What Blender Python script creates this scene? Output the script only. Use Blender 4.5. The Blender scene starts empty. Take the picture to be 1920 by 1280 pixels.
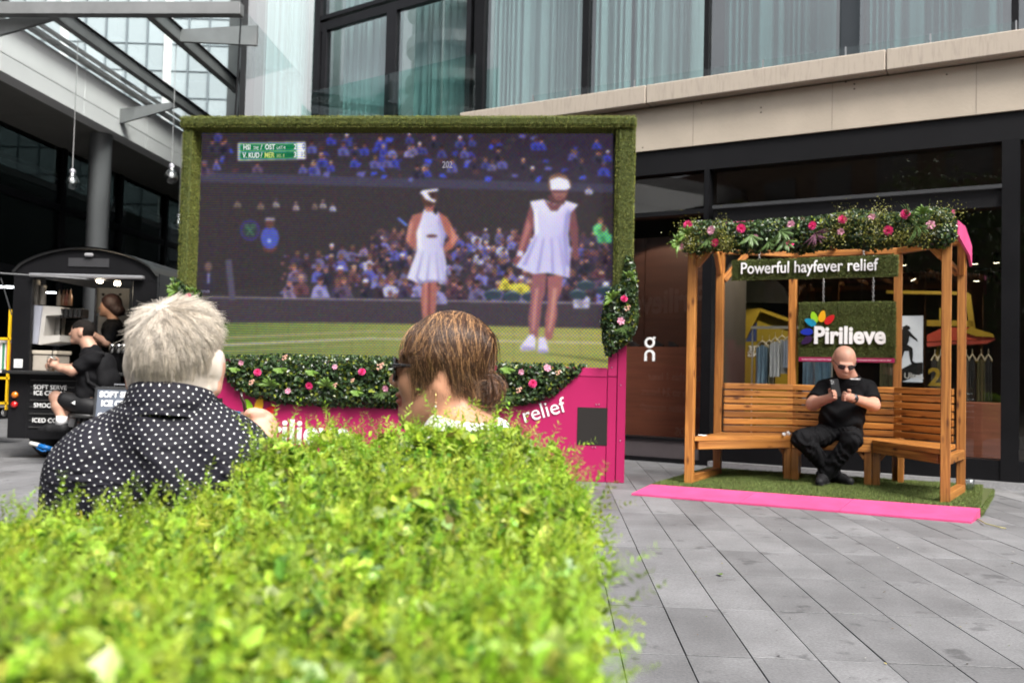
import bpy, math, random
import numpy as np
from mathutils import Vector, Matrix
random.seed(7); RNG = np.random.default_rng(7)
R = math.radians
scene = bpy.context.scene
COL = scene.collection
# ------------------------------------------------------------------ camera
F_PX = 1680.0; CAM_H = 0.9; PITCH = R(2.05); ROLL = R(1.4)
cam_data = bpy.data.cameras.new('camera'); cam = bpy.data.objects.new('camera', cam_data); COL.objects.link(cam)
cam_data.sensor_width = 36; cam_data.lens = F_PX / 1920 * 36
cam_data.clip_start = 0.05; cam_data.clip_end = 2000
CM = Matrix.Rotation(R(90) + PITCH, 4, 'X') @ Matrix.Rotation(ROLL, 4, 'Z')
cam.matrix_world = Matrix.Translation((0, 0, CAM_H)) @ CM
cam_data.dof.use_dof = True; cam_data.dof.focus_distance = 2.9; cam_data.dof.aperture_fstop = 4.2
scene.camera = cam
# ------------------------------------------------------------------ sky, sun, exposure
SUN_EL, SUN_AZ = R(50), R(150)          # compass azimuth, clockwise from +Y
world = bpy.data.worlds.new('World'); scene.world = world; world.use_nodes = True
nt = world.node_tree; nt.nodes.clear()
sky = nt.nodes.new('ShaderNodeTexSky'); sky.sky_type = 'NISHITA'; sky.sun_disc = False
sky.sun_elevation = SUN_EL; sky.sun_rotation = SUN_AZ; sky.air_density = 1.0; sky.dust_density = 4.0; sky.ozone_density = 1.0
hsv = nt.nodes.new('ShaderNodeHueSaturation'); hsv.inputs['Saturation'].default_value = 0.22; hsv.inputs['Value'].default_value = 1.0
tc = nt.nodes.new('ShaderNodeTexCoord'); cn = nt.nodes.new('ShaderNodeTexNoise')
cn.inputs['Scale'].default_value = 3.0; cn.inputs['Detail'].default_value = 6
cr = nt.nodes.new('ShaderNodeMapRange'); cr.inputs[1].default_value = 0.3; cr.inputs[2].default_value = 0.7; cr.inputs[3].default_value = 0.8; cr.inputs[4].default_value = 1.25
mx = nt.nodes.new('ShaderNodeMixRGB'); mx.blend_type = 'MULTIPLY'; mx.inputs[0].default_value = 1
bg = nt.nodes.new('ShaderNodeBackground'); bg.inputs[1].default_value = 0.13
wo = nt.nodes.new('ShaderNodeOutputWorld')
L = nt.links
L.new(sky.outputs[0], hsv.inputs['Color']); L.new(tc.outputs['Generated'], cn.inputs['Vector']); L.new(cn.outputs[0], cr.inputs[0])
L.new(hsv.outputs[0], mx.inputs[1]); L.new(cr.outputs[0], mx.inputs[2]); L.new(mx.outputs[0], bg.inputs[0]); L.new(bg.outputs[0], wo.inputs[0])
sun_d = bpy.data.lights.new('sun', 'SUN'); sun_d.energy = 2.6; sun_d.angle = R(22); sun_d.color = (1, 0.96, 0.9)
sun = bpy.data.objects.new('sun', sun_d); COL.objects.link(sun)
sdir = Vector((math.sin(SUN_AZ) * math.cos(SUN_EL), math.cos(SUN_AZ) * math.cos(SUN_EL), math.sin(SUN_EL)))
sun.rotation_euler = sdir.to_track_quat('Z', 'Y').to_euler()
vs = scene.view_settings; vs.view_transform = 'Standard'; vs.look = 'None'; vs.exposure = 1.2; vs.gamma = 1.0; vs.use_curve_mapping = False
scene.cycles.max_bounces = 6; scene.cycles.diffuse_bounces = 3; scene.cycles.glossy_bounces = 3; scene.cycles.transparent_max_bounces = 14
scene.cycles.caustics_reflective = False; scene.cycles.caustics_refractive = False
scene.cycles.use_denoising = True; scene.cycles.use_adaptive_sampling = True; scene.cycles.adaptive_threshold = 0.02

# ------------------------------------------------------------------ pixel helpers: photo pixel (1920x1280) -> a point in the place
def ray(x, y): return CM.to_3x3() @ Vector(((x - 960) / F_PX, -(y - 640) / F_PX, -1))
def G(x, y, z=0.0):
    d = ray(x, y); return Vector((0, 0, CAM_H)) + d * ((z - CAM_H) / d.z)
def P(x, y, Y):
    d = ray(x, y); return Vector((0, 0, CAM_H)) + d * (Y / d.y)
class Frame:                                     # a local frame on the ground: u along, v away from the viewer, z up
    def __init__(s, o, deg):
        a = R(deg); s.o = Vector((o[0], o[1], 0)); s.u = Vector((math.cos(a), math.sin(a), 0)); s.v = Vector((-math.sin(a), math.cos(a), 0)); s.a = a
    def at(s, u, v, z=0): return s.o + s.u * u + s.v * v + Vector((0, 0, z))
    def inv(s, p): d = Vector(p) - s.o; return (d.dot(s.u), d.dot(s.v), p[2])
    def hit(s, x, y, v):                         # (u, z) where the pixel's ray meets the plane v = const
        d = ray(x, y); c = Vector((0, 0, CAM_H)); t = (v - (c - s.o).dot(s.v)) / d.dot(s.v); q = c + d * t
        return (q - s.o).dot(s.u), q.z
    def mat(s, u=0, v=0, z=0): return Matrix.Translation(s.at(u, v, z)) @ Matrix.Rotation(s.a, 4, 'Z')

# ------------------------------------------------------------------ materials
MATS = {}
def nodes_of(name):
    m = bpy.data.materials.new(name); m.use_nodes = True; MATS[name] = m
    t = m.node_tree; b = t.nodes['Principled BSDF']; return m, t, b
def N(t, typ, **kw):
    n = t.nodes.new(typ)
    for k, v in kw.items():
        if k.startswith('i_'):
            key = k[2:]; n.inputs[int(key) if key.isdigit() else key.replace('_', ' ')].default_value = v
        else: setattr(n, k, v)
    return n
def rgba(c): return (c[0], c[1], c[2], 1)
def mat(name, col, rough=0.6, metal=0.0, var=0.12, vscale=6.0, bump=0.0, bscale=60.0, stretch=(1, 1, 1), spec=0.5, coat=0.0, emit=None, estr=0.0, rand=0.0, attr=None, trans=0.0, sheen=0.0):
    if name in MATS: return MATS[name]
    m, t, b = nodes_of(name)
    b.inputs['Roughness'].default_value = rough; b.inputs['Metallic'].default_value = metal
    b.inputs['Specular IOR Level'].default_value = spec; b.inputs['Coat Weight'].default_value = coat; b.inputs['Sheen Weight'].default_value = sheen
    co = N(t, 'ShaderNodeTexCoord'); mp = N(t, 'ShaderNodeMapping'); mp.inputs['Scale'].default_value = stretch
    oi = N(t, 'ShaderNodeObjectInfo'); L = t.links
    vm = N(t, 'ShaderNodeVectorMath', operation='SCALE'); vm.inputs['Scale'].default_value = 37.0
    cv = N(t, 'ShaderNodeCombineXYZ'); L.new(oi.outputs['Random'], cv.inputs[0]); L.new(oi.outputs['Random'], cv.inputs[1]); L.new(oi.outputs['Random'], cv.inputs[2]); L.new(cv.outputs[0], vm.inputs[0])
    L.new(vm.outputs[0], mp.inputs['Location']); L.new(co.outputs['Object'], mp.inputs['Vector'])
    nz = N(t, 'ShaderNodeTexNoise', i_Scale=vscale, i_Detail=5.0, i_Roughness=0.6); L.new(mp.outputs[0], nz.inputs['Vector'])
    mr = N(t, 'ShaderNodeMapRange'); mr.inputs[1].default_value = 0.25; mr.inputs[2].default_value = 0.75
    mr.inputs[3].default_value = 1 - var; mr.inputs[4].default_value = 1 + var; L.new(nz.outputs[0], mr.inputs[0])
    mu = N(t, 'ShaderNodeMixRGB', blend_type='MULTIPLY', i_0=1.0); L.new(mr.outputs[0], mu.inputs[2])
    if attr:
        a = N(t, 'ShaderNodeAttribute', attribute_name=attr); L.new(a.outputs['Color'], mu.inputs[1])
    else: mu.inputs[1].default_value = rgba(col)
    out = mu.outputs[0]
    if rand:
        r2 = N(t, 'ShaderNodeMapRange'); r2.inputs[3].default_value = 1 - rand; r2.inputs[4].default_value = 1 + rand; L.new(oi.outputs['Random'], r2.inputs[0])
        m2 = N(t, 'ShaderNodeMixRGB', blend_type='MULTIPLY', i_0=1.0); L.new(out, m2.inputs[1]); L.new(r2.outputs[0], m2.inputs[2]); out = m2.outputs[0]
    L.new(out, b.inputs['Base Color'])
    if emit is not None:
        b.inputs['Emission Color'].default_value = rgba(emit); b.inputs['Emission Strength'].default_value = estr
    if bump:
        n2 = N(t, 'ShaderNodeTexNoise', i_Scale=bscale, i_Detail=4.0); L.new(mp.outputs[0], n2.inputs['Vector'])
        bp = N(t, 'ShaderNodeBump', i_Strength=bump, i_Distance=0.01); L.new(n2.outputs[0], bp.inputs['Height']); L.new(bp.outputs[0], b.inputs['Normal'])
    if trans:                                    # light coming through a leaf
        tr = N(t, 'ShaderNodeBsdfTranslucent'); L.new(out, tr.inputs[0]); ms = N(t, 'ShaderNodeMixShader', i_0=trans)
        L.new(b.outputs[0], ms.inputs[1]); L.new(tr.outputs[0], ms.inputs[2]); L.new(ms.outputs[0], t.nodes['Material Output'].inputs[0])
    return m
def glass(name, tint=(0.9, 0.95, 0.95), refl=1.0, ior=1.5, rough=0.0, base=0.0):
    if name in MATS: return MATS[name]
    m, t, b = nodes_of(name); t.nodes.remove(b); L = t.links
    tr = N(t, 'ShaderNodeBsdfTransparent'); tr.inputs[0].default_value = rgba(tint)
    gl = N(t, 'ShaderNodeBsdfGlossy', i_Roughness=rough)
    # Schlick reflectance on the pane's outer face only (the two faces of a thin pane taken together)
    ge = N(t, 'ShaderNodeNewGeometry'); dt = N(t, 'ShaderNodeVectorMath', operation='DOT_PRODUCT'); L.new(ge.outputs['Incoming'], dt.inputs[0]); L.new(ge.outputs['Normal'], dt.inputs[1])
    def mm(op, a, b):
        q = N(t, 'ShaderNodeMath', operation=op)
        for i, z in enumerate((a, b)):
            if isinstance(z, (int, float)): q.inputs[i].default_value = z
            else: L.new(z, q.inputs[i])
        return q.outputs[0]
    f0 = ((ior - 1) / (ior + 1)) ** 2
    c5 = mm('POWER', mm('SUBTRACT', 1.0, mm('MINIMUM', 1.0, mm('ABSOLUTE', dt.outputs['Value'], 0.0))), 5.0)
    fr = mm('ADD', mm('MULTIPLY', mm('ADD', mm('MULTIPLY', c5, 1 - f0), f0), refl), base)
    fr = mm('MINIMUM', 1.0, mm('MULTIPLY', fr, mm('SUBTRACT', 1.0, ge.outputs['Backfacing'])))
    ms = N(t, 'ShaderNodeMixShader'); L.new(fr, ms.inputs[0]); L.new(tr.outputs[0], ms.inputs[1]); L.new(gl.outputs[0], ms.inputs[2])
    L.new(ms.outputs[0], t.nodes['Material Output'].inputs[0]); return m
def wood(name, c1, c2):
    m, t, b = nodes_of(name); L = t.links
    b.inputs['Roughness'].default_value = 0.48; b.inputs['Coat Weight'].default_value = 0.15
    co = N(t, 'ShaderNodeTexCoord'); oi = N(t, 'ShaderNodeObjectInfo'); cv = N(t, 'ShaderNodeCombineXYZ')
    for k in range(3): L.new(oi.outputs['Random'], cv.inputs[k])
    vm = N(t, 'ShaderNodeVectorMath', operation='SCALE'); vm.inputs['Scale'].default_value = 53.0; L.new(cv.outputs[0], vm.inputs[0])
    ad = N(t, 'ShaderNodeVectorMath', operation='ADD'); L.new(co.outputs['Object'], ad.inputs[0]); L.new(vm.outputs[0], ad.inputs[1])
    mp = N(t, 'ShaderNodeMapping'); mp.inputs['Scale'].default_value = (1.2, 26, 26); L.new(ad.outputs[0], mp.inputs[0])
    nz = N(t, 'ShaderNodeTexNoise', i_Scale=1.4, i_Detail=6.0, i_Distortion=1.2); L.new(mp.outputs[0], nz.inputs[0])
    rp = N(t, 'ShaderNodeValToRGB'); e = rp.color_ramp.elements; e[0].position = 0.3; e[0].color = rgba(c2); e[1].position = 0.72; e[1].color = rgba(c1)
    L.new(nz.outputs[0], rp.inputs[0])
    mp2 = N(t, 'ShaderNodeMapping'); mp2.inputs['Scale'].default_value = (5, 14, 14); L.new(ad.outputs[0], mp2.inputs[0])
    vo = N(t, 'ShaderNodeTexVoronoi', i_Scale=1.0); L.new(mp2.outputs[0], vo.inputs[0])     # knots
    kr = N(t, 'ShaderNodeValToRGB'); k = kr.color_ramp.elements; k[0].position = 0.08; k[0].color = (0.22, 0.13, 0.08, 1); k[1].position = 0.24; k[1].color = (1, 1, 1, 1)
    L.new(vo.outputs['Distance'], kr.inputs[0])
    mu = N(t, 'ShaderNodeMixRGB', blend_type='MULTIPLY', i_0=1.0); L.new(rp.outputs[0], mu.inputs[1]); L.new(kr.outputs[0], mu.inputs[2])
    rr = N(t, 'ShaderNodeMapRange'); rr.inputs[3].default_value = 0.7; rr.inputs[4].default_value = 1.25; L.new(oi.outputs['Random'], rr.inputs[0])
    m2 = N(t, 'ShaderNodeMixRGB', blend_type='MULTIPLY', i_0=1.0); L.new(mu.outputs[0], m2.inputs[1]); L.new(rr.outputs[0], m2.inputs[2])
    L.new(m2.outputs[0], b.inputs['Base Color'])
    bp = N(t, 'ShaderNodeBump', i_Strength=0.25, i_Distance=0.004); L.new(nz.outputs[0], bp.inputs['Height']); L.new(bp.outputs[0], b.inputs['Normal'])
    return m

# ------------------------------------------------------------------ mesh helpers
def link(o, parent=None):
    COL.objects.link(o)
    if parent is not None: o.parent = parent
    return o
def tag(o, label, cat=None, group=None, kind=None):
    if label: o['label'] = label
    if cat: o['category'] = cat
    if group: o['group'] = group
    if kind: o['kind'] = kind
    return o
def empty(name, loc=(0, 0, 0), rz=0.0):
    o = bpy.data.objects.new(name, None); o.empty_display_size = 0.1; link(o); o.location = loc; o.rotation_euler = (0, 0, rz); return o
def thing(name, label, cat, M=None, group=None):
    o = empty(name); o.matrix_world = M if M is not None else Matrix(); return tag(o, label, cat, group)
class MB:                                        # collects shapes, builds ONE mesh object
    def __init__(s): s.v = []; s.f = []; s.m = []; s.mats = []
    def mi(s, m):
        if m not in s.mats: s.mats.append(m)
        return s.mats.index(m)
    def add(s, vs, fs, m=None, M=None):
        o = len(s.v)
        s.v += [tuple(M @ Vector(v)) for v in vs] if M is not None else [tuple(v) for v in vs]
        s.f += [tuple(i + o for i in f) for f in fs]; s.m += [s.mi(m)] * len(fs); return s
    def box(s, x0, x1, y0, y1, z0, z1, m=None, M=None, b=0.0):
        if b <= 0:
            vs = [(x, y, z) for z in (z0, z1) for y in (y0, y1) for x in (x0, x1)]
            fs = [(0, 2, 3, 1), (4, 5, 7, 6), (0, 1, 5, 4), (2, 6, 7, 3), (0, 4, 6, 2), (1, 3, 7, 5)]
            return s.add(vs, fs, m, M)
        # chamfered box: 24 verts
        vs = []; idx = {}
        X = (x0, x1); Y = (y0, y1); Z = (z0, z1)
        for i in (0, 1):
            for j in (0, 1):
                for k in (0, 1):
                    sx, sy, sz = (b if i == 0 else -b), (b if j == 0 else -b), (b if k == 0 else -b)
                    idx[i, j, k, 0] = len(vs); vs.append((X[i], Y[j] + sy, Z[k] + sz))
                    idx[i, j, k, 1] = len(vs); vs.append((X[i] + sx, Y[j], Z[k] + sz))
                    idx[i, j, k, 2] = len(vs); vs.append((X[i] + sx, Y[j] + sy, Z[k]))
        fs = []
        for a in (0, 1, 2):
            for e in (0, 1):
                c = []
                for p, q in ((0, 0), (1, 0), (1, 1), (0, 1)):
                    t = [p, q]; t.insert(a, e); c.append(idx[t[0], t[1], t[2], a])
                fs.append(tuple(c))
        for a in (0, 1, 2):                      # edges along axis a
            b1, b2 = [q for q in (0, 1, 2) if q != a]
            for p in (0, 1):
                for q in (0, 1):
                    def k(end, ax):
                        t = [0, 0, 0]; t[a] = end; t[b1] = p; t[b2] = q; return idx[t[0], t[1], t[2], ax]
                    fs.append((k(0, b1), k(1, b1), k(1, b2), k(0, b2)))
        for i in (0, 1):
            for j in (0, 1):
                for k in (0, 1): fs.append((idx[i, j, k, 0], idx[i, j, k, 1], idx[i, j, k, 2]))
        return s.add(vs, fs, m, M)
    def tube(s, pts, r, m=None, n=8, caps=True):
        pts = [Vector(p) for p in pts]; rs = r if isinstance(r, (list, tuple)) else [r] * len(pts)
        vs = []; prev = None
        for i, p in enumerate(pts):
            d = (pts[min(i + 1, len(pts) - 1)] - pts[max(i - 1, 0)]).normalized()
            a = (prev - d * prev.dot(d)) if prev is not None else (Vector((0, 0, 1)).cross(d) if abs(d.z) < 0.9 else Vector((1, 0, 0)).cross(d))
            a.normalize(); prev = a; b = d.cross(a)
            for k in range(n):
                t = 2 * math.pi * k / n; vs.append(p + (a * math.cos(t) + b * math.sin(t)) * rs[i])
        fs = [(i * n + k, i * n + (k + 1) % n, (i + 1) * n + (k + 1) % n, (i + 1) * n + k) for i in range(len(pts) - 1) for k in range(n)]
        if caps: fs += [tuple(range(n))[::-1], tuple(range((len(pts) - 1) * n, len(pts) * n))]
        return s.add(vs, fs, m)
    def lathe(s, prof, m=None, n=20, M=None):    # prof: (r, z)
        vs = [(r * math.cos(2 * math.pi * k / n), r * math.sin(2 * math.pi * k / n), z) for r, z in prof for k in range(n)]
        fs = [(i * n + k, i * n + (k + 1) % n, (i + 1) * n + (k + 1) % n, (i + 1) * n + k) for i in range(len(prof) - 1) for k in range(n)]
        fs += [tuple(range(n))[::-1], tuple(range((len(prof) - 1) * n, len(prof) * n))]
        return s.add(vs, fs, m, M)
    def prism(s, poly, d0, d1, m=None, M=None):  # poly in (x, z), extruded along y
        n = len(poly); vs = [(x, d0, z) for x, z in poly] + [(x, d1, z) for x, z in poly]
        fs = [tuple(range(n)), tuple(range(2 * n - 1, n - 1, -1))] + [(i, n + i, n + (i + 1) % n, (i + 1) % n) for i in range(n)]
        return s.add(vs, fs, m, M)
    def build(s, name, m=None, parent=None, smooth=False):
        me = bpy.data.meshes.new(name); me.from_pydata(s.v, [], s.f); 
        mats = [q if q is not None else m for q in s.mats] or [m]
        for q in mats: me.materials.append(q)
        if len(mats) > 1: me.polygons.foreach_set('material_index', s.m)
        fix_normals(me)
        if smooth: me.polygons.foreach_set('use_smooth', [True] * len(me.polygons))
        return link(bpy.data.objects.new(name, me), parent)
import bmesh
def fix_normals(me):
    bm = bmesh.new(); bm.from_mesh(me); bmesh.ops.recalc_face_normals(bm, faces=bm.faces); bm.to_mesh(me); bm.free()
def beam(name, a, b, w, h, m, parent=None, bev=0.004, roll=None):
    """a squared timber from a to b, w wide and h high, its own x axis along the length"""
    a = Vector(a); b = Vector(b); d = b - a; ln = d.length
    me = MB().box(0, ln, -w / 2, w / 2, -h / 2, h / 2, None, None, bev).build(name, m, parent)
    x = d.normalized(); up = Vector((0, 0, 1)) if abs(x.z) < 0.95 else (Vector(roll) if roll else Vector((0, 1, 0)))
    y = up.cross(x).normalized(); z = x.cross(y)
    me.matrix_local = Matrix.Translation(a) @ Matrix((x, y, z)).transposed().to_4x4()
    return me
def copy_tree(o, parent=None):
    c = o.copy(); COL.objects.link(c); c.parent = parent
    for ch in list(o.children): copy_tree(ch, c)
    return c
def raw_mesh(name, V, Fq, m, parent=None, smooth=True, colors=None, mi=None):
    """numpy verts (n,3) + faces (k,3 or 4)"""
    V = np.asarray(V, np.float32); Fq = np.asarray(Fq, np.int32); k = Fq.shape[1]
    me = bpy.data.meshes.new(name); me.vertices.add(len(V)); me.vertices.foreach_set('co', V.ravel())
    me.loops.add(Fq.size); me.loops.foreach_set('vertex_index', Fq.ravel())
    me.polygons.add(len(Fq)); me.polygons.foreach_set('loop_start', np.arange(0, Fq.size, k, dtype=np.int32)); 
    me.polygons.foreach_set('use_smooth', np.full(len(Fq), smooth))
    for q in (m if isinstance(m, (list, tuple)) else [m]): me.materials.append(q)
    if mi is not None: me.polygons.foreach_set('material_index', np.asarray(mi, np.int32))
    me.update(calc_edges=True); me.validate()
    if colors is not None:
        at = me.color_attributes.new('Col', 'FLOAT_COLOR', 'POINT'); c = np.ones((len(V), 4), np.float32); c[:, :3] = colors; at.data.foreach_set('color', c.ravel())
    return link(bpy.data.objects.new(name, me), parent)
def rot_to(n, spin):
    """rotation matrices (N,3,3) whose local z is n, spun about it"""
    n = n / np.linalg.norm(n, axis=1, keepdims=True); h = np.where(np.abs(n[:, 2:3]) < 0.9, np.array([[0, 0, 1.]]), np.array([[1., 0, 0]]))
    x = np.cross(h, n); x /= np.linalg.norm(x, axis=1, keepdims=True); y = np.cross(n, x); c, s = np.cos(spin)[:, None], np.sin(spin)[:, None]
    return np.stack([x * c + y * s, y * c - x * s, n], axis=2)
def scatter(tv, tf, pos, rots, scl, cols=None):
    """many copies of one small template -> verts, faces, vertex colours"""
    tv = np.asarray(tv, float); tf = np.asarray(tf, int); n = len(pos)
    V = np.einsum('nij,kj->nki', rots, tv) * np.reshape(scl, (n, 1, -1)) + pos[:, None, :]
    Fq = tf[None] + (np.arange(n) * len(tv))[:, None, None]
    C = None if cols is None else np.repeat(cols, len(tv), axis=0)
    return V.reshape(-1, 3), Fq.reshape(-1, tf.shape[1]), C
def merge(parts):
    V, Fq, C, o = [], [], [], 0
    for v, f, c in parts: V.append(v); Fq.append(f + o); C.append(c); o += len(v)
    return np.concatenate(V), np.concatenate(Fq), np.concatenate(C)
LEAF_V = [(0, -.5, 0), (.3, -.12, .08), (.24, .25, .06), (0, .5, -.04), (-.24, .25, .06), (-.3, -.12, .08), (0, 0, -.03)]
LEAF_F = [(0, 1, 6), (1, 2, 6), (2, 3, 6), (3, 4, 6), (4, 5, 6), (5, 0, 6)]
BLADE_V = [(-.5, 0, 0), (.5, 0, 0), (.1, .12, 1)]; BLADE_F = [(0, 1, 2)]
def text(name, body, size, m, parent=None, M=None, ext=0.002, bold=0.0, align='LEFT', spacing=1.0, shear=0.0):
    cu = bpy.data.curves.new(name, 'FONT'); cu.body = body; cu.size = size; cu.extrude = ext; cu.offset = bold; cu.align_x = align; cu.space_character = spacing; cu.resolution_u = 4; cu.shear = shear
    ob = bpy.data.objects.new(name, cu); COL.objects.link(ob)
    dg = bpy.context.evaluated_depsgraph_get(); me = bpy.data.meshes.new_from_object(ob.evaluated_get(dg)); bpy.data.objects.remove(ob); bpy.data.curves.remove(cu)
    me.name = name; me.materials.clear(); me.materials.append(m)
    o = link(bpy.data.objects.new(name, me), parent); 
    if M is not None: o.matrix_local = M
    return o
def stand(x, y, z, rz=0.0):                       # a text standing upright in the xz plane, facing -y
    return Matrix.Translation((x, y, z)) @ Matrix.Rotation(rz, 4, 'Z') @ Matrix.Rotation(R(90), 4, 'X')
def turf(faces, density, h, rng=RNG, lean=0.5, w=0.0045, base=(0.075, 0.105, 0.018)):
    """short blades on quads given as (origin, edge a, edge b)"""
    out = []
    for o, a, b in faces:
        o, a, b = (np.array(q, float) for q in (o, a, b)); nrm = np.cross(a, b); area = np.linalg.norm(nrm); nrm /= area
        n = max(8, int(area * density)); q = rng.random((n, 2)); pos = o + q[:, :1] * a + q[:, 1:] * b - nrm * 0.001
        d = nrm + rng.normal(0, lean, (n, 3)) ; d -= np.minimum(0, (d @ nrm) - 0.25)[:, None] * nrm
        s = np.empty((n, 3)); s[:, 0] = w; s[:, 1] = w; s[:, 2] = h * rng.uniform(0.6, 1.3, n)
        rr = rot_to(d, rng.uniform(0, 6.28, n))
        tv = np.array(BLADE_V, float); V = np.einsum('nij,nkj->nki', rr, tv[None] * s[:, None, :]) + pos[:, None, :]
        Fq = np.array(BLADE_F)[None] + (np.arange(n) * 3)[:, None, None]
        c = np.array(base) * rng.uniform(0.4, 1.9, (n, 1)) * (1 + rng.normal(0, .08, (n, 3)))
        out.append((V.reshape(-1, 3), Fq.reshape(-1, 3), np.repeat(c, 3, 0)))
    return merge(out)
# ================================================================== SETTING
BLACK = mat('black_metal', (0.007, 0.007, 0.008), 0.4, 0.0, 0.25, 3.0, spec=0.15)
DARKGREY = mat('dark_grey_metal', (0.05, 0.052, 0.055), 0.4, 0.3, 0.2)
STONE = mat('beige_stone', (0.44, 0.38, 0.305), 0.8, 0, 0.10, 2.2, bump=0.15, bscale=40)
def stained(name, col):                          # rain streaks running down a ledge
    m, t, b = nodes_of(name); L = t.links; b.inputs['Roughness'].default_value = 0.85
    co = N(t, 'ShaderNodeTexCoord'); mp = N(t, 'ShaderNodeMapping'); mp.inputs['Scale'].default_value = (14, 14, 1.6); L.new(co.outputs['Object'], mp.inputs[0])
    n1 = N(t, 'ShaderNodeTexNoise', i_Scale=2.5, i_Detail=7.0, i_Roughness=0.7); L.new(mp.outputs[0], n1.inputs[0])
    rp = N(t, 'ShaderNodeValToRGB'); e = rp.color_ramp.elements; e[0].position = 0.3; e[0].color = rgba([c * 0.72 for c in col]); e[1].position = 0.5; e[1].color = rgba(col); L.new(n1.outputs[0], rp.inputs[0])
    L.new(rp.outputs[0], b.inputs['Base Color']); return m
LEDGE = stained('stained_ledge', (0.4, 0.345, 0.285))
def paver_mat(name, attr=None):
    m, t, b = nodes_of(name); L = t.links; b.inputs['Roughness'].default_value = 0.62; b.inputs['Specular IOR Level'].default_value = 0.35
    ge = N(t, 'ShaderNodeNewGeometry'); oi = N(t, 'ShaderNodeObjectInfo')
    n1 = N(t, 'ShaderNodeTexNoise', i_Scale=2.3, i_Detail=6.0); n2 = N(t, 'ShaderNodeTexNoise', i_Scale=95.0, i_Detail=5.0, i_Roughness=0.75); n3 = N(t, 'ShaderNodeTexNoise', i_Scale=9.0, i_Detail=5.0)
    n4 = N(t, 'ShaderNodeTexNoise', i_Scale=5.5, i_Detail=3.0, i_Roughness=0.65)
    for n in (n1, n2, n3, n4): L.new(ge.outputs['Position'], n.inputs[0])
    def rng(src, a, b2, lo=0.3, hi=0.7):
        r = N(t, 'ShaderNodeMapRange'); r.inputs[1].default_value = lo; r.inputs[2].default_value = hi; r.inputs[3].default_value = a; r.inputs[4].default_value = b2; L.new(src, r.inputs[0]); return r.outputs[0]
    fac = [rng(n1.outputs[0], 0.8, 1.18), rng(n2.outputs[0], 0.7, 1.32), rng(n3.outputs[0], 0.92, 1.08), rng(n4.outputs[0], 0.6, 1.0, 0.32, 0.39)]
    vo = N(t, 'ShaderNodeTexVoronoi', i_Scale=3.2); L.new(ge.outputs['Position'], vo.inputs[0]); fac.append(rng(vo.outputs['Distance'], 0.66, 1.0, 0.035, 0.055))
    if attr: a = N(t, 'ShaderNodeAttribute', attribute_name=attr); fac.append(a.outputs['Fac'])
    else: fac.append(rng(oi.outputs['Random'], 0.84, 1.17, 0.0, 1.0))
    cur = None
    for f in fac:
        q = N(t, 'ShaderNodeMath', operation='MULTIPLY'); 
        if cur is None: q.inputs[0].default_value = 1.0
        else: L.new(cur, q.inputs[0])
        L.new(f, q.inputs[1]); cur = q.outputs[0]
    mu = N(t, 'ShaderNodeMixRGB', blend_type='MULTIPLY', i_0=1.0); mu.inputs[1].default_value = (0.15, 0.15, 0.155, 1); L.new(cur, mu.inputs[2]); L.new(mu.outputs[0], b.inputs['Base Color'])
    bp = N(t, 'ShaderNodeBump', i_Strength=0.2, i_Distance=0.002); L.new(n2.outputs[0], bp.inputs['Height']); L.new(bp.outputs[0], b.inputs['Normal'])
    return m
PAVER = paver_mat('granite_paver'); PAVER_F = paver_mat('granite_paver_field', 'Col')
GROUT = mat('joint_sand', (0.045, 0.043, 0.04), 0.95, 0, 0.3, 20)
g = MB().add([(-300, -300, -.014), (300, -300, -.014), (300, 300, -.014), (-300, 300, -.014)], [(0, 1, 2, 3)]).build('ground', GROUT); tag(g, 'grey stone ground of the square', kind='structure')
pv = empty('pavement'); tag(pv, 'grey granite plank paving with dark joints', kind='structure')
FP = Frame((0, 0), -2.9); PW, PL = 0.2135, 0.605
pme = MB().box(-PW / 2 + .002, PW / 2 - .002, -PL / 2 + .003, PL / 2 - .003, -.04, 0, None, None, .0012).build('paver', PAVER, pv)
cells = []
for i in range(-48, 48):
    for j in range(-1, 26):
        u = .441 + (i + .5) * PW; v = 2.977 + (j - 4 + .5) * PL; p = FP.at(u, v)
        d = CM.to_3x3().transposed() @ (p - Vector((0, 0, CAM_H))); vis = False
        if d.z < -.4:
            x = 960 - F_PX * d.x / d.z; y = 640 + F_PX * d.y / d.z; vis = (1080 < x < 1960 and 850 < y < 1330) or (-30 < x < 130 and 815 < y < 980)
        cells.append((not vis, p.length, p, i, j))
cells.sort(key=lambda c: (c[0], c[1])); near, rest = cells[:290], cells[290:]
for k, (_, _, p, i, j) in enumerate(near):
    o = pme if k == 0 else pme.copy()
    if k: COL.objects.link(o)
    o.location = (p.x, p.y, random.uniform(-.0012, .0012)); o.rotation_euler = (random.gauss(0, .0015), random.gauss(0, .0015), FP.a); o.parent = pv
bx = np.array([(x, y, z) for z in (-.04, 0) for y in (-PL / 2 + .0015, PL / 2 - .0015) for x in (-PW / 2 + .0025, PW / 2 - .0025)])
bf = np.array([(4, 5, 7, 6), (0, 1, 5, 4), (2, 6, 7, 3), (0, 4, 6, 2), (1, 3, 7, 5)])
pos = np.array([tuple(c[2]) for c in rest]); n = len(pos); ca, sa = math.cos(FP.a), math.sin(FP.a)
rm = np.tile(np.array([[ca, -sa, 0], [sa, ca, 0], [0, 0, 1.]]), (n, 1, 1)); cc = np.repeat(RNG.uniform(.84, 1.17, (n, 1)), 3, 1)
v, f, c = scatter(bx, bf, pos, rm, np.ones(n), cc); o = raw_mesh('paver_field', v, f, PAVER_F, pv, False, c); o['kind'] = 'stuff'

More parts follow.
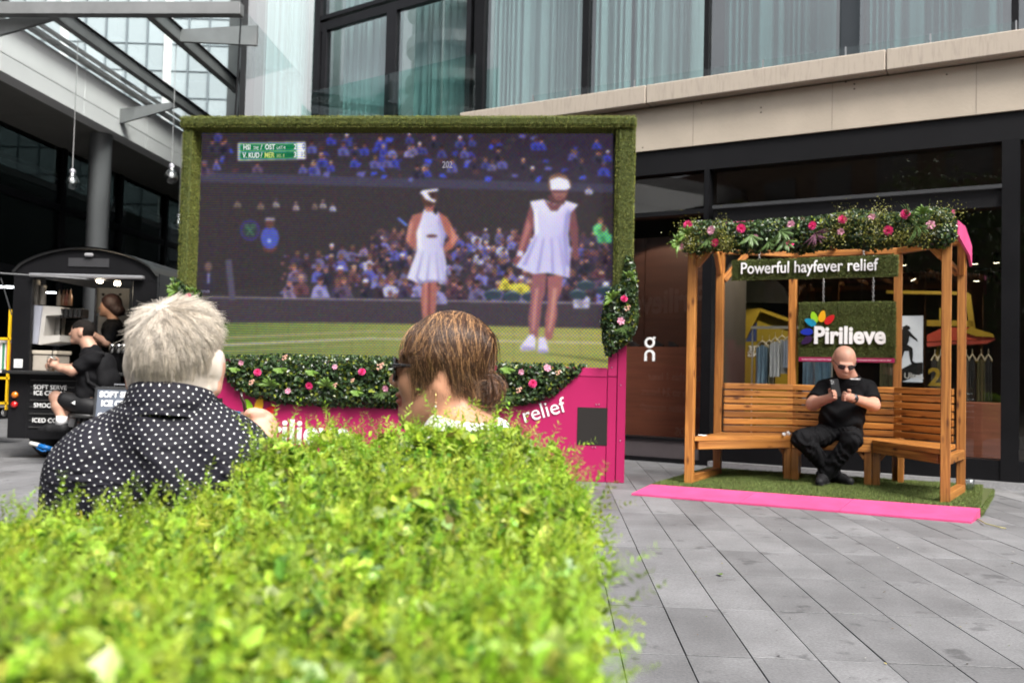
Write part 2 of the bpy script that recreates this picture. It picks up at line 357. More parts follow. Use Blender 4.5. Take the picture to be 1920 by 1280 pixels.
# ------------------------------------------------------------------ hotel and shop building
FA = Frame((2.185, 9.2), -30.2)
hotel = thing('hotel_building', 'glass fronted building with beige stone ledge above a black shopfront', 'building', Matrix())
GL_UP = glass('upper_glass', (0.79, 0.9, 0.905), 1.8, 1.5, 0.0, 0.14)
GL_SHOP = glass('shop_glass', (0.86, 0.87, 0.86), 1.7, 1.5)
GL_CLEAR = glass('clear_glass', (0.93, 0.97, 0.96), 1.0, 1.45)
GL_BAL = glass('balcony_glass', (0.78, 0.92, 0.89), 1.5, 1.5)
def fbox(fr, u0, u1, v0, v1, z0, z1, m, name, parent, bev=0.0):
    o = MB().box(0, u1 - u0, 0, v1 - v0, 0, z1 - z0, None, None, bev).build(name, m, parent); o.matrix_local = fr.mat(u0, v0, z0); return o
FUL, FUR = -2.95, 7.0
UV = .35                                          # depth of the upper glazing behind the fascia
u905 = FA.hit(905, 100, UV)[0]
fbox(FA, u905, FUR, 0, UV + .3, 3.35, 3.815, STONE, 'fascia', hotel)
for a in np.arange(u905, FUR, 2.4):
    fbox(FA, a, min(a + 2.392, FUR), -.13, UV + .35, 3.83, 4.03, LEDGE, 'ledge_stone', hotel, .008)
mul = []
for x0, x1 in ((892, 910), (1094, 1106), (1322, 1331), (1896, 1910)):
    a = FA.hit(x0, 100, UV)[0]; b = FA.hit(x1, 100, UV)[0]; mul.append((a, b)); fbox(FA, a, b, UV - .05, UV + .12, 4.03, 7.6, BLACK, 'mullion', hotel)
a = FA.hit(1574, 80, UV)[0]; b = FA.hit(1612, 80, UV)[0]; mul.append((a, b)); fbox(FA, a, b, UV + .04, UV + .2, 4.03, 7.6, mat('dark_panel', (.02, .025, .03), .3), 'curtain_gap', hotel)  # opaque dark sheet put in for the dim gap between curtains
mul.append((FUR - .05, FUR)); mul.sort()
for (a0, a1), (b0, b1) in zip(mul[:-1], mul[1:]):
    fbox(FA, a1, b0, UV, UV + .012, 4.06, 7.6, GL_UP, 'window_pane', hotel)
    fbox(FA, a1, b0, UV - .03, UV + .06, 4.03, 4.06, BLACK, 'bottom_rail', hotel)
# low glass upstand on the ledge with its clips
xs = [1000, 1070, 1190, 1430, 1585, 1744, 1905]; us = [FA.hit(x, 150, -.09)[0] for x in xs]
for a, b in zip(us[:-1], us[1:]): fbox(FA, a + .01, b - .01, -.085, -.077, 4.035, 4.12, GL_CLEAR, 'glass_upstand', hotel)
for a in us: fbox(FA, a - .006, a + .006, -.095, -.07, 4.028, 4.125, mat('clip_steel', (.4, .4, .4), .35, .9), 'glass_clip', hotel)
def curtain(fr, u0, u1, v, z0, z1, m, parent, pitch=.11, amp=.035, seed=0):
    r = np.random.default_rng(seed); n = int((u1 - u0) / .012) + 2; us = np.linspace(0, u1 - u0, n); ph = np.cumsum(.012 / pitch * 6.28 * r.uniform(.2, 1.8, n) * (1 + .7 * np.sin(np.linspace(0, 9 + seed, n))))
    w = amp * np.sin(ph) + .012 * np.sin(ph * 2.3); nz = 5; zs = np.linspace(0, z1 - z0, nz)
    V = np.array([(us[i], w[i] * (1 + .25 * (1 - k / nz)), zs[k]) for k in range(nz) for i in range(n)])
    Fq = np.array([(k * n + i, k * n + i + 1, (k + 1) * n + i + 1, (k + 1) * n + i) for k in range(nz - 1) for i in range(n - 1)])
    o = raw_mesh('curtain', V, Fq, m, parent, True); o.matrix_local = fr.mat(u0, v, z0); return o
CURT = mat('white_curtain', (0.62, 0.64, 0.63), 0.9, 0, .08, 2.0, trans=.35, stretch=(6, 6, .3))
CURT2 = mat('grey_green_curtain', (0.2, 0.28, 0.28), 0.9, 0, .1, 2.0, trans=.3, stretch=(6, 6, .3))
hx = lambda x: FA.hit(x, 100, UV + .35)[0]
for k, (x0, x1, m) in enumerate(((920, 1090, CURT), (1112, 1180, CURT), (1186, 1318, CURT), (1356, 1565, CURT2), (1622, 1880, CURT2), (1930, 2100, CURT2))):
    curtain(FA, hx(x0), hx(x1), UV + .38, 4.04, 7.5, m, hotel, seed=k)
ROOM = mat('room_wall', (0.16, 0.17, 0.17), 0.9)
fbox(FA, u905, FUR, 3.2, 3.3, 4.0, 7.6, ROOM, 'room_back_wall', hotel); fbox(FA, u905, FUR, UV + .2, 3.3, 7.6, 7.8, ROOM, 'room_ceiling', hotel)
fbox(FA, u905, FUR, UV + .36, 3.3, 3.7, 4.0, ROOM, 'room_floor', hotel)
fbox(FA, hx(1335), hx(1480), 1.6, 1.75, 5.1, 5.16, mat('warm_lamp', (.8, .7, .4), .5, emit=(1, .8, .45), estr=2.0), 'ceiling_lamp', hotel)
# door bay, turned a little more, with its glass balcony
p2 = FA.at(u905, UV); FB = Frame((p2.x, p2.y), -35); ub = FB.hit(592, 150, 0)[0]
DOORF = mat('door_frame', (.012, .012, .014), .38, 0, .2, spec=.2)
def dx(x, y=120, v=0): return FB.hit(x, y, v)[0]
zt = FB.hit(735, 8, 0)[1]; zb = 4.0
fbox(FB, ub, ub + .11, -.06, .12, zb, 7.6, DOORF, 'mullion', hotel)
for x0, x1 in ((606, 614), (726, 744), (876, 884)): fbox(FB, dx(x0), dx(x1), -.04, .06, zb, zt - .12, DOORF, 'door_stile', hotel)
fbox(FB, ub + .11, -.03, -.04, .06, zt - .12, zt, DOORF, 'door_head', hotel); fbox(FB, ub + .11, -.03, -.05, .07, zt + .04, zt + .1, DOORF, 'transom', hotel)
fbox(FB, ub + .11, -.03, -.04, .06, zb, zb + .1, DOORF, 'door_sill', hotel)
fbox(FB, dx(614), dx(726), 0, .012, zb + .1, zt - .12, GL_UP, 'door_pane', hotel); fbox(FB, dx(744), dx(876), 0, .012, zb + .1, zt - .12, GL_UP, 'door_pane', hotel)
fbox(FB, ub + .11, -.03, 0, .012, zt + .1, 7.6, GL_UP, 'window_pane', hotel)
curtain(FB, dx(616), dx(724), .3, 4.04, 7.5, CURT, hotel, seed=11); curtain(FB, dx(748), dx(800), .3, 4.04, 7.5, CURT, hotel, seed=12); curtain(FB, dx(805), dx(872), .3, 4.04, 7.5, CURT, hotel, seed=13)
bv = -.28; b0 = FB.hit(585, 172, bv)[0]; b1 = FB.hit(891, 101, bv)[0]; bz = FB.hit(740, 136, bv)[1]
bal = thing('glass_balustrade', 'frameless glass balcony panel in front of the upper floor door', 'balustrade', Matrix())
fbox(FB, b0, b1, bv, bv + .016, 4.04, bz, GL_BAL, 'glass_panel', bal, .002)
fbox(FB, b0, b1, bv - .01, bv + .03, 3.98, 4.04, mat('clip_steel', (0, 0, 0)), 'base_channel', bal)
fbox(FB, ub - .3, .25, -.36, .3, 3.36, 3.96, STONE, 'fascia', hotel); 
p1 = FB.at(ub, 0); FC = Frame((p1.x, p1.y), 25); uc = FC.hit(455, 100, 0)[0]
fbox(FC, uc - .03, uc + .05, -.05, .1, 3.36, 7.6, BLACK, 'corner_mullion', hotel); fbox(FC, uc + .05, 0, 0, .012, 3.5, 7.6, GL_UP, 'window_pane', hotel)
fbox(FC, uc - .05, 0, -.06, .2, 3.3, 3.5, STONE, 'fascia', hotel)
curtain(FC, uc + .1, -.05, .35, 3.6, 7.5, CURT, hotel, seed=21)
p0 = FC.at(uc, 0)
fbox(Frame((p0.x, p0.y), 86.4), .1, 24, -.15, 0, 0, 12, mat('dark_panel', (0, 0, 0)), 'side_wall', hotel)  # unseen length added to keep bright sky out of the office glass
q0 = FC.at(uc, 1.6); q1 = FA.at(u905, 3.3); mb = MB().add([(q0.x, q0.y, 3.6), (q1.x, q1.y + 1.2, 3.6), (q1.x, q1.y + 1.2, 7.6), (q0.x, q0.y, 7.6)], [(0, 1, 2, 3)]).build('room_back_wall', ROOM, hotel)
# shopfront
SV = .12
zS = dict(head=3.35, tr1=3.09, tr0=2.68, dr=2.5, pl=.24)
zc = lambda x, y: FA.hit(x, y, SV)[1]; uS = lambda x, y=600: FA.hit(x, y, SV)[0]
HEAD = mat('shop_header', (.008, .008, .009), .5, 0, .2, 1.5, spec=.15)
fbox(FA, -4.6, FUR, .03, .3, zS['tr1'], zS['head'], HEAD, 'shop_header', hotel)
uM0, uM1, uR0, uR1 = uS(1322), uS(1340), uS(1878), uS(1912)
fbox(FA, uM0, uM1, .0, .2, .0, zS['dr'], BLACK, 'shop_mullion', hotel); fbox(FA, uS(1326, 350), uS(1335, 350), .02, .2, zS['dr'], zS['tr1'], BLACK, 'shop_mullion', hotel)
fbox(FA, uR0, uR1, -.01, .2, .0, zS['tr1'], BLACK, 'shop_mullion', hotel)
fbox(FA, uM1, uR0, .02, .2, zS['dr'], zS['tr0'], HEAD, 'transom', hotel); fbox(FA, uM1, uR0, -.02, .0, zS['tr0'] - .02, zS['tr0'] + .015, DARKGREY, 'transom_rail', hotel)
fbox(FA, uM1, uR0, SV, SV + .012, zS['tr0'], zS['tr1'], GL_SHOP, 'shop_pane', hotel)
fbox(FA, uM1, uR0, SV, SV + .012, zS['pl'], zS['dr'], GL_SHOP, 'shop_pane', hotel)
fbox(FA, uM1, uR0, .0, .2, .03, zS['pl'], BLACK, 'plinth', hotel)
zlt = zc(1250, 404)
fbox(FA, -4.6, uM0, .02, .2, zlt - .02, zlt + .03, BLACK, 'transom', hotel); fbox(FA, -4.6, uM0, .0, .15, .0, .03 + .02, BLACK, 'sill', hotel)
fbox(FA, -4.6, uM0, SV, SV + .012, zlt + .03, zS['tr1'], GL_SHOP, 'shop_pane', hotel); fbox(FA, -4.6, uM0, SV, SV + .012, .26, zlt - .02, GL_SHOP, 'shop_pane', hotel)
fbox(FA, -4.6, uM0, .01, .2, .05, .235, mat('kick_panel', (.075, .062, .066), .5), 'kick_panel', hotel); fbox(FA, -4.6, uM0, -.005, .2, .235, .26, BLACK, 'sill', hotel)
fbox(FA, uR1, FUR, SV, SV + .012, .24, zS['tr1'], GL_SHOP, 'shop_pane', hotel); fbox(FA, uR1, FUR, 0, .2, 0, .24, BLACK, 'plinth', hotel)
fbox(FA, uM1 + .02, FUR, -.1, .02, .0, .055, mat('tread_plate', (.42, .42, .43), .45, .7, .2, 50, bump=.6, bscale=90), 'threshold', hotel)
# shop room
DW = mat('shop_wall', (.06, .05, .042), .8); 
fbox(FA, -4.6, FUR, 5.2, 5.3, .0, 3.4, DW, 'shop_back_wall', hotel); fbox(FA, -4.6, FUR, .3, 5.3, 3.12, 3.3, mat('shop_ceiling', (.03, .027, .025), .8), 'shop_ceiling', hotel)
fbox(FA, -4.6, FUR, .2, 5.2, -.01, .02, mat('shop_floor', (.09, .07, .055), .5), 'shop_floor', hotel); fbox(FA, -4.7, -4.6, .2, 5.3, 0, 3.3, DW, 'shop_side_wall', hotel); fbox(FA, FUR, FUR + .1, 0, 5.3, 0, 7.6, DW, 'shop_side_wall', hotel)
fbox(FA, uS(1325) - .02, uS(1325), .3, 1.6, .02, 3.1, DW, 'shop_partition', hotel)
BRW = mat('brown_shop_panel', (.1, .043, .032), .45, 0, .25, 1.5, stretch=(1, 1, 8))
for k_ in range(6): fbox(FA, uS(1325) - .03 - (k_ + 1) * .55, uS(1325) - .04 - k_ * .55, 1.2, 1.24, .02, 2.6, BRW, 'wall_panel', hotel)
for x_, y_ in ((1602, 158), (1602, 167), (1427, 202), (1427, 211), (1315, 194), (1586, 154), (1205, 277), (1775, 140)):
    u_, z_ = FA.hit(x_, y_, 0); o_ = MB().lathe([(.008, 0), (.006, .003)], n=8).build('anchor_hole', BLACK, hotel); o_.matrix_local = FA.mat(u_, -.001, z_) @ Matrix.Rotation(R(90), 4, 'X')
for x_ in (1300, 1560, 1830):
    u_ = FA.hit(x_, 200, 0)[0]; fbox(FA, u_, u_ + .004, -.0015, .0, 3.355, 3.81, mat('dark_seam', (.2, .17, .14), .9), 'panel_seam', hotel)  # thin darker strip on each fascia panel joint

# ------------------------------------------------------------------ office building at the side of the square
g0 = G(0, 132, 4.6); FL = Frame((g0.x, g0.y), 86.6)     # u runs away from the viewer, v to the building's inside
office = thing('office_building', 'white panelled building with dark glass behind round grey columns', 'building', Matrix())
WHITE = mat('white_cladding', (0.82, 0.82, 0.81), .45, 0, .05, 1.2); SOFF = mat('soffit_panel', (.17, .165, .15), .7, 0, .1, 1.5)
for k in range(-5, 11):
    a = k * 2.0
    fbox(FL, a, a + 1.992, 0, .25, 4.6, 4.835, WHITE, 'cladding_panel', office, .003); fbox(FL, a, a + 1.992, 0, .25, 4.845, 5.3, WHITE, 'cladding_panel', office, .003)
    fbox(FL, a + .003, a + 1.995, .255, 1.7, 4.6, 4.66, SOFF, 'soffit_panel', office)
fbox(FL, -10, 22, .02, 1.6, 4.66, 5.2, DARKGREY, 'soffit_core', office)
DGL = glass('dark_glass', (.12, .14, .14), 1.1, 1.5)
for x, y in ((5, 181), (66, 212), (122, 240), (168, 264), (217, 287), (256, 307), (292, 324)):
    q = G(x, y, 4.615); o = MB().lathe([(.07, -.012), (.09, -.012), (.09, .0), (.05, .01)], n=16).build('downlight', mat('downlight_trim', (.25, .25, .25), .4, .5), office); o.location = q; 
    o2 = MB().lathe([(.05, 0), (.045, .004)], n=12).build('lens', mat('downlight_lens', (.02, .02, .02), .2), o); o2.location = (0, 0, -.0145)
for k in range(-5, 11):
    a = k * 2.0
    fbox(FL, a, a + .12, 1.45, 1.6, 0, 4.62, BLACK, 'mullion', office)
    for z0, z1 in ((.1, 2.3), (2.42, 3.5), (3.62, 4.6)): fbox(FL, a + .12, a + 2, 1.5, 1.512, z0, z1, DGL, 'window_pane', office)
for z0, z1 in ((0, .1), (2.3, 2.42), (3.5, 3.62)): fbox(FL, -10, 22, 1.46, 1.58, z0, z1, BLACK, 'transom', office)
fbox(FL, -10, 22, 3.4, 3.5, 0, 4.6, mat('office_inside', (.05, .055, .05), .9), 'inside_wall', office)
COLM = mat('grey_column', (.2, .205, .21), .35, .2, .06, 1.0)
q = G(190, 250, 4.62); cu, cv_, _ = FL.inv(q)
for k in range(3):
    o = MB().lathe([(.17, 0), (.17, 4.55), (.175, 4.56), (.175, 4.62)], n=28).build('column', COLM, office, True); o.location = FL.at(cu + k * 6.0 - 0, cv_)
# ------------------------------------------------------------------ tower far behind, seen through the canopy
tower = thing('office_tower', 'tall pale glass curtain wall tower behind the glass canopy', 'building', Matrix())
TY = 27.0; PALE = mat('pale_glass_panel', (.42, .47, .49), .25, 0, .06, .3, rand=.1); LINE = mat('tower_mullion', (.2, .23, .25), .5); PIL = mat('tower_pilaster', (.75, .76, .75), .5)
FT = Frame((-18, TY + .5), 1.5)
TW, TH = .64, .84
for i in range(0, 26):
    for j in range(5, 21):
        o = fbox(FT, i * TW + .02, (i + 1) * TW - .02, 0, .05, j * TH + .01, (j + 1) * TH - .01, PALE, 'glass_panel', tower) if (i, j) == (0, 5) else None
        if o: tp = o
        else:
            c = tp.copy(); COL.objects.link(c); c.parent = tower; c.matrix_local = FT.mat(i * TW + .02, 0, j * TH + .01)
for i in range(27):
    w = .12 if i % 5 == 1 else .02
    fbox(FT, i * TW - w, i * TW + w, -.08, .04, 0, 18, PIL if i % 5 == 1 else LINE, 'pilaster' if i % 5 == 1 else 'mullion', tower)
for j in range(5, 22): fbox(FT, 0, 26 * TW, -.03, .04, j * TH - .012, j * TH + .012, LINE, 'transom', tower)
fbox(FT, 0, 26 * TW, .06, 3, 0, 18, mat('tower_core', (.3, .32, .33), .7), 'core', tower)
# ------------------------------------------------------------------ glass canopy between the buildings
can = thing('glass_canopy', 'glass canopy on grey steel beams above the coffee trailer', 'canopy', Matrix())
STEEL = mat('grey_steel', (.19, .195, .195), .45, .3, .15, 3)
CZ = 5.05
def line_uv(x0, y0, x1, y1): 
    a = G(x0, y0, CZ); b = G(x1, y1, CZ); return FL.inv(a), FL.inv(b)
pur = []
for l in ((100, 28, 350, 215), (285, 38, 450, 180)):
    a, b = line_uv(*l); pur.append((a[1] + b[1]) / 2)
uX = FL.inv(G(180, 26, CZ))[0]; vEnd = FL.inv(G(462, 40, CZ))[1]
for p in pur:
    fbox(FL, uX + .14, 16, p - .05, p + .05, CZ, CZ + .16, STEEL, 'purlin', can, .006)
    fbox(FL, uX + .14, 16, p - .075, p + .075, CZ + .162, CZ + .175, DARKGREY, 'glazing_bar', can)
for k in (-1, 0, 1):
    fbox(FL, uX + k * 4.6, uX + k * 4.6 + .13, vEnd, .9, CZ - .0, CZ + .15, STEEL, 'cross_beam', can, .006) if k == 0 else None
ua = [FL.inv(G(225, 212, 4.95))[0]]; ua = [ua[0] - 3.55, ua[0], ua[0] + 4.2]
for a in ua:
    o = MB().prism([(0, 4.78), (0, 5.02), (-(pur[0]) - .0, 5.05 + .1), (-(pur[0]), 5.05 + .02)], 0, .05).build('bracket_arm', STEEL, can); 
    M = Matrix((( -FL.v.x, FL.u.x, 0), (-FL.v.y, FL.u.y, 0), (0, 0, 1))).to_4x4(); o.matrix_local = Matrix.Translation(FL.at(a, 0)) @ M
a3 = FL.inv(G(345, 70, 5.1))[0]
o = MB().prism([(0, 5.05), (0, 5.2), (1.05, 5.26), (1.05, 5.0)], 0, .05).build('bracket_arm', STEEL, can); o.matrix_local = Matrix.Translation(FL.at(a3, pur[1])) @ M
CG = glass('canopy_glass', (.93, .96, .96), 1.0, 1.4)
ed = [.0, pur[0], pur[1], vEnd]
for k in range(0, 9):
    for e0, e1 in zip(ed[:-1], ed[1:]): fbox(FL, uX + k * 1.5 + .01, uX + k * 1.5 + 1.49, e1 + .08, e0 - .08, CZ + .178, CZ + .19, CG, 'glass_pane', can)
fbox(FL, uX - 6, 16, -.12, -.02, 5.31, 5.38, DARKGREY, 'gutter', can, .01); fbox(FL, uX - 1, 16, -.34, -.3, 5.28, 5.34, DARKGREY, 'edge_bar', can, .005)
for dz, dy in ((.0, .0), (.02, .06)):
    a = P(455, -20, 11.9); b = P(441, 240, 11.9)
MB().tube([P(456, -30, 11.3), P(441, 220, 11.3)], .012, n=6).build('drain_cable', BLACK, can)
# ------------------------------------------------------------------ what the windows mirror: buildings and trees on the far side of the square, behind the viewer
def block(name, label, x0, x1, y0, y1, h, m, rows, cols, face):
    t = thing(name, label, 'building', Matrix()); MB().box(x0, x1, y0, y1, 0, h, None, None, 0).build('wall', m, t)
    gm = mat('far_window', (.03, .035, .04), .15)
    for r in range(rows):
        for c in range(cols):
            z0 = 1 + (h - 1.5) * r / rows; z1 = z0 + (h - 1.5) / rows * .62
            if face == 'N': w = (x1 - x0) / cols; MB().box(x0 + w * (c + .2), x0 + w * (c + .8), y1 - .05, y1 + .03, z0, z1).build('window', gm, t)
            else: w = (y1 - y0) / cols; MB().box(x1 - .05, x1 + .03, y0 + w * (c + .2), y0 + w * (c + .8), z0, z1).build('window', gm, t)
    return t
block('terrace_building', 'brown brick terrace mirrored in the shop windows', -42, 26, -26, -18, 12.5, mat('brown_brick', (.12, .07, .05), .85, 0, .25, 3), 4, 20, 'N')  # unseen; made taller and longer to darken the shop glass reflections
block('terrace_building', 'grey block mirrored low in the upper glass panes', -40, -26, -24, 6, 11, mat('grey_render', (.22, .22, .22), .85, 0, .15, .6), 4, 12, 'E')
rt = thing('apartment_tower', 'slim tower of stacked curved balconies mirrored in the balcony door', 'building', Matrix())
d = ray(850, 110).normalized(); nB = -FB.v; hitp = P(850, 110, FB.at(dx(850), 0).y); rd = d - 2 * d.dot(nB) * nB; tp_ = hitp + rd * (55 / math.hypot(rd.x, rd.y)); 
MB().box(-2.6, 2.6, -2.6, 2.6, 0, 44).build('core', mat('tower_dark', (.1, .115, .115), .5), rt).location = (tp_.x, tp_.y, 0)
fl = None
for k in range(15):
    if fl is None: fl = MB().lathe([(3.0, 0), (3.5, .05), (3.5, .85), (3.3, .9)], n=24).build('balcony', mat('balcony_grey', (.42, .45, .45), .6), rt); c = fl
    else: c = fl.copy(); COL.objects.link(c); c.parent = rt
    c.location = (tp_.x, tp_.y, 2 + k * 2.8)
LEAFM = mat('tree_leaf', (.05, .09, .02), .5, attr='Col', trans=.25, var=.05)
BARK = mat('bark', (.09, .065, .045), .9, 0, .3, 12, bump=.6, bscale=25)
def tree(loc, h, r, label, seed):
    t = thing('tree', label, 'tree', Matrix.Translation(loc), 'trees mirrored in the glass'); rg = np.random.default_rng(seed)
    mb = MB(); mb.tube([(0, 0, 0), (.1, .05, h * .3), (.05, 0, h * .55), (.1, .1, h * .85)], [.16, .12, .09, .03])
    for k in range(9):
        a = k * 2.4; z = h * (.3 + .055 * k); e = (r * .75 * math.cos(a), r * .75 * math.sin(a), z + h * .16); mb.tube([(0.05, 0, z), (e[0] * .5, e[1] * .5, z + h * .06), e], [.05, .035, .012], n=5)
    mb.build('trunk', BARK, t, True)
    nc = 60; cen = rg.normal(0, 1, (nc, 3)); cen /= np.linalg.norm(cen, axis=1)[:, None]; cen *= rg.uniform(.35, 1, (nc, 1)) ** .5 * np.array([r, r, h * .36]); cen[:, 2] += h * .62
    n = 5000; pos = cen[rg.integers(0, nc, n)] + rg.normal(0, r * .17, (n, 3)); cols = np.array([.045, .085, .018]) * rg.uniform(.5, 1.7, (n, 1)) * np.array([1, 1, 1])
    v, f, c = scatter(LEAF_V, LEAF_F, pos, rot_to(rg.normal(0, 1, (n, 3)) + [0, 0, .6], rg.uniform(0, 6, n)), rg.uniform(.12, .22, n), cols)
    o = raw_mesh('crown', v, f, LEAFM, t, False, c)
tree((-1.5, -8.5, 0), 6.5, 2.2, 'leafy tree mirrored in the shop transom above the flower garland', 1)
tree((-6.5, -7.0, 0), 7.0, 2.3, 'leafy tree mirrored in the upper curtained windows', 2)
tree((3.2, -9.5, 0), 6.2, 2.0, 'leafy tree mirrored near the far end of the shop transom', 3)
# ================================================================== BIG VIDEO SCREEN
def s2l(c): 
    c = np.asarray(c, float) / 255; return np.where(c <= .04045, c / 12.92, ((c + .055) / 1.055) ** 2.4)
sb = G(1170, 905); FS = Frame((sb.x, sb.y), -5.0)
SL = FS.hit(348, 225, 0)[0] + .01; ST = FS.hit(1182, 225, 0)[1]
scr = thing('video_screen', 'giant outdoor video screen framed in fake turf on a magenta base', 'screen', FS.mat())
PINK = mat('magenta_panel', (.345, .011, .085), .4, 0, .05, 2.0, spec=.4); PINKD = mat('magenta_trim', (.38, .015, .1), .4, 0, .05, 2.0)
HOUS = mat('screen_housing', (.03, .03, .032), .6)
VL = .11
def hS(x, y, v=VL): return FS.hit(x, y, v)
zB = hS(1140, 690)[1]; zT = hS(800, 250)[1]; uL = hS(376, 400)[0]; uR = hS(1147, 400)[0]
DB = .62
def sbox(u0, u1, v0, v1, z0, z1, m, name, parent=scr, b=0.0):
    o = MB().box(0, u1 - u0, 0, v1 - v0, 0, z1 - z0, None, None, b).build(name, m, parent); o.location = (u0, v0, z0); return o
sbox(SL + .03, .0 - .03, VL + .012, DB, .02, ST - .03, HOUS, 'housing')
uT0, uT1 = uL - .0, uR + .0                       # turf columns
sbox(SL + .02, -.16, .0, .06, .0, zB - .075, PINK, 'base_panel', scr, .003)
sbox(SL + .02, -.16, -.006, .07, zB - .075, zB, PINKD, 'base_rail', scr, .003)
zP = FS.hit(1165, 600, 0)[1]
sbox(-.155, -.078, -.004, .08, zB - .07, zP, PINKD, 'side_rail', scr, .003)
sbox(-.072, .0, -.002, DB - .05, .0, zP, PINK, 'corner_post', scr, .003)
sbox(-.155, -.078, .002, .06, .0, zB - .075, PINK, 'base_panel', scr, .002)
for x, y in ((1164, 722), (1163, 826), (1147, 689), (1118, 758), (1123, 758), (1111, 838), (1116, 838)):
    u, z = FS.hit(x, y, -.004); o = MB().lathe([(.006, 0), (.004, .003)], n=8).build('screw', mat('screw_steel', (.7, .7, .7), .3, .9), scr); o.matrix_local = Matrix.Translation((u, -.0065, z)) @ Matrix.Rotation(R(90), 4, 'X')
SPK = mat('speaker_mesh', (.018, .016, .015), .7, 0, .2, 200, spec=.2)
for x0, x1, y0, y1 in ((1083, 1138, 763, 835), (372, 415, 745, 820)):
    a, z1 = FS.hit(x0, y0, 0); b, z0 = FS.hit(x1, y1, 0); sbox(a, b, -.004, .001, z0, z1, SPK, 'speaker_grille')
# ---- the LED picture (flat, on the panel): polygons in panel coordinates, vertex coloured, glowing
EXP = 2 ** vs.exposure
PSC = .62; PX0, PX1, PY0, PY1 = 362, 1152, 244, 694       # the panel's picture, painted at LED resolution
PW_, PH_ = int((PX1 - PX0) * PSC), int((PY1 - PY0) * PSC); DRAW = []
def poly(pts, col, layer, cols=None): DRAW.append((layer, len(DRAW), pts, col, cols))
def paint():
    img = np.zeros((PH_, PW_, 3)); ss = (-.33, 0, .33)
    for layer, _, pts, col, cols in sorted(DRAW, key=lambda d: (d[0], d[1])):
        q = (np.array(pts, float) - [PX0, PY0]) * PSC; lo = np.clip(np.floor(q.min(0)).astype(int) - 1, 0, [PW_, PH_]); hi = np.clip(np.ceil(q.max(0)).astype(int) + 2, 0, [PW_, PH_])
        if (hi <= lo).any(): continue
        gx, gy2 = np.meshgrid(np.arange(lo[0], hi[0]), np.arange(lo[1], hi[1])); cov = np.zeros(gx.shape); pl = [tuple(p) for p in q]
        for dx_ in ss:
            for dy_ in ss: cov += in_poly(pl, np.stack([gx.ravel() + dx_, gy2.ravel() + dy_], 1)).reshape(gx.shape)
        cov = (cov / 9)[..., None]
        if cols:
            d2 = ((np.stack([gx, gy2], -1)[:, :, None, :] - q[None, None]) ** 2).sum(-1) + 4.0; w = 1 / d2; c = (w[..., None] * np.array(cols, float)).sum(2) / w.sum(2)[..., None]
        else: c = np.array(col, float)
        sl_ = (slice(lo[1], hi[1]), slice(lo[0], hi[0])); img[sl_] = img[sl_] * (1 - cov) + c * cov
    return img
def blur(img, n=1):
    for _ in range(n):
        for ax in (0, 1): img = (np.roll(img, 1, ax) + 2 * img + np.roll(img, -1, ax)) / 4
    return img
def in_poly(pts, q):
    x, y = q[:, 0], q[:, 1]; ins = np.zeros(len(q), bool); n = len(pts)
    for i in range(n):
        x1, y1 = pts[i]; x2, y2 = pts[(i + 1) % n]
        c = ((y1 > y) != (y2 > y)) & (x < (x2 - x1) * (y - y1) / (y2 - y1 + 1e-12) + x1); ins ^= c
    return ins
def ell(x, y, rx, ry, col, layer, n=10, a=0.0):
    poly([(x + rx * math.cos(t) * math.cos(a) - ry * math.sin(t) * math.sin(a), y + rx * math.cos(t) * math.sin(a) + ry * math.sin(t) * math.cos(a)) for t in np.linspace(0, 2 * math.pi, n, endpoint=False)], col, layer)
XL, XR, YT, YB = 364, 1150, 246, 692
def yb(x, y): return y + (x - 760) * .024         # lines of the broadcast picture run level with the screen
poly([(XL, YT), (XR, YT), (XR, YB), (XL, YB)], None, 0, [(58, 52, 56), (58, 50, 62), (58, 52, 56), (62, 56, 54)])
poly([(XL, yb(XL, 332)), (XR, yb(XR, 336)), (XR, yb(XR, 352)), (XL, yb(XL, 350))], (70, 66, 82), 1)
poly([(XL, yb(XL, 352)), (XR, yb(XR, 352)), (XR, yb(XR, 440)), (XL, yb(XL, 565))], (58, 51, 52), 1)
poly([(XL, yb(XL, 566)), (XR, yb(XR, 560)), (XR, yb(XR, 612)), (XL, yb(XL, 617))], (70, 62, 66), 2)
poly([(XL, yb(XL, 565)), (XR, yb(XR, 558)), (XR, yb(XR, 561)), (XL, yb(XL, 567))], (150, 140, 150), 3)
gy = lambda x: yb(x, 607) + 8 * max(0, (760 - x) / 380) ** 2
xs = np.linspace(XL, XR, 14)
for a, b in zip(xs[:-1], xs[1:]):
    cl = lambda x: tuple(np.array((108, 124, 70)) + (np.array((158, 158, 88)) - np.array((108, 124, 70))) * min(1, max(0, (x - 420) / 560)))
    poly([(a, gy(a)), (b, gy(b)), (b, YB), (a, YB)], None, 3, [cl(a), cl(b), cl(b), cl(a)])
for y0, c in ((638, (214, 196, 190)), (625, (176, 160, 128)), (650, (150, 150, 100)), (662, (132, 142, 84))):
    poly([(XL, y0 + 9), (700, y0 - 5), (XR, y0 + 4), (XR, y0 + 6), (700, y0 - 3), (XL, y0 + 12)], c, 4)
rs = random.Random(5)
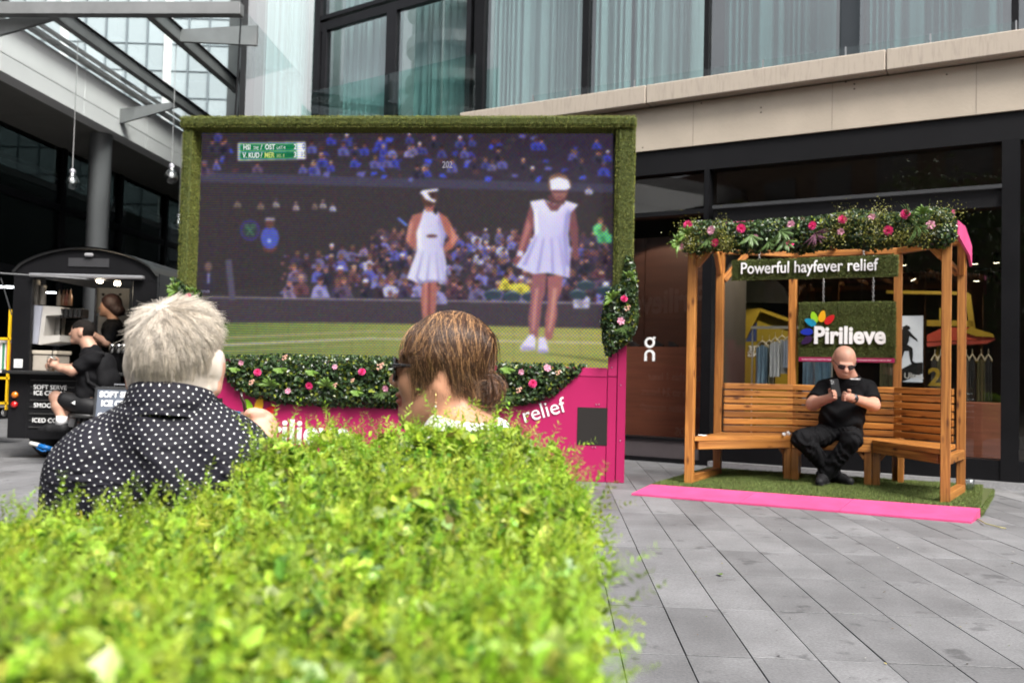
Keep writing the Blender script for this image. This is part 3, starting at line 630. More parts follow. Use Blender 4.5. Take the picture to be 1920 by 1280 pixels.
def spectator(x, y, s, layer, wht=.6, tint=None):
    body = tint or (rs.choice([(126, 124, 186), (150, 144, 190), (98, 96, 168), (186, 182, 206), (112, 104, 140), (140, 120, 150)]) if rs.random() < wht else rs.choice([(62, 48, 58), (84, 58, 66), (48, 46, 60), (104, 70, 74), (70, 60, 82), (96, 80, 100)]))
    skin = rs.choice([(150, 104, 96), (170, 118, 104), (120, 80, 74), (92, 62, 60)]); j = lambda: rs.uniform(-.14, .14) * s
    poly([(x - .55 * s + j(), y + 1.15 * s), (x - .52 * s + j(), y + .5 * s), (x - .2 * s, y + .28 * s + j()), (x + .22 * s, y + .3 * s + j()), (x + .55 * s + j(), y + .55 * s), (x + .6 * s + j(), y + 1.15 * s)], body, layer)
    poly([(x - .12 * s, y + 1.1 * s), (x - .3 * s, y + .7 * s), (x + .05 * s, y + .6 * s), (x + .2 * s, y + 1.1 * s)], tuple(int(q * .72) for q in body), layer + .3)
    ell(x, y + .05 * s, .2 * s, .27 * s, skin, layer + .4, 8)
    if rs.random() < .45: poly([(x - .24 * s, y - .05 * s), (x - .14 * s, y - .3 * s), (x + .16 * s, y - .3 * s), (x + .24 * s, y - .05 * s)], rs.choice([(215, 212, 226), (60, 44, 44), (180, 150, 130), (90, 80, 110)]), layer + .5)
    else: ell(x, y - .12 * s, .21 * s, .16 * s, rs.choice([(50, 36, 36), (70, 52, 46), (110, 84, 66)]), layer + .5, 8)
for k in range(74):                               # upper tier, sparse and dark
    x = rs.uniform(382, 1140); y = rs.choice([256, 274, 296, 312]) + rs.uniform(-4, 4)
    if 440 < x < 590 and y < 312: continue
    spectator(x, yb(x, y), rs.uniform(13, 20), 2, .35, rs.choice([None, (70, 74, 160), (74, 74, 130), (62, 58, 72), (58, 54, 66), (96, 94, 150)]))
for k in range(90):
    x = rs.uniform(382, 1140); y = rs.uniform(250, 335)
    if 440 < x < 590 and y < 312: continue
    poly([(x, y), (x + rs.uniform(3, 16), y + rs.uniform(-2, 3)), (x + rs.uniform(2, 14), y + rs.uniform(4, 12)), (x - 3, y + rs.uniform(3, 9))], rs.choice([(72, 84, 196), (64, 66, 140), (100, 98, 160), (70, 60, 66), (84, 58, 60)]), 1.6)
for x, y in ((448, 376), (492, 380), (522, 376), (560, 382), (596, 380), (630, 384), (612, 378), (1105, 352)):
    spectator(x, y, 11, 2, .9, rs.choice([(150, 140, 140), (170, 168, 190), (120, 104, 96)]))
for row, (y, s, n) in enumerate(((430, 16, 22), (448, 18, 26), (466, 20, 27), (484, 22, 27), (506, 25, 25), (532, 28, 22))):
    lo = (720, 690, 620, 556, 535, 535)[row]
    for k in range(n):
        x = lo + (1140 - lo) * (k + rs.uniform(.1, .9)) / n
        spectator(x, yb(x, y) + rs.uniform(-5, 5), s * rs.uniform(.85, 1.1), 2 + row * .12, .55 if x > 860 else .42)
for x, y, c in ((955, 516, (206, 196, 70)), (982, 524, (210, 200, 80)), (1126, 414, (110, 200, 130)), (1132, 428, (90, 180, 120))): spectator(x, y, 24, 3, 1, c)
for x, y in ((930, 552), (965, 555), (1000, 556), (1100, 535), (1135, 545), (1085, 552)):
    ell(x, y, 17, 10, (52, 66, 74), 3.2); poly([(x - 16, y - 3), (x, y - 10), (x + 16, y - 3), (x, y - 8)], (190, 196, 214), 3.3)
for k in range(520):
    x = rs.uniform(530, 1144); y = yb(x, rs.uniform(430, 556)); 
    if x < 700 and y < 480: continue
    q_ = rs.uniform(2, 6); poly([(x - q_, y + rs.uniform(-2, 2)), (x + rs.uniform(-1, 2), y - q_ * .8), (x + q_, y + rs.uniform(-2, 2)), (x + rs.uniform(-2, 2), y + q_ * rs.uniform(.6, 1.4))], rs.choice([(56, 46, 52), (60, 50, 58), (48, 42, 50), (92, 62, 66), (120, 84, 84), (104, 100, 160), (74, 60, 74), (130, 92, 84)]), 2.9)
# official and the round crest with crossed rackets
ell(510, 446, 18, 22, (78, 88, 168), 3); ell(510, 466, 14, 8, (96, 60, 54), 2.9); ell(510, 420, 9, 9, (96, 66, 58), 3.1); poly([(500, 414), (503, 408), (519, 409), (520, 414)], (150, 140, 150), 3.2); ell(509, 452, 4, 4, (150, 170, 230), 3.3)
for r_, c_, l_ in ((19, (64, 58, 140), 3), (16.5, (62, 56, 62), 3.1), (13.5, (58, 62, 110), 3.2), (12.5, (54, 66, 62), 3.3)): ell(472, 432, r_, r_ * 1.02, c_, l_, 22)
for sg in (-1, 1):
    poly([(472 - sg * 7, 441), (472 - sg * 6, 442), (472 + sg * 5, 427), (472 + sg * 4, 426)], (92, 150, 110), 3.4); ell(472 + sg * 6, 424.5, 3.6, 4.6, (92, 150, 110), 3.4, 10, sg * .6); ell(472 + sg * 6, 424.5, 2.4, 3.4, (54, 66, 62), 3.5, 10, sg * .6)
# steward far side and a pale post
poly([(424, 488), (436, 486), (444, 562), (432, 563)], (86, 82, 96), 3); ell(391, 500, 7, 9, (110, 90, 84), 3); poly([(380, 545), (384, 512), (400, 512), (404, 546)], (54, 50, 60), 3); poly([(389, 512), (394, 512), (393, 532), (389, 532)], (130, 128, 168), 3.1)
# player seen from behind, white dress
SK, WH = (166, 106, 96), (206, 202, 226)
poly([(800, 520), (826, 522), (826, 560), (822, 600), (800, 600), (796, 560)], SK, 4.6); poly([(811, 522), (814, 522), (813, 600), (810, 600)], (110, 66, 62), 4.7)
poly([(800, 398), (780, 404), (772, 428), (768, 452), (778, 462), (788, 470), (790, 440), (800, 430)], SK, 4.6); poly([(826, 396), (846, 408), (858, 432), (866, 448), (856, 466), (842, 472), (838, 466), (850, 448), (838, 430)], (168, 104, 90), 4.6)
poly([(802, 393), (808, 391), (822, 391), (828, 396), (836, 420), (842, 440), (838, 466), (844, 492), (842, 528), (832, 533), (826, 526), (808, 527), (794, 532), (770, 522), (778, 500), (789, 470), (788, 436), (796, 414)], None, 5, [WH] * 4 + [(188, 182, 214)] * 5 + [(216, 214, 232)] * 9)
ell(817, 443, 11, 3, (96, 64, 64), 5.2); ell(812, 372, 15, 17, (84, 58, 48), 5.3); poly([(803, 385), (822, 385), (822, 397), (806, 397)], SK, 5.1); poly([(820, 388), (828, 394), (826, 404), (820, 399)], (46, 36, 40), 5.4)
poly([(794, 362), (800, 357), (828, 354), (829, 358), (808, 361), (815, 372), (825, 376), (822, 380), (806, 374), (798, 364)], (226, 224, 238), 5.5)
poly([(752, 410), (755, 408), (772, 422), (769, 425)], (110, 140, 230), 5.5)
# player seen from the front, white dress and visor
poly([(1002, 512), (1028, 516), (1026, 548), (1020, 566), (1018, 590), (1012, 632), (998, 632), (995, 596), (999, 566), (1000, 545)], (146, 96, 98), 5.6); poly([(1030, 518), (1058, 515), (1056, 545), (1047, 566), (1048, 590), (1038, 636), (1025, 636), (1026, 596), (1031, 566)], (158, 102, 98), 5.6)
poly([(1000, 382), (988, 420), (980, 452), (972, 480), (968, 496), (978, 500), (986, 478), (998, 450), (1006, 420)], (134, 84, 84), 5.6); poly([(1078, 382), (1086, 430), (1086, 470), (1088, 486), (1078, 488), (1074, 460), (1068, 420)], (122, 78, 80), 5.6)
poly([(998, 378), (1022, 374), (1042, 382), (1062, 376), (1086, 384), (1072, 400), (1068, 440), (1072, 480), (1070, 522), (1050, 516), (1030, 512), (1004, 514), (972, 500), (992, 470), (1006, 440), (1006, 402)], None, 5.8, [(226, 222, 240)] * 5 + [(186, 180, 220)] * 4 + [(204, 200, 230)] * 7)
ell(1052, 352, 17, 22, (132, 90, 88), 6); poly([(1030, 366), (1066, 366), (1060, 384), (1036, 382)], (96, 62, 64), 5.9); ell(1050, 336, 18, 10, (140, 104, 84), 6.1); poly([(1034, 338), (1050, 332), (1068, 338), (1072, 352), (1062, 357), (1036, 356)], (226, 224, 244), 6.2)
poly([(976, 470), (986, 472), (984, 482), (974, 480)], (210, 206, 226), 6)
poly([(996, 628), (1004, 626), (1008, 634), (1008, 656), (982, 657), (980, 650)], (220, 212, 236), 6.2); poly([(1014, 632), (1026, 632), (1032, 656), (1030, 661), (1012, 660)], (216, 208, 234), 6.2)
poly([(1000, 658), (1140, 674), (1140, 679), (1030, 663)], (104, 108, 66), 4.5)
# cloth folds, muscle shading, faces and hair on the two players
for x0, y0, x1, y1, w_ in ((800, 470, 786, 524, 5), (812, 476, 806, 526, 4), (824, 474, 828, 526, 5), (834, 480, 838, 524, 3)): poly([(x0, y0), (x0 + 2, y0), (x1 + w_, y1), (x1 - 1, y1)], (172, 166, 204), 5.15)
poly([(829, 398), (836, 420), (842, 440), (838, 466), (832, 462), (834, 440), (828, 420)], (170, 164, 202), 5.12); poly([(797, 416), (790, 438), (792, 468), (797, 466), (797, 440)], (228, 226, 240), 5.12)
poly([(776, 412), (772, 430), (769, 450), (774, 456), (778, 440), (782, 420)], (196, 134, 118), 4.8); poly([(850, 418), (860, 438), (864, 448), (856, 460), (852, 452), (854, 444)], (198, 136, 118), 4.8); poly([(804, 530), (808, 530), (806, 580), (802, 596)], (192, 130, 116), 4.8)
ell(806, 368, 4, 8, (120, 84, 62), 5.35); ell(818, 366, 5, 7, (64, 44, 40), 5.35); poly([(788, 520), (800, 527), (812, 524), (826, 525), (842, 526), (841, 530), (826, 529), (808, 530), (792, 534)], (150, 142, 178), 5.2)
for x0, y0, x1, y1, w_ in ((1010, 440, 984, 498, 8), (1022, 446, 1010, 510, 6), (1036, 446, 1038, 512, 5), (1050, 444, 1060, 516, 5)): poly([(x0, y0), (x0 + 3, y0), (x1 + w_, y1), (x1 - 1, y1)], (168, 162, 208), 5.9)
poly([(1068, 392), (1072, 402), (1066, 440), (1070, 500), (1062, 498), (1058, 440), (1062, 404)], (160, 154, 202), 5.95); poly([(1004, 392), (1012, 392), (1014, 436), (1008, 446)], (232, 230, 246), 5.95); poly([(1024, 376), (1042, 384), (1060, 378), (1048, 396), (1036, 396)], (120, 80, 80), 5.95)
poly([(994, 410), (986, 440), (978, 470), (974, 482), (980, 480), (990, 452), (1000, 424)], (172, 116, 108), 5.75); poly([(1008, 540), (1014, 540), (1010, 580), (1006, 620), (1002, 620), (1003, 580)], (186, 132, 124), 5.75); poly([(1040, 540), (1047, 540), (1042, 590), (1034, 624), (1031, 620), (1036, 580)], (192, 138, 126), 5.75)
poly([(1038, 358), (1066, 358), (1062, 370), (1054, 376), (1044, 374)], (150, 104, 98), 6.15); poly([(1040, 357), (1065, 357), (1065, 361), (1040, 361)], (92, 60, 62), 6.3); poly([(1046, 369), (1058, 369), (1056, 372), (1048, 372)], (112, 64, 66), 6.3); ell(1034, 348, 4, 10, (110, 80, 66), 6.05); ell(1070, 346, 4, 9, (110, 80, 66), 6.05); ell(1050, 329, 7, 5, (120, 88, 72), 6.12)
poly([(984, 648), (1006, 650), (1008, 656), (982, 657)], (168, 160, 190), 6.3); poly([(1013, 654), (1031, 655), (1030, 661), (1012, 660)], (164, 156, 188), 6.3)
# score panel
poly([(449, 268), (578, 266), (579, 298), (449, 301)], (225, 228, 232), 6.4); poly([(452, 270), (561, 268.5), (562, 282), (452, 283.5)], (28, 120, 74), 6.6); poly([(452, 285), (562, 283.5), (562, 297), (452, 298.5)], (24, 110, 68), 6.6)
lm, lt, lb = nodes_of('led_picture'); LL = lt.links; lb.inputs['Base Color'].default_value = (.004, .004, .005, 1); lb.inputs['Roughness'].default_value = .6; lb.inputs['Specular IOR Level'].default_value = .08
at = N(lt, 'ShaderNodeAttribute', attribute_name='Col'); co = N(lt, 'ShaderNodeTexCoord'); sx = N(lt, 'ShaderNodeSeparateXYZ'); LL.new(co.outputs['Object'], sx.inputs[0])
PITCH_LED = .031
def wave(src, ph, per=PITCH_LED):
    a = N(lt, 'ShaderNodeMath', operation='MULTIPLY_ADD'); a.inputs[1].default_value = 2 * math.pi / per; a.inputs[2].default_value = ph; LL.new(src, a.inputs[0]); b = N(lt, 'ShaderNodeMath', operation='SINE'); LL.new(a.outputs[0], b.inputs[0]); return b.outputs[0]
def mul_(a, b):
    q = N(lt, 'ShaderNodeMath', operation='MULTIPLY'); LL.new(a, q.inputs[0])
    if isinstance(b, float): q.inputs[1].default_value = b
    else: LL.new(b, q.inputs[1])
    return q.outputs[0]
dot = mul_(wave(sx.outputs[0], 0.), wave(sx.outputs[2], 0.)); stripe = wave(sx.outputs[2], 1.0, .021)
fr_ = N(lt, 'ShaderNodeMapRange'); fr_.inputs[1].default_value = SL; fr_.inputs[2].default_value = -1.2; LL.new(sx.outputs[0], fr_.inputs[0])
mixm = N(lt, 'ShaderNodeMix'); mixm.data_type = 'FLOAT'; LL.new(fr_.outputs[0], mixm.inputs[0]); LL.new(stripe, mixm.inputs[2]); LL.new(dot, mixm.inputs[3]); patt = mixm.outputs[0]
cmb = N(lt, 'ShaderNodeCombineColor'); sc = N(lt, 'ShaderNodeSeparateColor'); LL.new(at.outputs['Color'], sc.inputs[0])
for k, amp in enumerate((-.6, -.55, .95)):
    q = N(lt, 'ShaderNodeMath', operation='MULTIPLY_ADD'); q.inputs[1].default_value = amp; q.inputs[2].default_value = 1.0; LL.new(patt, q.inputs[0]); LL.new(mul_(sc.outputs[k], q.outputs[0]), cmb.inputs[k])
LL.new(cmb.outputs[0], lb.inputs['Emission Color']); lb.inputs['Emission Strength'].default_value = .88 / EXP
rgp = np.random.default_rng(3); img = blur(paint(), 2); img = 62 + (img - 62) * 1.12; img[..., 2] += 3
img = np.clip(img + blur(rgp.normal(0, 9, (PH_, PW_, 3)), 1), 0, 255)
xsP = PX0 + (np.arange(PW_) + .5) / PSC; ysP = PY0 + (np.arange(PH_) + .5) / PSC
uu = np.array([hS(x, 460)[0] for x in xsP]); 
c00, c10, c01, c11 = (np.array(hS(x, y)) for x, y in ((PX0, PY0), (PX1, PY0), (PX0, PY1), (PX1, PY1)))
tx, ty = np.meshgrid((xsP - PX0) / (PX1 - PX0), (ysP - PY0) / (PY1 - PY0)); UZ = (c00 * ((1 - tx) * (1 - ty))[..., None] + c10 * (tx * (1 - ty))[..., None] + c01 * ((1 - tx) * ty)[..., None] + c11 * (tx * ty)[..., None])
Vp = np.stack([UZ[..., 0], np.full(tx.shape, VL), UZ[..., 1]], -1).reshape(-1, 3); ii = np.arange(PW_ * PH_).reshape(PH_, PW_); Qp = np.stack([ii[1:, :-1], ii[1:, 1:], ii[:-1, 1:], ii[:-1, :-1]], -1).reshape(-1, 4)
pic = raw_mesh('led_picture', Vp, Qp, lm, scr, False, s2l(img.reshape(-1, 3)))
def scr_text(body, x, y, size_px, col, layer=8, bold=.0):
    m = mat('screen_text_%d_%d_%d' % col, (.02, .02, .02), .6, emit=tuple(s2l(col)), estr=1.0 / EXP)
    u, z = hS(x, y); return text('screen_text', body, size_px / 217 * 1.3, m, scr, stand(u, VL - .004, z, 0) @ Matrix.Scale(.74, 4, (1, 0, 0)), 0.0, bold)
W_ = (236, 240, 240)
scr_text('HSI', 456, 281, 11, W_, bold=.0012); scr_text('TPE', 475, 281, 7, W_); scr_text('/', 489, 281, 11, W_, bold=.001); scr_text('OST', 497, 280.5, 11, W_, bold=.0012); scr_text('LAT 4', 519, 280, 7, W_); scr_text('2', 551, 280, 11, W_, bold=.0012); scr_text('0', 567, 279.5, 11, (40, 36, 110), bold=.0012)
scr_text('V. KUD', 455, 296, 11, W_, bold=.0012); scr_text('/', 489, 295.5, 11, W_, bold=.001); scr_text('MER', 496, 295.5, 11, (200, 214, 110), bold=.0012); scr_text('BEL 8', 519, 295, 7, (170, 200, 130)); scr_text('3', 551, 295, 11, W_, bold=.0012); scr_text('15', 564, 294.5, 11, (40, 36, 110), bold=.0012)
scr_text('202', 829, 315, 14, (150, 146, 160), 7, .001); scr_text('ROVER', 377, 549, 6, (120, 116, 150), 7)
# ---- turf frame
TURF = mat('fake_turf', (.06, .09, .015), .75, attr='Col', var=.06); TURFB = mat('turf_backing', (.06, .075, .016), .9, 0, .3, 40)
def turf_bar(name, u0, u1, v0, v1, z0, z1, parent, dens=34000, h=.015, base=(.135, .15, .026)):
    b = sbox(u0, u1, v0, v1, z0, z1, TURFB, name, parent, .02)
    w, d, t = u1 - u0, v1 - v0, z1 - z0; e = .004
    fs = [((e, 0, e), (w - 2 * e, 0, 0), (0, 0, t - 2 * e)), ((e, d - e, t), (w - 2 * e, 0, 0), (0, -d + 2 * e, 0))[0:3], ((0, e, e), (0, 0, t - 2 * e), (0, d - 2 * e, 0)), ((w, e, e), (0, d - 2 * e, 0), (0, 0, t - 2 * e)), ((e, e, 0), (0, d - 2 * e, 0), (w - 2 * e, 0, 0))]
    fs[1] = ((e, e, t), (w - 2 * e, 0, 0), (0, d - 2 * e, 0))
    V, Fq, C = turf(fs, dens, h, base=base); o = raw_mesh('turf_blades', V, Fq, TURF, b, False, C); o['kind'] = 'stuff'; return b
zi = zT - .01
turf_bar('turf_top', SL, .035, -.12, .45, zi + .012, ST, scr)
turf_bar('turf_column', SL + .014, uL - .016, -.09, .4, FS.hit(360, 690, 0)[1], zi, scr); turf_bar('turf_column', uR + .03, .03, -.09, .4, FS.hit(1165, 610, 0)[1], zi, scr)
# ---- lettering and petals on the base
WHITEP = mat('white_letter', (.86, .86, .86), .4, 0, .02); PET = [(.02, .3, .62), (.3, .62, .03), (.85, .48, .03), (.72, .16, .02), (.62, .02, .03)]
PCOLS = {'violet': (.03, .008, .06), 'blue': (.01, .03, .4), 'cyan': (.01, .27, .45), 'green': (.3, .6, .02), 'orange': (.8, .4, .01), 'red': (.55, .01, .015)}
def petal(parent, M, w, h, col, ext=.004):
    pts = [(w * .5 * math.sin(t) * (1 + .25 * math.cos(t)), h * .5 * -math.cos(t)) for t in np.linspace(0, 2 * math.pi, 20, endpoint=False)]
    o = MB().prism(pts, -ext, 0).build('petal', mat('petal_%s' % col, PCOLS[col], .4, 0, .04), parent); o.matrix_local = M; return o
def lettering(parent, body, x, y, px_h, fr, v, bold, slope=0.0, m=None, ext=.004, name='lettering', sp=1.0, flip=False):
    u, z = fr.hit(x, y, v); M = Matrix.Translation((u, v, z)) @ Matrix.Rotation(slope, 4, 'Y').inverted() @ Matrix.Rotation(R(90), 4, 'X'); return text(name, body, px_h, m or WHITEP, parent, M, ext, bold, spacing=sp)
lettering(scr, 'Pirilieve', 456, 828, .3, FS, -.006, .006)
lettering(scr, 'relief', 982, 793, .185, FS, -.006, -.0005, R(17)); lettering(scr, 'hayfever', 842, 842, .185, FS, -.006, -.0005, R(9))
for x, y, c, a in ((448, 779, 'cyan', -70), (466, 762, 'green', -20), (486, 758, 'orange', 12), (505, 771, 'red', 45), (440, 797, 'blue', -100)):
    u, z = FS.hit(x, y, -.006); petal(scr, Matrix.Translation((u, -.006, z)) @ Matrix.Rotation(R(a), 4, 'Y'), .075, .14, c)
# ---- back of the screen: what the shop glass mirrors
bk = sbox(SL + .05, -.02, DB, DB + .02, .0, 1.05, PINK, 'back_panel'); bk2 = sbox(SL + .05, -.02, DB, DB + .015, 1.06, ST - .05, mat('back_cover', (.035, .035, .03), .8), 'back_cover')
for i, (s_, z) in enumerate((('Acts within 1 hour', .86), ('Lasts up to 24 hours', .66), ('Prescription strength', .46), ('ALFIELDS', .16))):
    o = text('back_lettering', s_, .15, WHITEP, scr, Matrix.Translation((-.16, DB + .024, z)) @ Matrix.Rotation(math.pi, 4, 'Z') @ Matrix.Rotation(R(90), 4, 'X'), .002, .001 if i < 3 else .004)
o = text('back_lettering', 'Pirilieve', .44, mat('white_letter', (0, 0, 0)), scr, Matrix.Translation((-.25, DB + .024, 1.75)) @ Matrix.Rotation(math.pi, 4, 'Z') @ Matrix.Rotation(R(90), 4, 'X'), .004, .012)
for c, a, dx_, dz in (('cyan', -75, -.22, -.02), ('green', -22, -.06, .12), ('orange', 14, .07, .13), ('red', 50, .2, .04), ('blue', -105, -.24, -.15)):
    petal(scr, Matrix.Translation((-.32 - dx_, DB + .022, 2.2 + dz)) @ Matrix.Rotation(math.pi, 4, 'Z') @ Matrix.Rotation(R(a), 4, 'Y'), .13, .22, c)

# ================================================================== GARLANDS
GLEAF = mat('garland_leaf', (.03, .06, .015), .32, attr='Col', var=.05, trans=.12, spec=.6)
FROND = mat('fern_frond', (.12, .22, .03), .5, 0, .2, 30, trans=.2); FROND2 = mat('grass_spray', (.1, .17, .05), .5, 0, .2, 30, trans=.2); PURP = mat('purple_spray', (.11, .04, .07), .5, 0, .2, 30)
BLOOM = [mat('bloom_hot_pink', (.75, .05, .22), .55, 0, .15, 30, trans=.25), mat('bloom_pale_pink', (.72, .34, .46), .55, 0, .15, 30, trans=.25)]
PEACH = mat('peach_berries', (.7, .4, .3), .5, 0, .15)
def flower_mesh(kind):
    mb = MB(); n = 6 if kind else 9
    for layer in range(2 if kind else 3):
        for k in range(n - layer * 2):
            a = 2 * math.pi * k / (n - layer * 2) + layer * .4; r0 = 1 - layer * .3; t = .25 + layer * .35
            pts = [(0, 0, 0), (.32 * r0, .35 * r0, .12), (.38 * r0, .75 * r0, t * .6), (.14, 1.0 * r0, t), (-.14, 1.0 * r0, t * .9), (-.38 * r0, .75 * r0, t * .55), (-.32 * r0, .35 * r0, .12)]
            mb.add([(x * math.cos(a) - y * math.sin(a), x * math.sin(a) + y * math.cos(a), z + .05 * layer) for x, y, z in pts], [(0, 1, 2, 3), (0, 3, 4), (0, 4, 5, 6)], BLOOM[kind])
    o = mb.build('flower', BLOOM[kind], None); COL.objects.unlink(o); me = o.data; bpy.data.objects.remove(o); return me
FLOWER = [flower_mesh(0), flower_mesh(1)]
def frond_mesh(n, ln, w, droop, m, seed, spread=1.0):
    rg = random.Random(seed); mb = MB()
    for k in range(n):
        a = (k / max(1, n - 1) - .5) * 2.6 * spread + rg.uniform(-.15, .15); l = ln * rg.uniform(.75, 1.1); pts = []
        for i in range(6):
            t = i / 5; x = math.sin(a) * l * t; z = math.cos(a) * l * t - droop * l * t * t; y = -.035 * math.sin(t * 2.6) - .02 * t
            ww = w * math.sin(min(1, t * 1.15 + .08) * math.pi) ** .8 * .5 if i < 5 else 0.0005
            c, s = math.cos(a), -math.sin(a); pts.append(((x - c * ww, y, z - s * ww), (x, y - .006, z), (x + c * ww, y, z + s * ww)))
        vs = [p for q in pts for p in q]; mb.add(vs, [(3 * i + j, 3 * i + j + 1, 3 * i + j + 4, 3 * i + j + 3) for i in range(5) for j in (0, 1)], m)
    o = mb.build('frond', m, None); COL.objects.unlink(o); me = o.data; bpy.data.objects.remove(o); return me
FR = {'fern': frond_mesh(8, .12, .028, .25, FROND, 1), 'broad': frond_mesh(7, .1, .036, .5, FROND, 2, .8), 'grass': frond_mesh(16, .19, .009, .5, FROND2, 3, .75), 'purple': frond_mesh(14, .17, .01, .4, PURP, 4, .7), 'feather': frond_mesh(5, .2, .03, .4, FROND2, 5, .5)}
BERRY = MB()
for k in range(14):
    a = random.uniform(0, 6.28); r_ = random.uniform(0, .028); BERRY.lathe([(.0005, -.004), (.0045, -.002), (.0045, .003), (.0005, .005)], n=5, M=Matrix.Translation((math.cos(a) * r_, random.uniform(-.02, 0), math.sin(a) * r_)))
o = BERRY.build('berry_sprig', PEACH, None); COL.objects.unlink(o); BERRYM = o.data; bpy.data.objects.remove(o)
def in_poly(pts, q):
    x, y = q[:, 0], q[:, 1]; ins = np.zeros(len(q), bool); n = len(pts)
    for i in range(n):
        x1, y1 = pts[i]; x2, y2 = pts[(i + 1) % n]
        c = ((y1 > y) != (y2 > y)) & (x < (x2 - x1) * (y - y1) / (y2 - y1 + 1e-12) + x1); ins ^= c
    return ins
def garland(name, label, fr, pts_px, v, thick, n, seed, specials, size=.03, palette=None, yellow=.12, yclumps=()):
    """pts_px: outline on the vertical plane v; specials: (kind, x, y, angle, scale)"""
    t = thing(name, label, 'garland', fr.mat(), 'flower garlands'); rg = np.random.default_rng(seed)
    pl = [fr.hit(x, y, v) for x, y in pts_px]; A = np.array(pl); lo, hi = A.min(0), A.max(0)
    q = lo + rg.random((n * 4, 2)) * (hi - lo); q = q[in_poly(pl, q)][:n]; n = len(q)
    dist = np.full(n, 9.)
    for i in range(len(pl)):
        a, b = A[i], A[(i + 1) % len(pl)]; ab = b - a; tt = np.clip(((q - a) @ ab) / (ab @ ab + 1e-9), 0, 1); dist = np.minimum(dist, np.linalg.norm(q - a - tt[:, None] * ab, axis=1))
    dome = np.minimum(1, dist / .07) ** .5
    yv = v + thick * .3 - thick * dome * rg.uniform(.0, 1, n) ** .5 + rg.normal(0, .008, n)
    pos = np.stack([q[:, 0], yv, q[:, 1]], 1)
    cols = np.array([.022, .046, .014]) * rg.uniform(.5, 1.9, (n, 1)); yl = rg.random(n) < yellow; cols[yl] = np.array([.2, .24, .025]) * rg.uniform(.5, 1.3, (yl.sum(), 1)); lt_ = rg.random(n) < .15; cols[lt_] = np.array([.06, .11, .025]) * rg.uniform(.7, 1.3, (lt_.sum(), 1))
    nr = rg.normal(0, .75, (n, 3)) + np.array([0, -.8, .35]); sz = size * rg.uniform(.65, 1.35, n)
    parts = [scatter(LEAF_V, LEAF_F, pos, rot_to(nr, rg.uniform(0, 6.28, n)), sz, cols)]
    for x, y, rx, ry in yclumps:                  # loose yellow-green filler
        cu_, cz = fr.hit(x, y, v); m_ = 300; ps = rg.normal(0, .5, (m_, 2)); pp = np.stack([cu_ + ps[:, 0] * rx, v - thick * .75 - rg.random(m_) * .05, cz + ps[:, 1] * ry], 1)
        parts.append(scatter(LEAF_V, LEAF_F, pp, rot_to(rg.normal(0, 1, (m_, 3)) + [0, -.5, .3], rg.uniform(0, 6, m_)), size * .42 * rg.uniform(.6, 1.4, m_), np.array([.2, .2, .03]) * rg.uniform(.4, 1.4, (m_, 1))))
    V, Fq, C = merge(parts); o = raw_mesh('leaves', V, Fq, GLEAF, t, False, C); o['kind'] = 'stuff'
    MB().prism([tuple(A.mean(0) + (p - A.mean(0)) * np.array([.97, .78])) for p in A], v + thick * .05, v + thick * .3).build('backing', mat('garland_backing', (.01, .018, .006), .95), t)
    for kind, x, y, ang, s in specials:
        cu_, cz = fr.hit(x, y, v - thick * .8); d = v - thick * .8
        if kind in ('hot', 'pale'):
            f = link(bpy.data.objects.new('flower', FLOWER[kind == 'pale']), t); f.matrix_local = Matrix.Translation((cu_, d, cz)) @ Matrix.Rotation(R(90) + random.uniform(-.4, .3), 4, 'X') @ Matrix.Rotation(random.uniform(-.4, .4), 4, 'Y') @ Matrix.Rotation(random.random() * 6, 4, 'Z') @ Matrix.Scale(.03 * s, 4)
        elif kind == 'berry': f = link(bpy.data.objects.new('berry_sprig', BERRYM), t); f.matrix_local = Matrix.Translation((cu_, d - .01, cz)) @ Matrix.Scale(1.3 * s, 4)
        else: f = link(bpy.data.objects.new('frond', FR[kind]), t); f.matrix_local = Matrix.Translation((cu_, d + .005, cz)) @ Matrix.Rotation(R(ang), 4, 'Y') @ Matrix.Scale(s, 4)
    return t
garland('flower_garland', 'wide leafy garland with pink flowers under the video screen', FS,
    [(404, 668), (520, 664), (700, 668), (900, 678), (1060, 682), (1100, 684), (1086, 700), (1062, 722), (1040, 742), (1000, 758), (940, 764), (860, 762), (760, 766), (690, 764), (600, 762), (530, 758), (480, 748), (440, 730), (418, 700)], -.02, .13, 9500, 3,
    [('hot', 483, 698, 0, 1.1), ('hot', 580, 723, 0, 1.1), ('hot', 679, 697, 0, 1.1), ('hot', 926, 689, 0, 1), ('hot', 999, 719, 0, 1.2), ('pale', 540, 733, 0, .9), ('pale', 628, 688, 0, .8), ('pale', 723, 728, 0, 1), ('pale', 977, 697, 0, .9), ('pale', 1026, 690, 0, 1.1), ('pale', 452, 680, 0, .8),
     ('berry', 475, 718, 0, 1), ('berry', 537, 672, 0, 1), ('berry', 630, 724, 0, .9), ('berry', 716, 689, 0, 1.3), ('berry', 663, 714, 0, .7), ('berry', 975, 733, 0, 1), ('berry', 1048, 700, 0, .9),
     ('broad', 442, 690, 180, .9), ('broad', 527, 690, 170, 1.1), ('fern', 508, 722, 0, 1.1), ('broad', 586, 695, 180, 1), ('fern', 614, 724, 20, 1.1), ('broad', 670, 733, 180, 1), ('broad', 952, 690, 180, 1.1), ('grass', 716, 735, 165, .8), ('grass', 948, 742, 170, .9), ('fern', 800, 720, 0, 1)], .036)
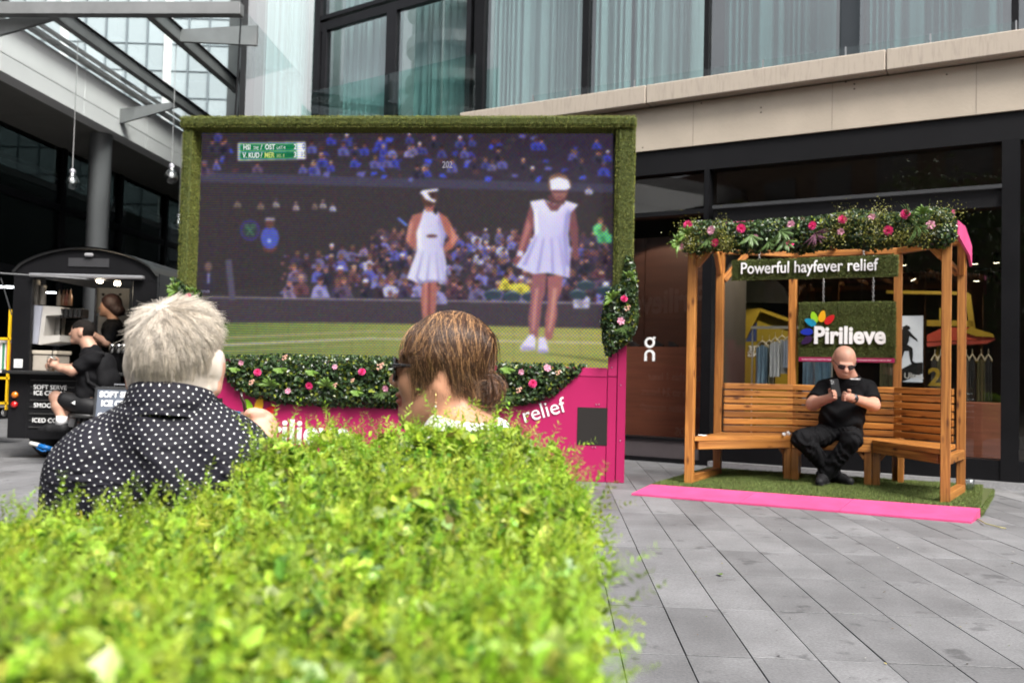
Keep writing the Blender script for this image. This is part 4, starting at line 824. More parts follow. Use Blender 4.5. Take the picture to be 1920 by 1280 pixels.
garland('flower_garland', 'upright leafy garland with pink flowers on the screen frame beside the shop', FS,
    [(1172, 474), (1188, 486), (1194, 520), (1197, 570), (1196, 610), (1184, 636), (1168, 650), (1150, 664), (1138, 668), (1130, 640), (1128, 600), (1134, 562), (1146, 540), (1164, 528)], -.09, .13, 2600, 4,
    [('hot', 1170, 560, 0, 1), ('pale', 1164, 602, 0, 1.1), ('berry', 1178, 580, 0, 1), ('grass', 1168, 612, 170, .8), ('fern', 1148, 560, -40, 1), ('grass', 1188, 590, 90, .6), ('fern', 1180, 520, 40, .8)], .036)
garland('flower_garland', 'small leafy tuft with one pink flower low on the screen frame beside the trailer', FS,
    [(322, 520), (338, 524), (352, 540), (376, 546), (374, 562), (350, 590), (330, 600), (316, 570), (318, 545)], -.1, .12, 900, 5, [('hot', 354, 556, 0, 1), ('fern', 330, 545, -50, 1), ('fern', 362, 550, 50, .8)], .036)
# ================================================================== TURF PLATFORM, RAMP, PERGOLA BENCH
HP = .06
bo = G(1290, 907, HP); FN = Frame((bo.x, bo.y), -26.5)
gi = lambda x, y, z=HP: FN.inv(G(x, y, z))[:2]
plat = thing('turf_platform', 'low platform covered in fake turf under the wooden bench', 'platform', FN.mat())
c0, c1, c2, c3 = gi(1222, 908), gi(1838, 953), gi(1884, 917), gi(1318, 880)
def slab(name, pts, z0, z1, m, parent):
    n = len(pts); vs_ = [(x, y, z) for z in (z0, z1) for x, y in pts]; fs = [tuple(range(n))[::-1], tuple(range(n, 2 * n))] + [(i, (i + 1) % n, n + (i + 1) % n, n + i) for i in range(n)]
    return MB().add(vs_, fs).build(name, m, parent)
c2 = (c1[0] + .12, c2[1]); c3 = (c0[0] + .05, c2[1] + .05)
slab('deck', [c0, c1, c2, c3], 0.002, HP, TURFB, plat)
def tq(a, b, c, z): return ((a[0], a[1], z), (b[0] - a[0], b[1] - a[1], 0), (c[0] - a[0], c[1] - a[1], 0))
V1 = turf([tq(c0, c1, c3, HP), ((c1[0], c1[1], 0.004), (c2[0] - c1[0], c2[1] - c1[1], 0), (0, 0, HP - .004)), ((c0[0], c0[1], .004), (0, 0, HP - .004), (c3[0] - c0[0], c3[1] - c0[1], 0))], 34000, .02, base=(.09, .12, .026), lean=.45)
o = raw_mesh('turf_blades', *V1[:2], TURF, plat, False, V1[2]); o['kind'] = 'stuff'
CAND = mat('pink_ramp', (.55, .062, .19), .6, 0, .2, 5.0, bump=.1, bscale=30)
rmp = thing('pink_ramp', 'bright pink ramp boards along the front of the turf platform', 'ramp', FN.mat())
e0, e1 = FN.inv(G(1184, 926, .01))[:2], FN.inv(G(1821, 979, .01))[:2]
for a, b in ((0, .35), (.352, .645), (.647, 1)):
    L_ = lambda p, q, t: (p[0] + (q[0] - p[0]) * t, p[1] + (q[1] - p[1]) * t)
    f0, f1, k0, k1 = L_(e0, e1, a), L_(e0, e1, b), L_(c0, c1, a), L_(c0, c1, b)
    k0 = (k0[0], k0[1] - .012); k1 = (k1[0], k1[1] - .012)
    MB().add([(*f0, .002), (*f1, .002), (*k1, .002), (*k0, .002), (*f0, .016), (*f1, .016), (*k1, HP + .004), (*k0, HP + .004)], [(3, 2, 1, 0), (4, 5, 6, 7), (0, 1, 5, 4), (1, 2, 6, 5), (2, 3, 7, 6), (3, 0, 4, 7)]).build('ramp_board', CAND, rmp)
WOOD = wood('oiled_pine', (.58, .25, .055), (.22, .07, .012))
ben = thing('pergola_bench', 'curved orange pine slat bench with posts and a flower topped roof', 'bench', FN.mat())
BC = .955
def mir(p): return (2 * BC - p[0], p[1])
fl_, bl_, fj, bj = (0.0, .03), (.03, .84), (.655, .80), (.585, 1.25)
fr_p, br_, fjr, bjr = (1.835, .06), (1.935, .83), (1.29, .8), (1.45, 1.25)
ZS, ZR = .435, 2.0
PS = .066
for p, ztop in ((fl_, ZR), (bl_, ZR), (bj, ZR), (bjr, ZR), (br_, ZR), (fr_p, ZR)): beam('post', (*p, HP), (*p, ztop), PS, PS, WOOD, ben, roll=(0, 1, 0))
for p in (fj, fjr):
    for s in (-1, 1): beam('leg', (p[0] + s * .031, p[1] + .05, HP), (p[0] + s * .031, p[1] + .05, ZS - .035), .058, .058, WOOD, ben, roll=(0, 1, 0))
    for s in (-1, 1): beam('leg_brace', (p[0] + s * .055, p[1] + .05, ZS - .16), (p[0] + s * .12, p[1] + .05, ZS - .07), .045, .03, WOOD, ben)
for p, q in ((fl_, bl_), (fr_p, br_)): beam('ground_rail', (p[0], p[1] + PS / 2, HP + .035), (q[0], q[1] - PS / 2, HP + .035), .06, .065, WOOD, ben); beam('seat_bearer', (p[0], p[1] + PS / 2, ZS - .075), (q[0], q[1] - PS / 2, ZS - .075), .05, .07, WOOD, ben)
def lerp2(p, q, t): return (p[0] + (q[0] - p[0]) * t, p[1] + (q[1] - p[1]) * t)
o_ = .035
secs = [((fl_[0] + o_, fl_[1] - .0), fj, (bl_[0] + o_, bl_[1] - o_), (bj[0], bj[1] - o_)), (fj, fjr, (bj[0], bj[1] - o_), (bjr[0], bjr[1] - o_)), (fjr, (fr_p[0] - o_, fr_p[1]), (bjr[0], bjr[1] - o_), (br_[0] - o_, br_[1] - o_))]
for k, (a, b, c, d) in enumerate(secs):
    n = 6
    for i in range(n):
        t0, t1 = i / n + .008, (i + 1) / n - .008; s0, s1 = .004, .996
        q = [lerp2(a, c, t0), lerp2(b, d, t0), lerp2(b, d, t1), lerp2(a, c, t1)]
        q = [lerp2(q[0], q[1], s0), lerp2(q[0], q[1], s1), lerp2(q[3], q[2], s1), lerp2(q[3], q[2], s0)]
        # the slat's own axes run along its length so that the grain does too
        x = Vector((q[1][0] - q[0][0], q[1][1] - q[0][1], 0)); ln = x.length; x.normalize(); y = Vector((-x.y, x.x, 0)); org = Vector((*q[0], ZS))
        loc = [((Vector((*p, ZS)) - org).dot(x), (Vector((*p, ZS)) - org).dot(y)) for p in q]
        ob = slab('seat_slat', loc, -.034, random.uniform(-.001, .001), WOOD, ben); ob.matrix_local = Matrix.Translation(org) @ Matrix((x, y, Vector((0, 0, 1)))).transposed().to_4x4()
    beam('seat_rail', (*lerp2(lerp2(a, c, .05), lerp2(b, d, .05), .02), ZS - .07), (*lerp2(lerp2(a, c, .05), lerp2(b, d, .05), .98), ZS - .07), .03, .068, WOOD, ben)
    ends = ((bl_, bj), (bj, bjr), (bjr, br_))[k]; dv = Vector((ends[1][0] - ends[0][0], ends[1][1] - ends[0][1], 0)).normalized(); nv = Vector((dv.y, -dv.x, 0)) * .046
    p0 = Vector((*ends[0], 0)) + nv + dv * (.03 if k == 0 else .006); p1 = Vector((*ends[1], 0)) + nv - dv * (.03 if k == 2 else .006)
    for i in range(7):
        z = ZS + .035 + i * .0615
        beam('back_slat', p0 + Vector((0, 0, z)), p1 + Vector((0, 0, z)), .024, .05, WOOD, ben)
    beam('back_leg', (*lerp2(ends[0], ends[1], .07 if k == 1 else .93 if k == 0 else .07), HP), (*lerp2(ends[0], ends[1], .07 if k == 1 else .93 if k == 0 else .07), ZS), .05, .05, WOOD, ben, roll=(0, 1, 0))
zf = FN.hit(1385, 412, -.03)[1]; zg = FN.hit(1565, 394, -.03)[1]
ztop = min(zf, zg) - .012
for p, q in ((fl_, fr_p), (bl_, bj), (bj, bjr), (bjr, br_), (fl_, bl_), (fr_p, br_)): beam('roof_beam', (p[0], p[1], ZR + .025), (q[0], q[1], ZR + .025), .05, .05, WOOD, ben)
for t_ in (.2, .35, .5, .65, .8): q_ = lerp2(fl_, fr_p, t_); beam('rafter', (q_[0], q_[1], ZR + .075), (q_[0] + .02, min(1.24, .86 + 1.4 * min(t_, 1 - t_)), ZR + .075), .035, .045, WOOD, ben)
MB().box(fl_[0] - .05, fr_p[0] + .05, fl_[1] - .055, fl_[1] - .035, ZR - .0, ztop).build('roof_fascia', CAND, ben)
# pink side board with clipped corner at the shop end of the roof
o = MB().prism([(-.02, ZR + .06), (.4, ZR + .08), (.84, ZR - .01), (.84, ZR - .17), (.7, ZR - .1), (-.02, ZR - .04)], 0, .018).build('roof_side_board', CAND, ben)
o.matrix_local = Matrix.Translation((fr_p[0] + .075, fr_p[1] - .02, 0)) @ Matrix.Rotation(R(83.5), 4, 'Z')
for p, d, s in ((fl_, (1, .0), .17), (bl_, (.8, .5), .2), (br_, (-.8, .5), .2), (fr_p, (-1, 0), .16), (bl_, (0, -1), .14), (br_, (0, -1), .2)):
    l = math.hypot(*d); ux, uy = d[0] / l, d[1] / l
    beam('brace', (p[0] + ux * .03, p[1] + uy * .03, ZR - s - .03), (p[0] + ux * (s + .03), p[1] + uy * (s + .03), ZR + .0), .04, .055, WOOD, ben)
o = MB().box(0, .11, -.003, 0, 0, .035).build('name_plate', mat('plate_pink', (.6, .05, .15), .4), ben); o.matrix_local = Matrix.Translation((fr_p[0] - .026, fr_p[1] + .12, ZS - .09)) @ Matrix.Rotation(R(-90), 4, 'Z')
# ---- hanging turf signs
def turf_sign(name, label, x0, x1, y0, y1, v, th=.03):
    xm = (x0 + x1) / 2; a, _ = FN.hit(x0, (y0 + y1) / 2, v); b, _ = FN.hit(x1, (y0 + y1) / 2, v); z1 = FN.hit(xm, y0, v)[1]; z0 = FN.hit(xm, y1, v)[1]
    t = thing(name, label, 'sign', FN.mat()); sbox(a, b, v, v + th, z0, z1, TURFB, 'board', t)
    w, h = b - a, z1 - z0; V, Fq, C = turf([((a, v, z0), (w, 0, 0), (0, 0, h)), ((a, v, z1), (w, 0, 0), (0, th, 0)), ((b, v, z0), (0, th, 0), (0, 0, h)), ((a, v, z0), (0, 0, h), (0, th, 0))], 32000, .015, base=(.095, .12, .026))
    o = raw_mesh('turf_blades', V, Fq, TURF, t, False, C); o['kind'] = 'stuff'; return t, a, b, z0, z1
sv = .52; sg1, a, b, z0, z1 = turf_sign('hanging_sign', 'narrow turf sign reading Powerful hayfever relief hung from the bench roof', 1373, 1683, 484, 522, sv)
text('lettering', 'Powerful hayfever relief', .135, WHITEP, sg1, stand(a + .07, sv - .014, z0 + .052) @ Matrix.Scale(.82, 4, (1, 0, 0)), .005, .0012, spacing=1.0)
v2 = 1.2; sg2, a2, b2, y0_, y1_ = turf_sign('hanging_sign', 'square turf sign with colourful petals hung behind the seated man', 1498, 1679, 567, 679, v2)
text('lettering', 'Pirilieve', .205, WHITEP, sg2, stand(a2 + .125, v2 - .014, y0_ + .165) @ Matrix.Scale(.9, 4, (1, 0, 0)), .006, .007, spacing=1.0)
sbox(a2 + .003, b2 - .003, v2 - .012, v2 - .008, y0_ + .003, y0_ + .04, mat('magenta_panel', (0, 0, 0)), 'strap_line', sg2)
text('small_print', 'Pirilieve Hayfever Relief Film-coated tablets contain fexofenadine hydrochloride. Always read the label.', .0175, WHITEP, sg2, stand(a2 + .03, v2 - .0125, y0_ + .016), 0.0004)
for x, y, c, ang in ((1513, 638, 'violet', 235), (1513, 622, 'blue', 268), (1520, 604, 'cyan', 298), (1527, 595, 'green', 345), (1542, 593, 'orange', 12), (1556, 599, 'red', 45)):
    u, z = FN.hit(x, y, v2); petal(sg2, Matrix.Translation((u, v2 - .014, z)) @ Matrix.Rotation(R(ang), 4, 'Y'), .058, .105, c)
CH = mat('chain_steel', (.45, .45, .45), .35, .9)
LINK = MB(); pts = [(.008 * math.cos(t), 0, .014 * math.sin(t)) for t in np.linspace(0, 2 * math.pi, 10)]; LINK.tube(pts, .0025, n=5, caps=False); lo_ = LINK.build('chain_link', CH, None, True); COL.objects.unlink(lo_)
def chain(parent, u, v, z0, z1):
    n = int((z1 - z0) / .021)
    for k in range(n): c = link(bpy.data.objects.new('chain_link', lo_.data), parent); c.matrix_local = Matrix.Translation((u, v, z0 + .012 + k * .021)) @ Matrix.Rotation(R(90) * (k % 2), 4, 'Z')
chain(sg1, a + .22, sv + .015, z1, ZR + .03); chain(sg1, b - .25, sv + .015, z1, ZR + .03)
chain(sg2, a2 + .2, v2 + .015, y1_, ZR); chain(sg2, b2 - .18, v2 + .015, y1_, ZR)
# ---- top garland
garland('flower_garland', 'long mixed leaf garland with pink flowers along the bench roof', FN,
    [(1268, 446), (1276, 424), (1300, 414), (1340, 412), (1385, 416), (1450, 409), (1520, 406), (1572, 398), (1600, 390), (1650, 398), (1700, 397), (1745, 386), (1782, 392), (1794, 412), (1792, 450), (1768, 466), (1720, 462), (1690, 460), (1640, 470), (1590, 462), (1540, 468), (1500, 476), (1460, 470), (1420, 474), (1380, 474), (1340, 468), (1310, 476), (1280, 472)], -.04, .17, 13000, 8,
    [('hot', 1290, 422, 0, 1.2), ('pale', 1334, 432, 0, 1.2), ('hot', 1341, 455, 0, 1.1), ('hot', 1390, 428, 0, 1.2), ('pale', 1277, 462, 0, 1), ('pale', 1417, 445, 0, .8), ('pale', 1484, 421, 0, 1.1), ('hot', 1480, 458, 0, 1.1), ('hot', 1524, 423, 0, 1.1), ('hot', 1579, 412, 0, 1.1), ('pale', 1576, 434, 0, .9), ('hot', 1666, 432, 0, 1.2), ('hot', 1697, 402, 0, 1.2), ('pale', 1745, 422, 0, 1.1), ('pale', 1635, 407, 0, .9),
     ('grass', 1325, 448, 140, .9), ('grass', 1440, 452, 140, .9), ('feather', 1408, 440, 165, .95), ('feather', 1462, 432, 130, 1.0), ('feather', 1470, 450, 150, .9), ('purple', 1528, 436, 150, 1.1), ('grass', 1716, 420, 120, 1.2), ('grass', 1700, 410, 60, .9), ('fern', 1290, 440, -40, 1), ('fern', 1275, 455, -80, 1), ('fern', 1730, 400, 0, .8)], .027,
    yclumps=((1300, 440, .12, .12), (1303, 458, .1, .1), (1360, 440, .08, .12), (1370, 462, .08, .08), (1588, 415, .12, .1), (1655, 410, .1, .1), (1640, 440, .1, .12), (1730, 440, .1, .1), (1770, 410, .14, .1), (1560, 445, .14, .1), (1690, 450, .12, .08)))
# ---- litter
def crumple(name, label, loc, r, m, seed, cat, group=None, flat=1.0):
    rg = np.random.default_rng(seed); mb = MB(); n = 9; prof = []
    vs_, fs = [], []
    for i in range(7):
        for k in range(n):
            th = math.pi * i / 6; ph = 2 * math.pi * k / n; q = r * (1 + rg.uniform(-.35, .3)); vs_.append((q * math.sin(th) * math.cos(ph), q * math.sin(th) * math.sin(ph) * .8, q * flat * (math.cos(th) + .75)))
    fs = [(i * n + k, i * n + (k + 1) % n, (i + 1) * n + (k + 1) % n, (i + 1) * n + k) for i in range(6) for k in range(n)]
    o = mb.add(vs_, fs).build(name, m); o.location = loc; tag(o, label, cat, group); return o
TIS = mat('tissue', (.8, .8, .78), .8, 0, .05)
crumple('tissue', 'small crumpled tissue ball on the bench seat closer to the man', FN.at(*gi(1478, 816, ZS), ZS + .002), .018, TIS, 1, 'tissue'); crumple('tissue', 'smaller crumpled tissue ball on the bench seat farther from the man', FN.at(*gi(1470, 817, ZS), ZS + .002), .014, TIS, 2, 'tissue')
crumple('paper_scrap', 'flat white napkin at the empty end of the bench seat', FN.at(*gi(1316, 817, ZS), ZS + .002), .04, TIS, 3, 'napkin', flat=.12)
cup = thing('plastic_cup', 'clear plastic cup standing on the turf beside the bench end', 'cup', Matrix.Translation(FN.at(*gi(1818, 921), HP)))
MB().lathe([(.026, .004), (.037, .1), (.0355, .1), (.025, .006)], n=20).build('cup_wall', glass('cup_plastic', (.86, .88, .88), 1.6, 1.45, .1, .04), cup, True)
MB().lathe([(.0005, .006), (.0245, .006), (.029, .05), (.0005, .05)], n=16).build('water', glass('water', (.9, .93, .93), 1.0, 1.33), cup, True)
o = MB().tube([G(1833, 972, .008), G(1848, 981, .02), G(1875, 988, .012), G(1886, 990, .006)], .004, n=5).build('straw', mat('dry_straw', (.3, .27, .12), .7)); tag(o, 'dry bent straw on the paving by the platform corner', 'straw')
vv = [Vector(p) for p in LEAF_V]; o = MB().add([tuple(p * .045 + Vector((0, 0, .006))) for p in vv], LEAF_F).build('fallen_leaf', mat('green_leaf', (.1, .16, .03), .5)); o.location = G(1350, 1078, .002); tag(o, 'single green leaf lying on the grey paving', 'leaf')

rgl = np.random.default_rng(31); nb_ = 46; lp = [G(rgl.uniform(1130, 1915), rgl.uniform(960, 1275), .004) for _ in range(nb_)]; lc_ = np.array([(.12, .16, .03), (.16, .1, .05), (.45, .43, .38), (.05, .045, .04), (.3, .25, .1)])[rgl.integers(0, 5, nb_)]
v, f, c = scatter(LEAF_V, LEAF_F, np.array([tuple(p) for p in lp]), rot_to(rgl.normal(0, .2, (nb_, 3)) + [0, 0, 1], rgl.uniform(0, 6, nb_)), rgl.uniform(.006, .016, nb_), lc_); o = raw_mesh('litter', v, f, mat('litter_bits', (.1, .1, .1), .8, attr='Col'), None, False, c); tag(o, 'tiny leaf bits and crumbs scattered over the paving', 'litter', kind='stuff')
# ================================================================== BEHIND THE SHOP GLASS
def fa_rect(x0, x1, y0, y1, v): a, z1 = FA.hit(x0, (y0 + y1) / 2, v); b, _ = FA.hit(x1, (y0 + y1) / 2, v); z1 = FA.hit((x0 + x1) / 2, y0, v)[1]; z0 = FA.hit((x0 + x1) / 2, y1, v)[1]; return a, b, z0, z1
def fab(x0, x1, y0, y1, v, d, m, name, parent): a, b, z0, z1 = fa_rect(x0, x1, y0, y1, v); return fbox(FA, a, b, v, v + d, z0, z1, m, name, parent)
YEL = mat('reflection_yellow', (.3, .2, .012), .5, 0, .08); REDD = mat('reflection_red', (.4, .05, .025), .5); BLUED = mat('reflection_blue', (.03, .05, .16), .5); GREYD = mat('reflection_grey', (.36, .36, .35), .6)
WOODP = mat('red_brown_wood', (.3, .1, .06), .45, 0, .25, 2.0, stretch=(1, 1, 14))
o = fab(1150, 1320, 650, 838, .55, .4, WOODP, 'wood_counter', None); tag(o, 'red brown wood counter inside the window with the white logo', 'counter')
for i, (x, y) in enumerate(((1190, 646), (1235, 645), (1262, 646))):
    q = fa_rect(x - 9, x + 9, y - 3, y + 4, .62); o = MB().prism([(0, 0), (.1, 0), (.11, .02), (.07, .035), (.04, .06), (0, .065)], 0, .05).build('running_shoe', mat('shoe_dark', (.03, .03, .035), .6)); o.matrix_world = FA.mat(q[0], .62, q[2] + .0)
    tag(o, ('dark running shoe on the wood counter at the end beside the screen', 'dark running shoe in the middle of the wood counter', 'dark running shoe on the wood counter at the end beside the bench')[i], 'shoe', 'shoes on the counter')
o = fab(1800, 1878, 755, 872, .55, .35, WOODP, 'wood_cabinet', None); tag(o, 'low red brown wood cabinet inside the window past the bench end', 'cabinet')
# logo on the pane
lg = thing('shop_logo', 'white round letter logo stuck on the dark shop window', 'logo', FA.mat())
lc, lz = FA.hit(1218, 642, .1); rr_ = .058; ring = MB(); n = 28
vs_ = [(lc + r_ * math.cos(t), y, lz + r_ * math.sin(t)) for r_ in (rr_, rr_ * .6) for y in (.1, .112) for t in np.linspace(0, 2 * math.pi, n, endpoint=False)]
ring.add(vs_, [(i, (i + 1) % n, 2 * n + (i + 1) % n, 2 * n + i) for i in range(n)] + [(n + i, n + (i + 1) % n, 3 * n + (i + 1) % n, 3 * n + i) for i in range(n)] + [(i, (i + 1) % n, n + (i + 1) % n, n + i) for i in range(n)] + [(2 * n + i, 2 * n + (i + 1) % n, 3 * n + (i + 1) % n, 3 * n + i) for i in range(n)]).build('letter_o', WHITEP, lg)
MB().prism([(lc + .03, lz + .035), (lc + .045, lz + .065), (lc + .068, lz + .058), (lc + .05, lz + .028)], .098, .11).build('letter_tick', WHITEP, lg)
ar = [(rr_ * math.cos(t), rr_ * math.sin(t)) for t in np.linspace(0, math.pi, 14)]; ai = [(x * .58, z * .58) for x, z in ar[::-1]]; zb_ = lz - .15
pts = [(lc + rr_, zb_ - .05)] + [(lc + x, zb_ + z + .015) for x, z in ar] + [(lc - rr_, zb_ - .05), (lc - rr_ * .58, zb_ - .05)] + [(lc + x, zb_ + z + .015) for x, z in ai] + [(lc + rr_ * .58, zb_ - .05)]
MB().prism(pts, .1, .112).build('letter_n', WHITEP, lg)
# clothes rail with shirts
RV = 1.0
rail = thing('clothes_rail', 'pale metal clothes rail behind the bench window', 'rail', Matrix()); fab(1408, 1560, 611, 616, RV, .03, mat('rail_metal', (.6, .58, .52), .4, .4), 'bar', rail)
for x in (1409, 1559): fab(x - 1, x + 1, 612, 850, RV + .005, .02, mat('rail_metal', (0, 0, 0)), 'upright', rail)
fab(1408, 1560, 846, 850, RV - .1, .25, mat('rail_metal', (0, 0, 0)), 'foot', rail)
def garment(x0, x1, y0, y1, v, m, label, seed, hanger=True, name='shirt', cat='shirt'):
    a, b, z0, z1 = fa_rect(x0, x1, y0, y1, v); t = thing(name, label, cat, FA.mat(a, v, z0), 'clothes in the shop window'); w, h = b - a, z1 - z0; rg = np.random.default_rng(seed); nu, nz = 18, 14; V = []
    for s in (0, 1):
        for j in range(nz):
            for i in range(nu):
                tx, tz = i / (nu - 1), j / (nz - 1); sh = 1 - .35 * max(0, (tz - .86) / .14) * abs(tx - .5) * 2; fold = .012 * math.sin(tx * 17 + seed) * (1 - tz * .8) + .006 * math.sin(tx * 31 + tz * 4)
                V.append((w * (.5 + (tx - .5) * (1.05 - .1 * tz)), (-.03 + fold) if s == 0 else .03 + fold, h * (tz - .09 * max(0, tz - .8) / .2 * abs(tx - .5) * 2)))
    k = nu * nz; Fq = [(s * k + j * nu + i, s * k + j * nu + i + 1, s * k + (j + 1) * nu + i + 1, s * k + (j + 1) * nu + i) for s in (0, 1) for j in range(nz - 1) for i in range(nu - 1)]
    Fq += [(j * nu + e, (j + 1) * nu + e, k + (j + 1) * nu + e, k + j * nu + e) for j in range(nz - 1) for e in (0, nu - 1)]
    raw_mesh('cloth', np.array(V), np.array(Fq), m, t, True)
    if hanger:
        MB().tube([(-.0, 0, h * .95), (w * .25, 0, h + .015), (w * .5, 0, h + .045), (w * .75, 0, h + .015), (w, 0, h * .95)], .009, mat('wood_hanger', (.55, .48, .35), .5), n=6).tube([(w * .5, 0, h + .045), (w * .5, 0, h + .1)], .003, mat('wood_hanger', (0, 0, 0)), n=5).build('hanger', mat('wood_hanger', (0, 0, 0)), t)
    return t
WSH = mat('white_cotton', (.75, .76, .78), .85, 0, .06, 8); DEN = mat('pale_denim', (.25, .38, .5), .9, 0, .15, 14); PATT = mat('patterned_cloth', (.5, .47, .34), .85, 0, .45, 18); OLV = mat('olive_cloth', (.09, .085, .04), .9, 0, .2, 10); DRK = mat('dark_cloth', (.03, .03, .032), .9, 0, .2, 10)
garment(1418, 1440, 646, 726, RV, DEN, 'pale denim top at the end of the rail beside the yellow stall reflection', 1); garment(1432, 1452, 645, 724, RV + .07, PATT, 'cream patterned shirt hanging between denim and white shirts', 2); garment(1444, 1462, 640, 706, RV - .05, WSH, 'long white shirt hanging on the rail', 3); garment(1456, 1476, 636, 700, RV + .05, WSH, 'white shirt with lower hem hanging beside the post', 4); garment(1470, 1490, 636, 690, RV, mat('pale_blue_cotton', (.5, .55, .66), .85, 0, .06, 8), 'pale blue shirt half hidden by the post', 5)
garment(1506, 1530, 640, 760, RV + .1, DEN, 'pale blue jeans hanging under the square sign', 6, True, 'jeans', 'jeans'); garment(1528, 1560, 640, 765, RV + .05, mat('mid_denim', (.16, .27, .37), .9, 0, .15, 14), 'mid blue jeans hanging behind the man', 7, True, 'jeans', 'jeans'); garment(1650, 1690, 660, 770, RV + .1, OLV, 'olive trousers beside the bench post', 8, True, 'trousers', 'trousers')
# mirror image of a yellow stall outside, added as solid parts inside the shop
st = thing('stall_reflection_stand', 'mirror image of a yellow sloped roof stall, built solid behind the hanging shirts', 'display', Matrix()); SVv = 2.2
fab(1380, 1418, 640, 800, SVv, .3, mat('reflection_ochre', (.28, .2, .01), .6), 'panel', st); fab(1416, 1486, 638, 800, SVv + .1, .3, YEL, 'panel', st)  # panels of the stall's mirror image
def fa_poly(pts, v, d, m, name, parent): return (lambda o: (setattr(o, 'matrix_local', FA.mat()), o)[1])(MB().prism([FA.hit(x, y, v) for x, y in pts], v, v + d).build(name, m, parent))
fa_poly([(1392, 580), (1426, 578), (1487, 600), (1487, 606), (1425, 584), (1396, 640), (1380, 640)], SVv - .05, .2, YEL, 'reflected_roof_edge', st); fa_poly([(1425, 584), (1487, 606), (1487, 640), (1396, 640)], SVv + .06, .02, mat('reflection_ochre', (0, 0, 0)), 'reflected_gable', st); fa_poly([(1397, 640), (1418, 604), (1418, 640)], SVv - .0, .03, BLUED, 'corner_patch', st)
fa_poly([(1392, 526), (1455, 526), (1470, 540), (1480, 568), (1392, 566)], SVv + .3, .1, GREYD, 'reflected_upper_panel', st)
text('mirrored_lettering', 'YOUR TASTE', .085, WHITEP, st, FA.mat(FA.hit(1480, 658, SVv)[0], SVv - .01, FA.hit(1480, 658, SVv)[1]) @ Matrix.Scale(-1, 4, (1, 0, 0)) @ Matrix.Rotation(R(90), 4, 'X'), .002, .003); text('mirrored_lettering', 'NEW FEELING', .085, WHITEP, st, FA.mat(FA.hit(1484, 669, SVv)[0], SVv - .01, FA.hit(1484, 669, SVv)[1]) @ Matrix.Scale(-1, 4, (1, 0, 0)) @ Matrix.Rotation(R(90), 4, 'X'), .002, .003)
# poster with a climbing runner, lit lettering, numerals
po = thing('shop_poster', 'tall white poster of a dark figure striding down beside the bench post', 'poster', FA.mat()); PVv = 1.3
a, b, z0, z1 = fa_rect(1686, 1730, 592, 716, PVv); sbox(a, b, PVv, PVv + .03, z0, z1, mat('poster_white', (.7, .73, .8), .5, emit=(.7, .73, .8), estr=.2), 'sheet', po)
SIL = mat('silhouette', (.012, .012, .015), .6); pz = lambda *p: [FA.hit(x, y, PVv) for x, y in p]
for pts in (pz((1692, 613), (1700, 609), (1706, 612), (1707, 617), (1700, 619), (1694, 619)), pz((1690, 616), (1704, 619), (1712, 628), (1720, 636), (1721, 641), (1714, 636), (1705, 630), (1704, 640), (1700, 648), (1690, 648)), pz((1690, 645), (1702, 646), (1711, 652), (1712, 664), (1711, 676), (1718, 681), (1708, 681), (1705, 668), (1704, 658), (1696, 658), (1690, 676)), pz((1690, 692), (1712, 680), (1730, 679), (1730, 700), (1700, 712), (1690, 716))):
    MB().prism(pts, PVv - .003, PVv - .001).build('silhouette', SIL, po)
text('poster_lettering', 'Ultra.', .085, WHITEP, po, stand(FA.hit(1695, 709, PVv)[0], PVv - .006, FA.hit(1695, 709, PVv)[1]), .001, .002)
GOLD = mat('gold_plastic', (.45, .3, .03), .4, 0, .3, 20)
nu_ = thing('gold_numeral', 'gold glittery numeral two standing in the shop window', 'numeral', FA.mat()); q = FA.hit(1740, 722, 1.35); text('digit', '2', .26, GOLD, nu_, stand(q[0], 1.35, q[1]), .03, .006)
# reflections of the stall's yellow frame and striped canopy, added as solids, hanging rails of dark clothes, mannequin
fv = 2.4; yf = thing('stall_reflection_cart', 'mirror image of a yellow vehicle shaped stall frame, built solid inside the shop', 'display', FA.mat())
def fab2(pts, m, name, par, v, d=.08): return MB().prism([FA.hit(x, y, v) for x, y in pts], v, v + d).build(name, m, par)
fab2([(1662, 544), (1812, 547), (1820, 552), (1820, 553), (1662, 550)], YEL, 'reflected_top_bar', yf, fv); fab2([(1808, 552), (1820, 552), (1829, 620), (1819, 620)], YEL, 'reflected_rear_post', yf, fv); fab2([(1738, 600), (1825, 601), (1826, 612), (1738, 611)], YEL, 'reflected_waist_bar', yf, fv); fab2([(1761, 577), (1768, 577), (1768, 600), (1761, 600)], YEL, 'reflected_window_post', yf, fv)
fab2([(1762, 618), (1768, 618), (1754, 690), (1750, 690)], YEL, 'reflected_strut', yf, fv - .1); fab2([(1823, 676), (1860, 674), (1860, 679), (1823, 681)], YEL, 'reflected_table_bar', yf, fv - .2); fab2([(1823, 680), (1828, 680), (1825, 740), (1821, 740)], YEL, 'reflected_table_leg', yf, fv - .2); fab2([(1840, 680), (1843, 680), (1843, 750), (1840, 750)], YEL, 'reflected_table_leg', yf, fv - .2)
cnp = thing('canopy_reflection', 'mirror image of a red and yellow boat shaped canopy, built solid inside the shop', 'canopy', FA.mat()); cv2 = 2.0
fab2([(1738, 628), (1768, 614), (1822, 614), (1860, 628), (1866, 636), (1738, 640)], REDD, 'reflected_hull', cnp, cv2, .2); fab2([(1806, 622), (1820, 613), (1862, 626), (1864, 632), (1830, 630)], YEL, 'stripe', cnp, cv2 - .02, .02); fab2([(1738, 642), (1864, 637), (1850, 644), (1815, 646), (1800, 644), (1738, 650)], mat('reflection_red2', (.33, .045, .03), .5), 'reflected_lower_hull', cnp, cv2 - .01, .2)
MB().box(0, .002, 0, .002, 0, .002)
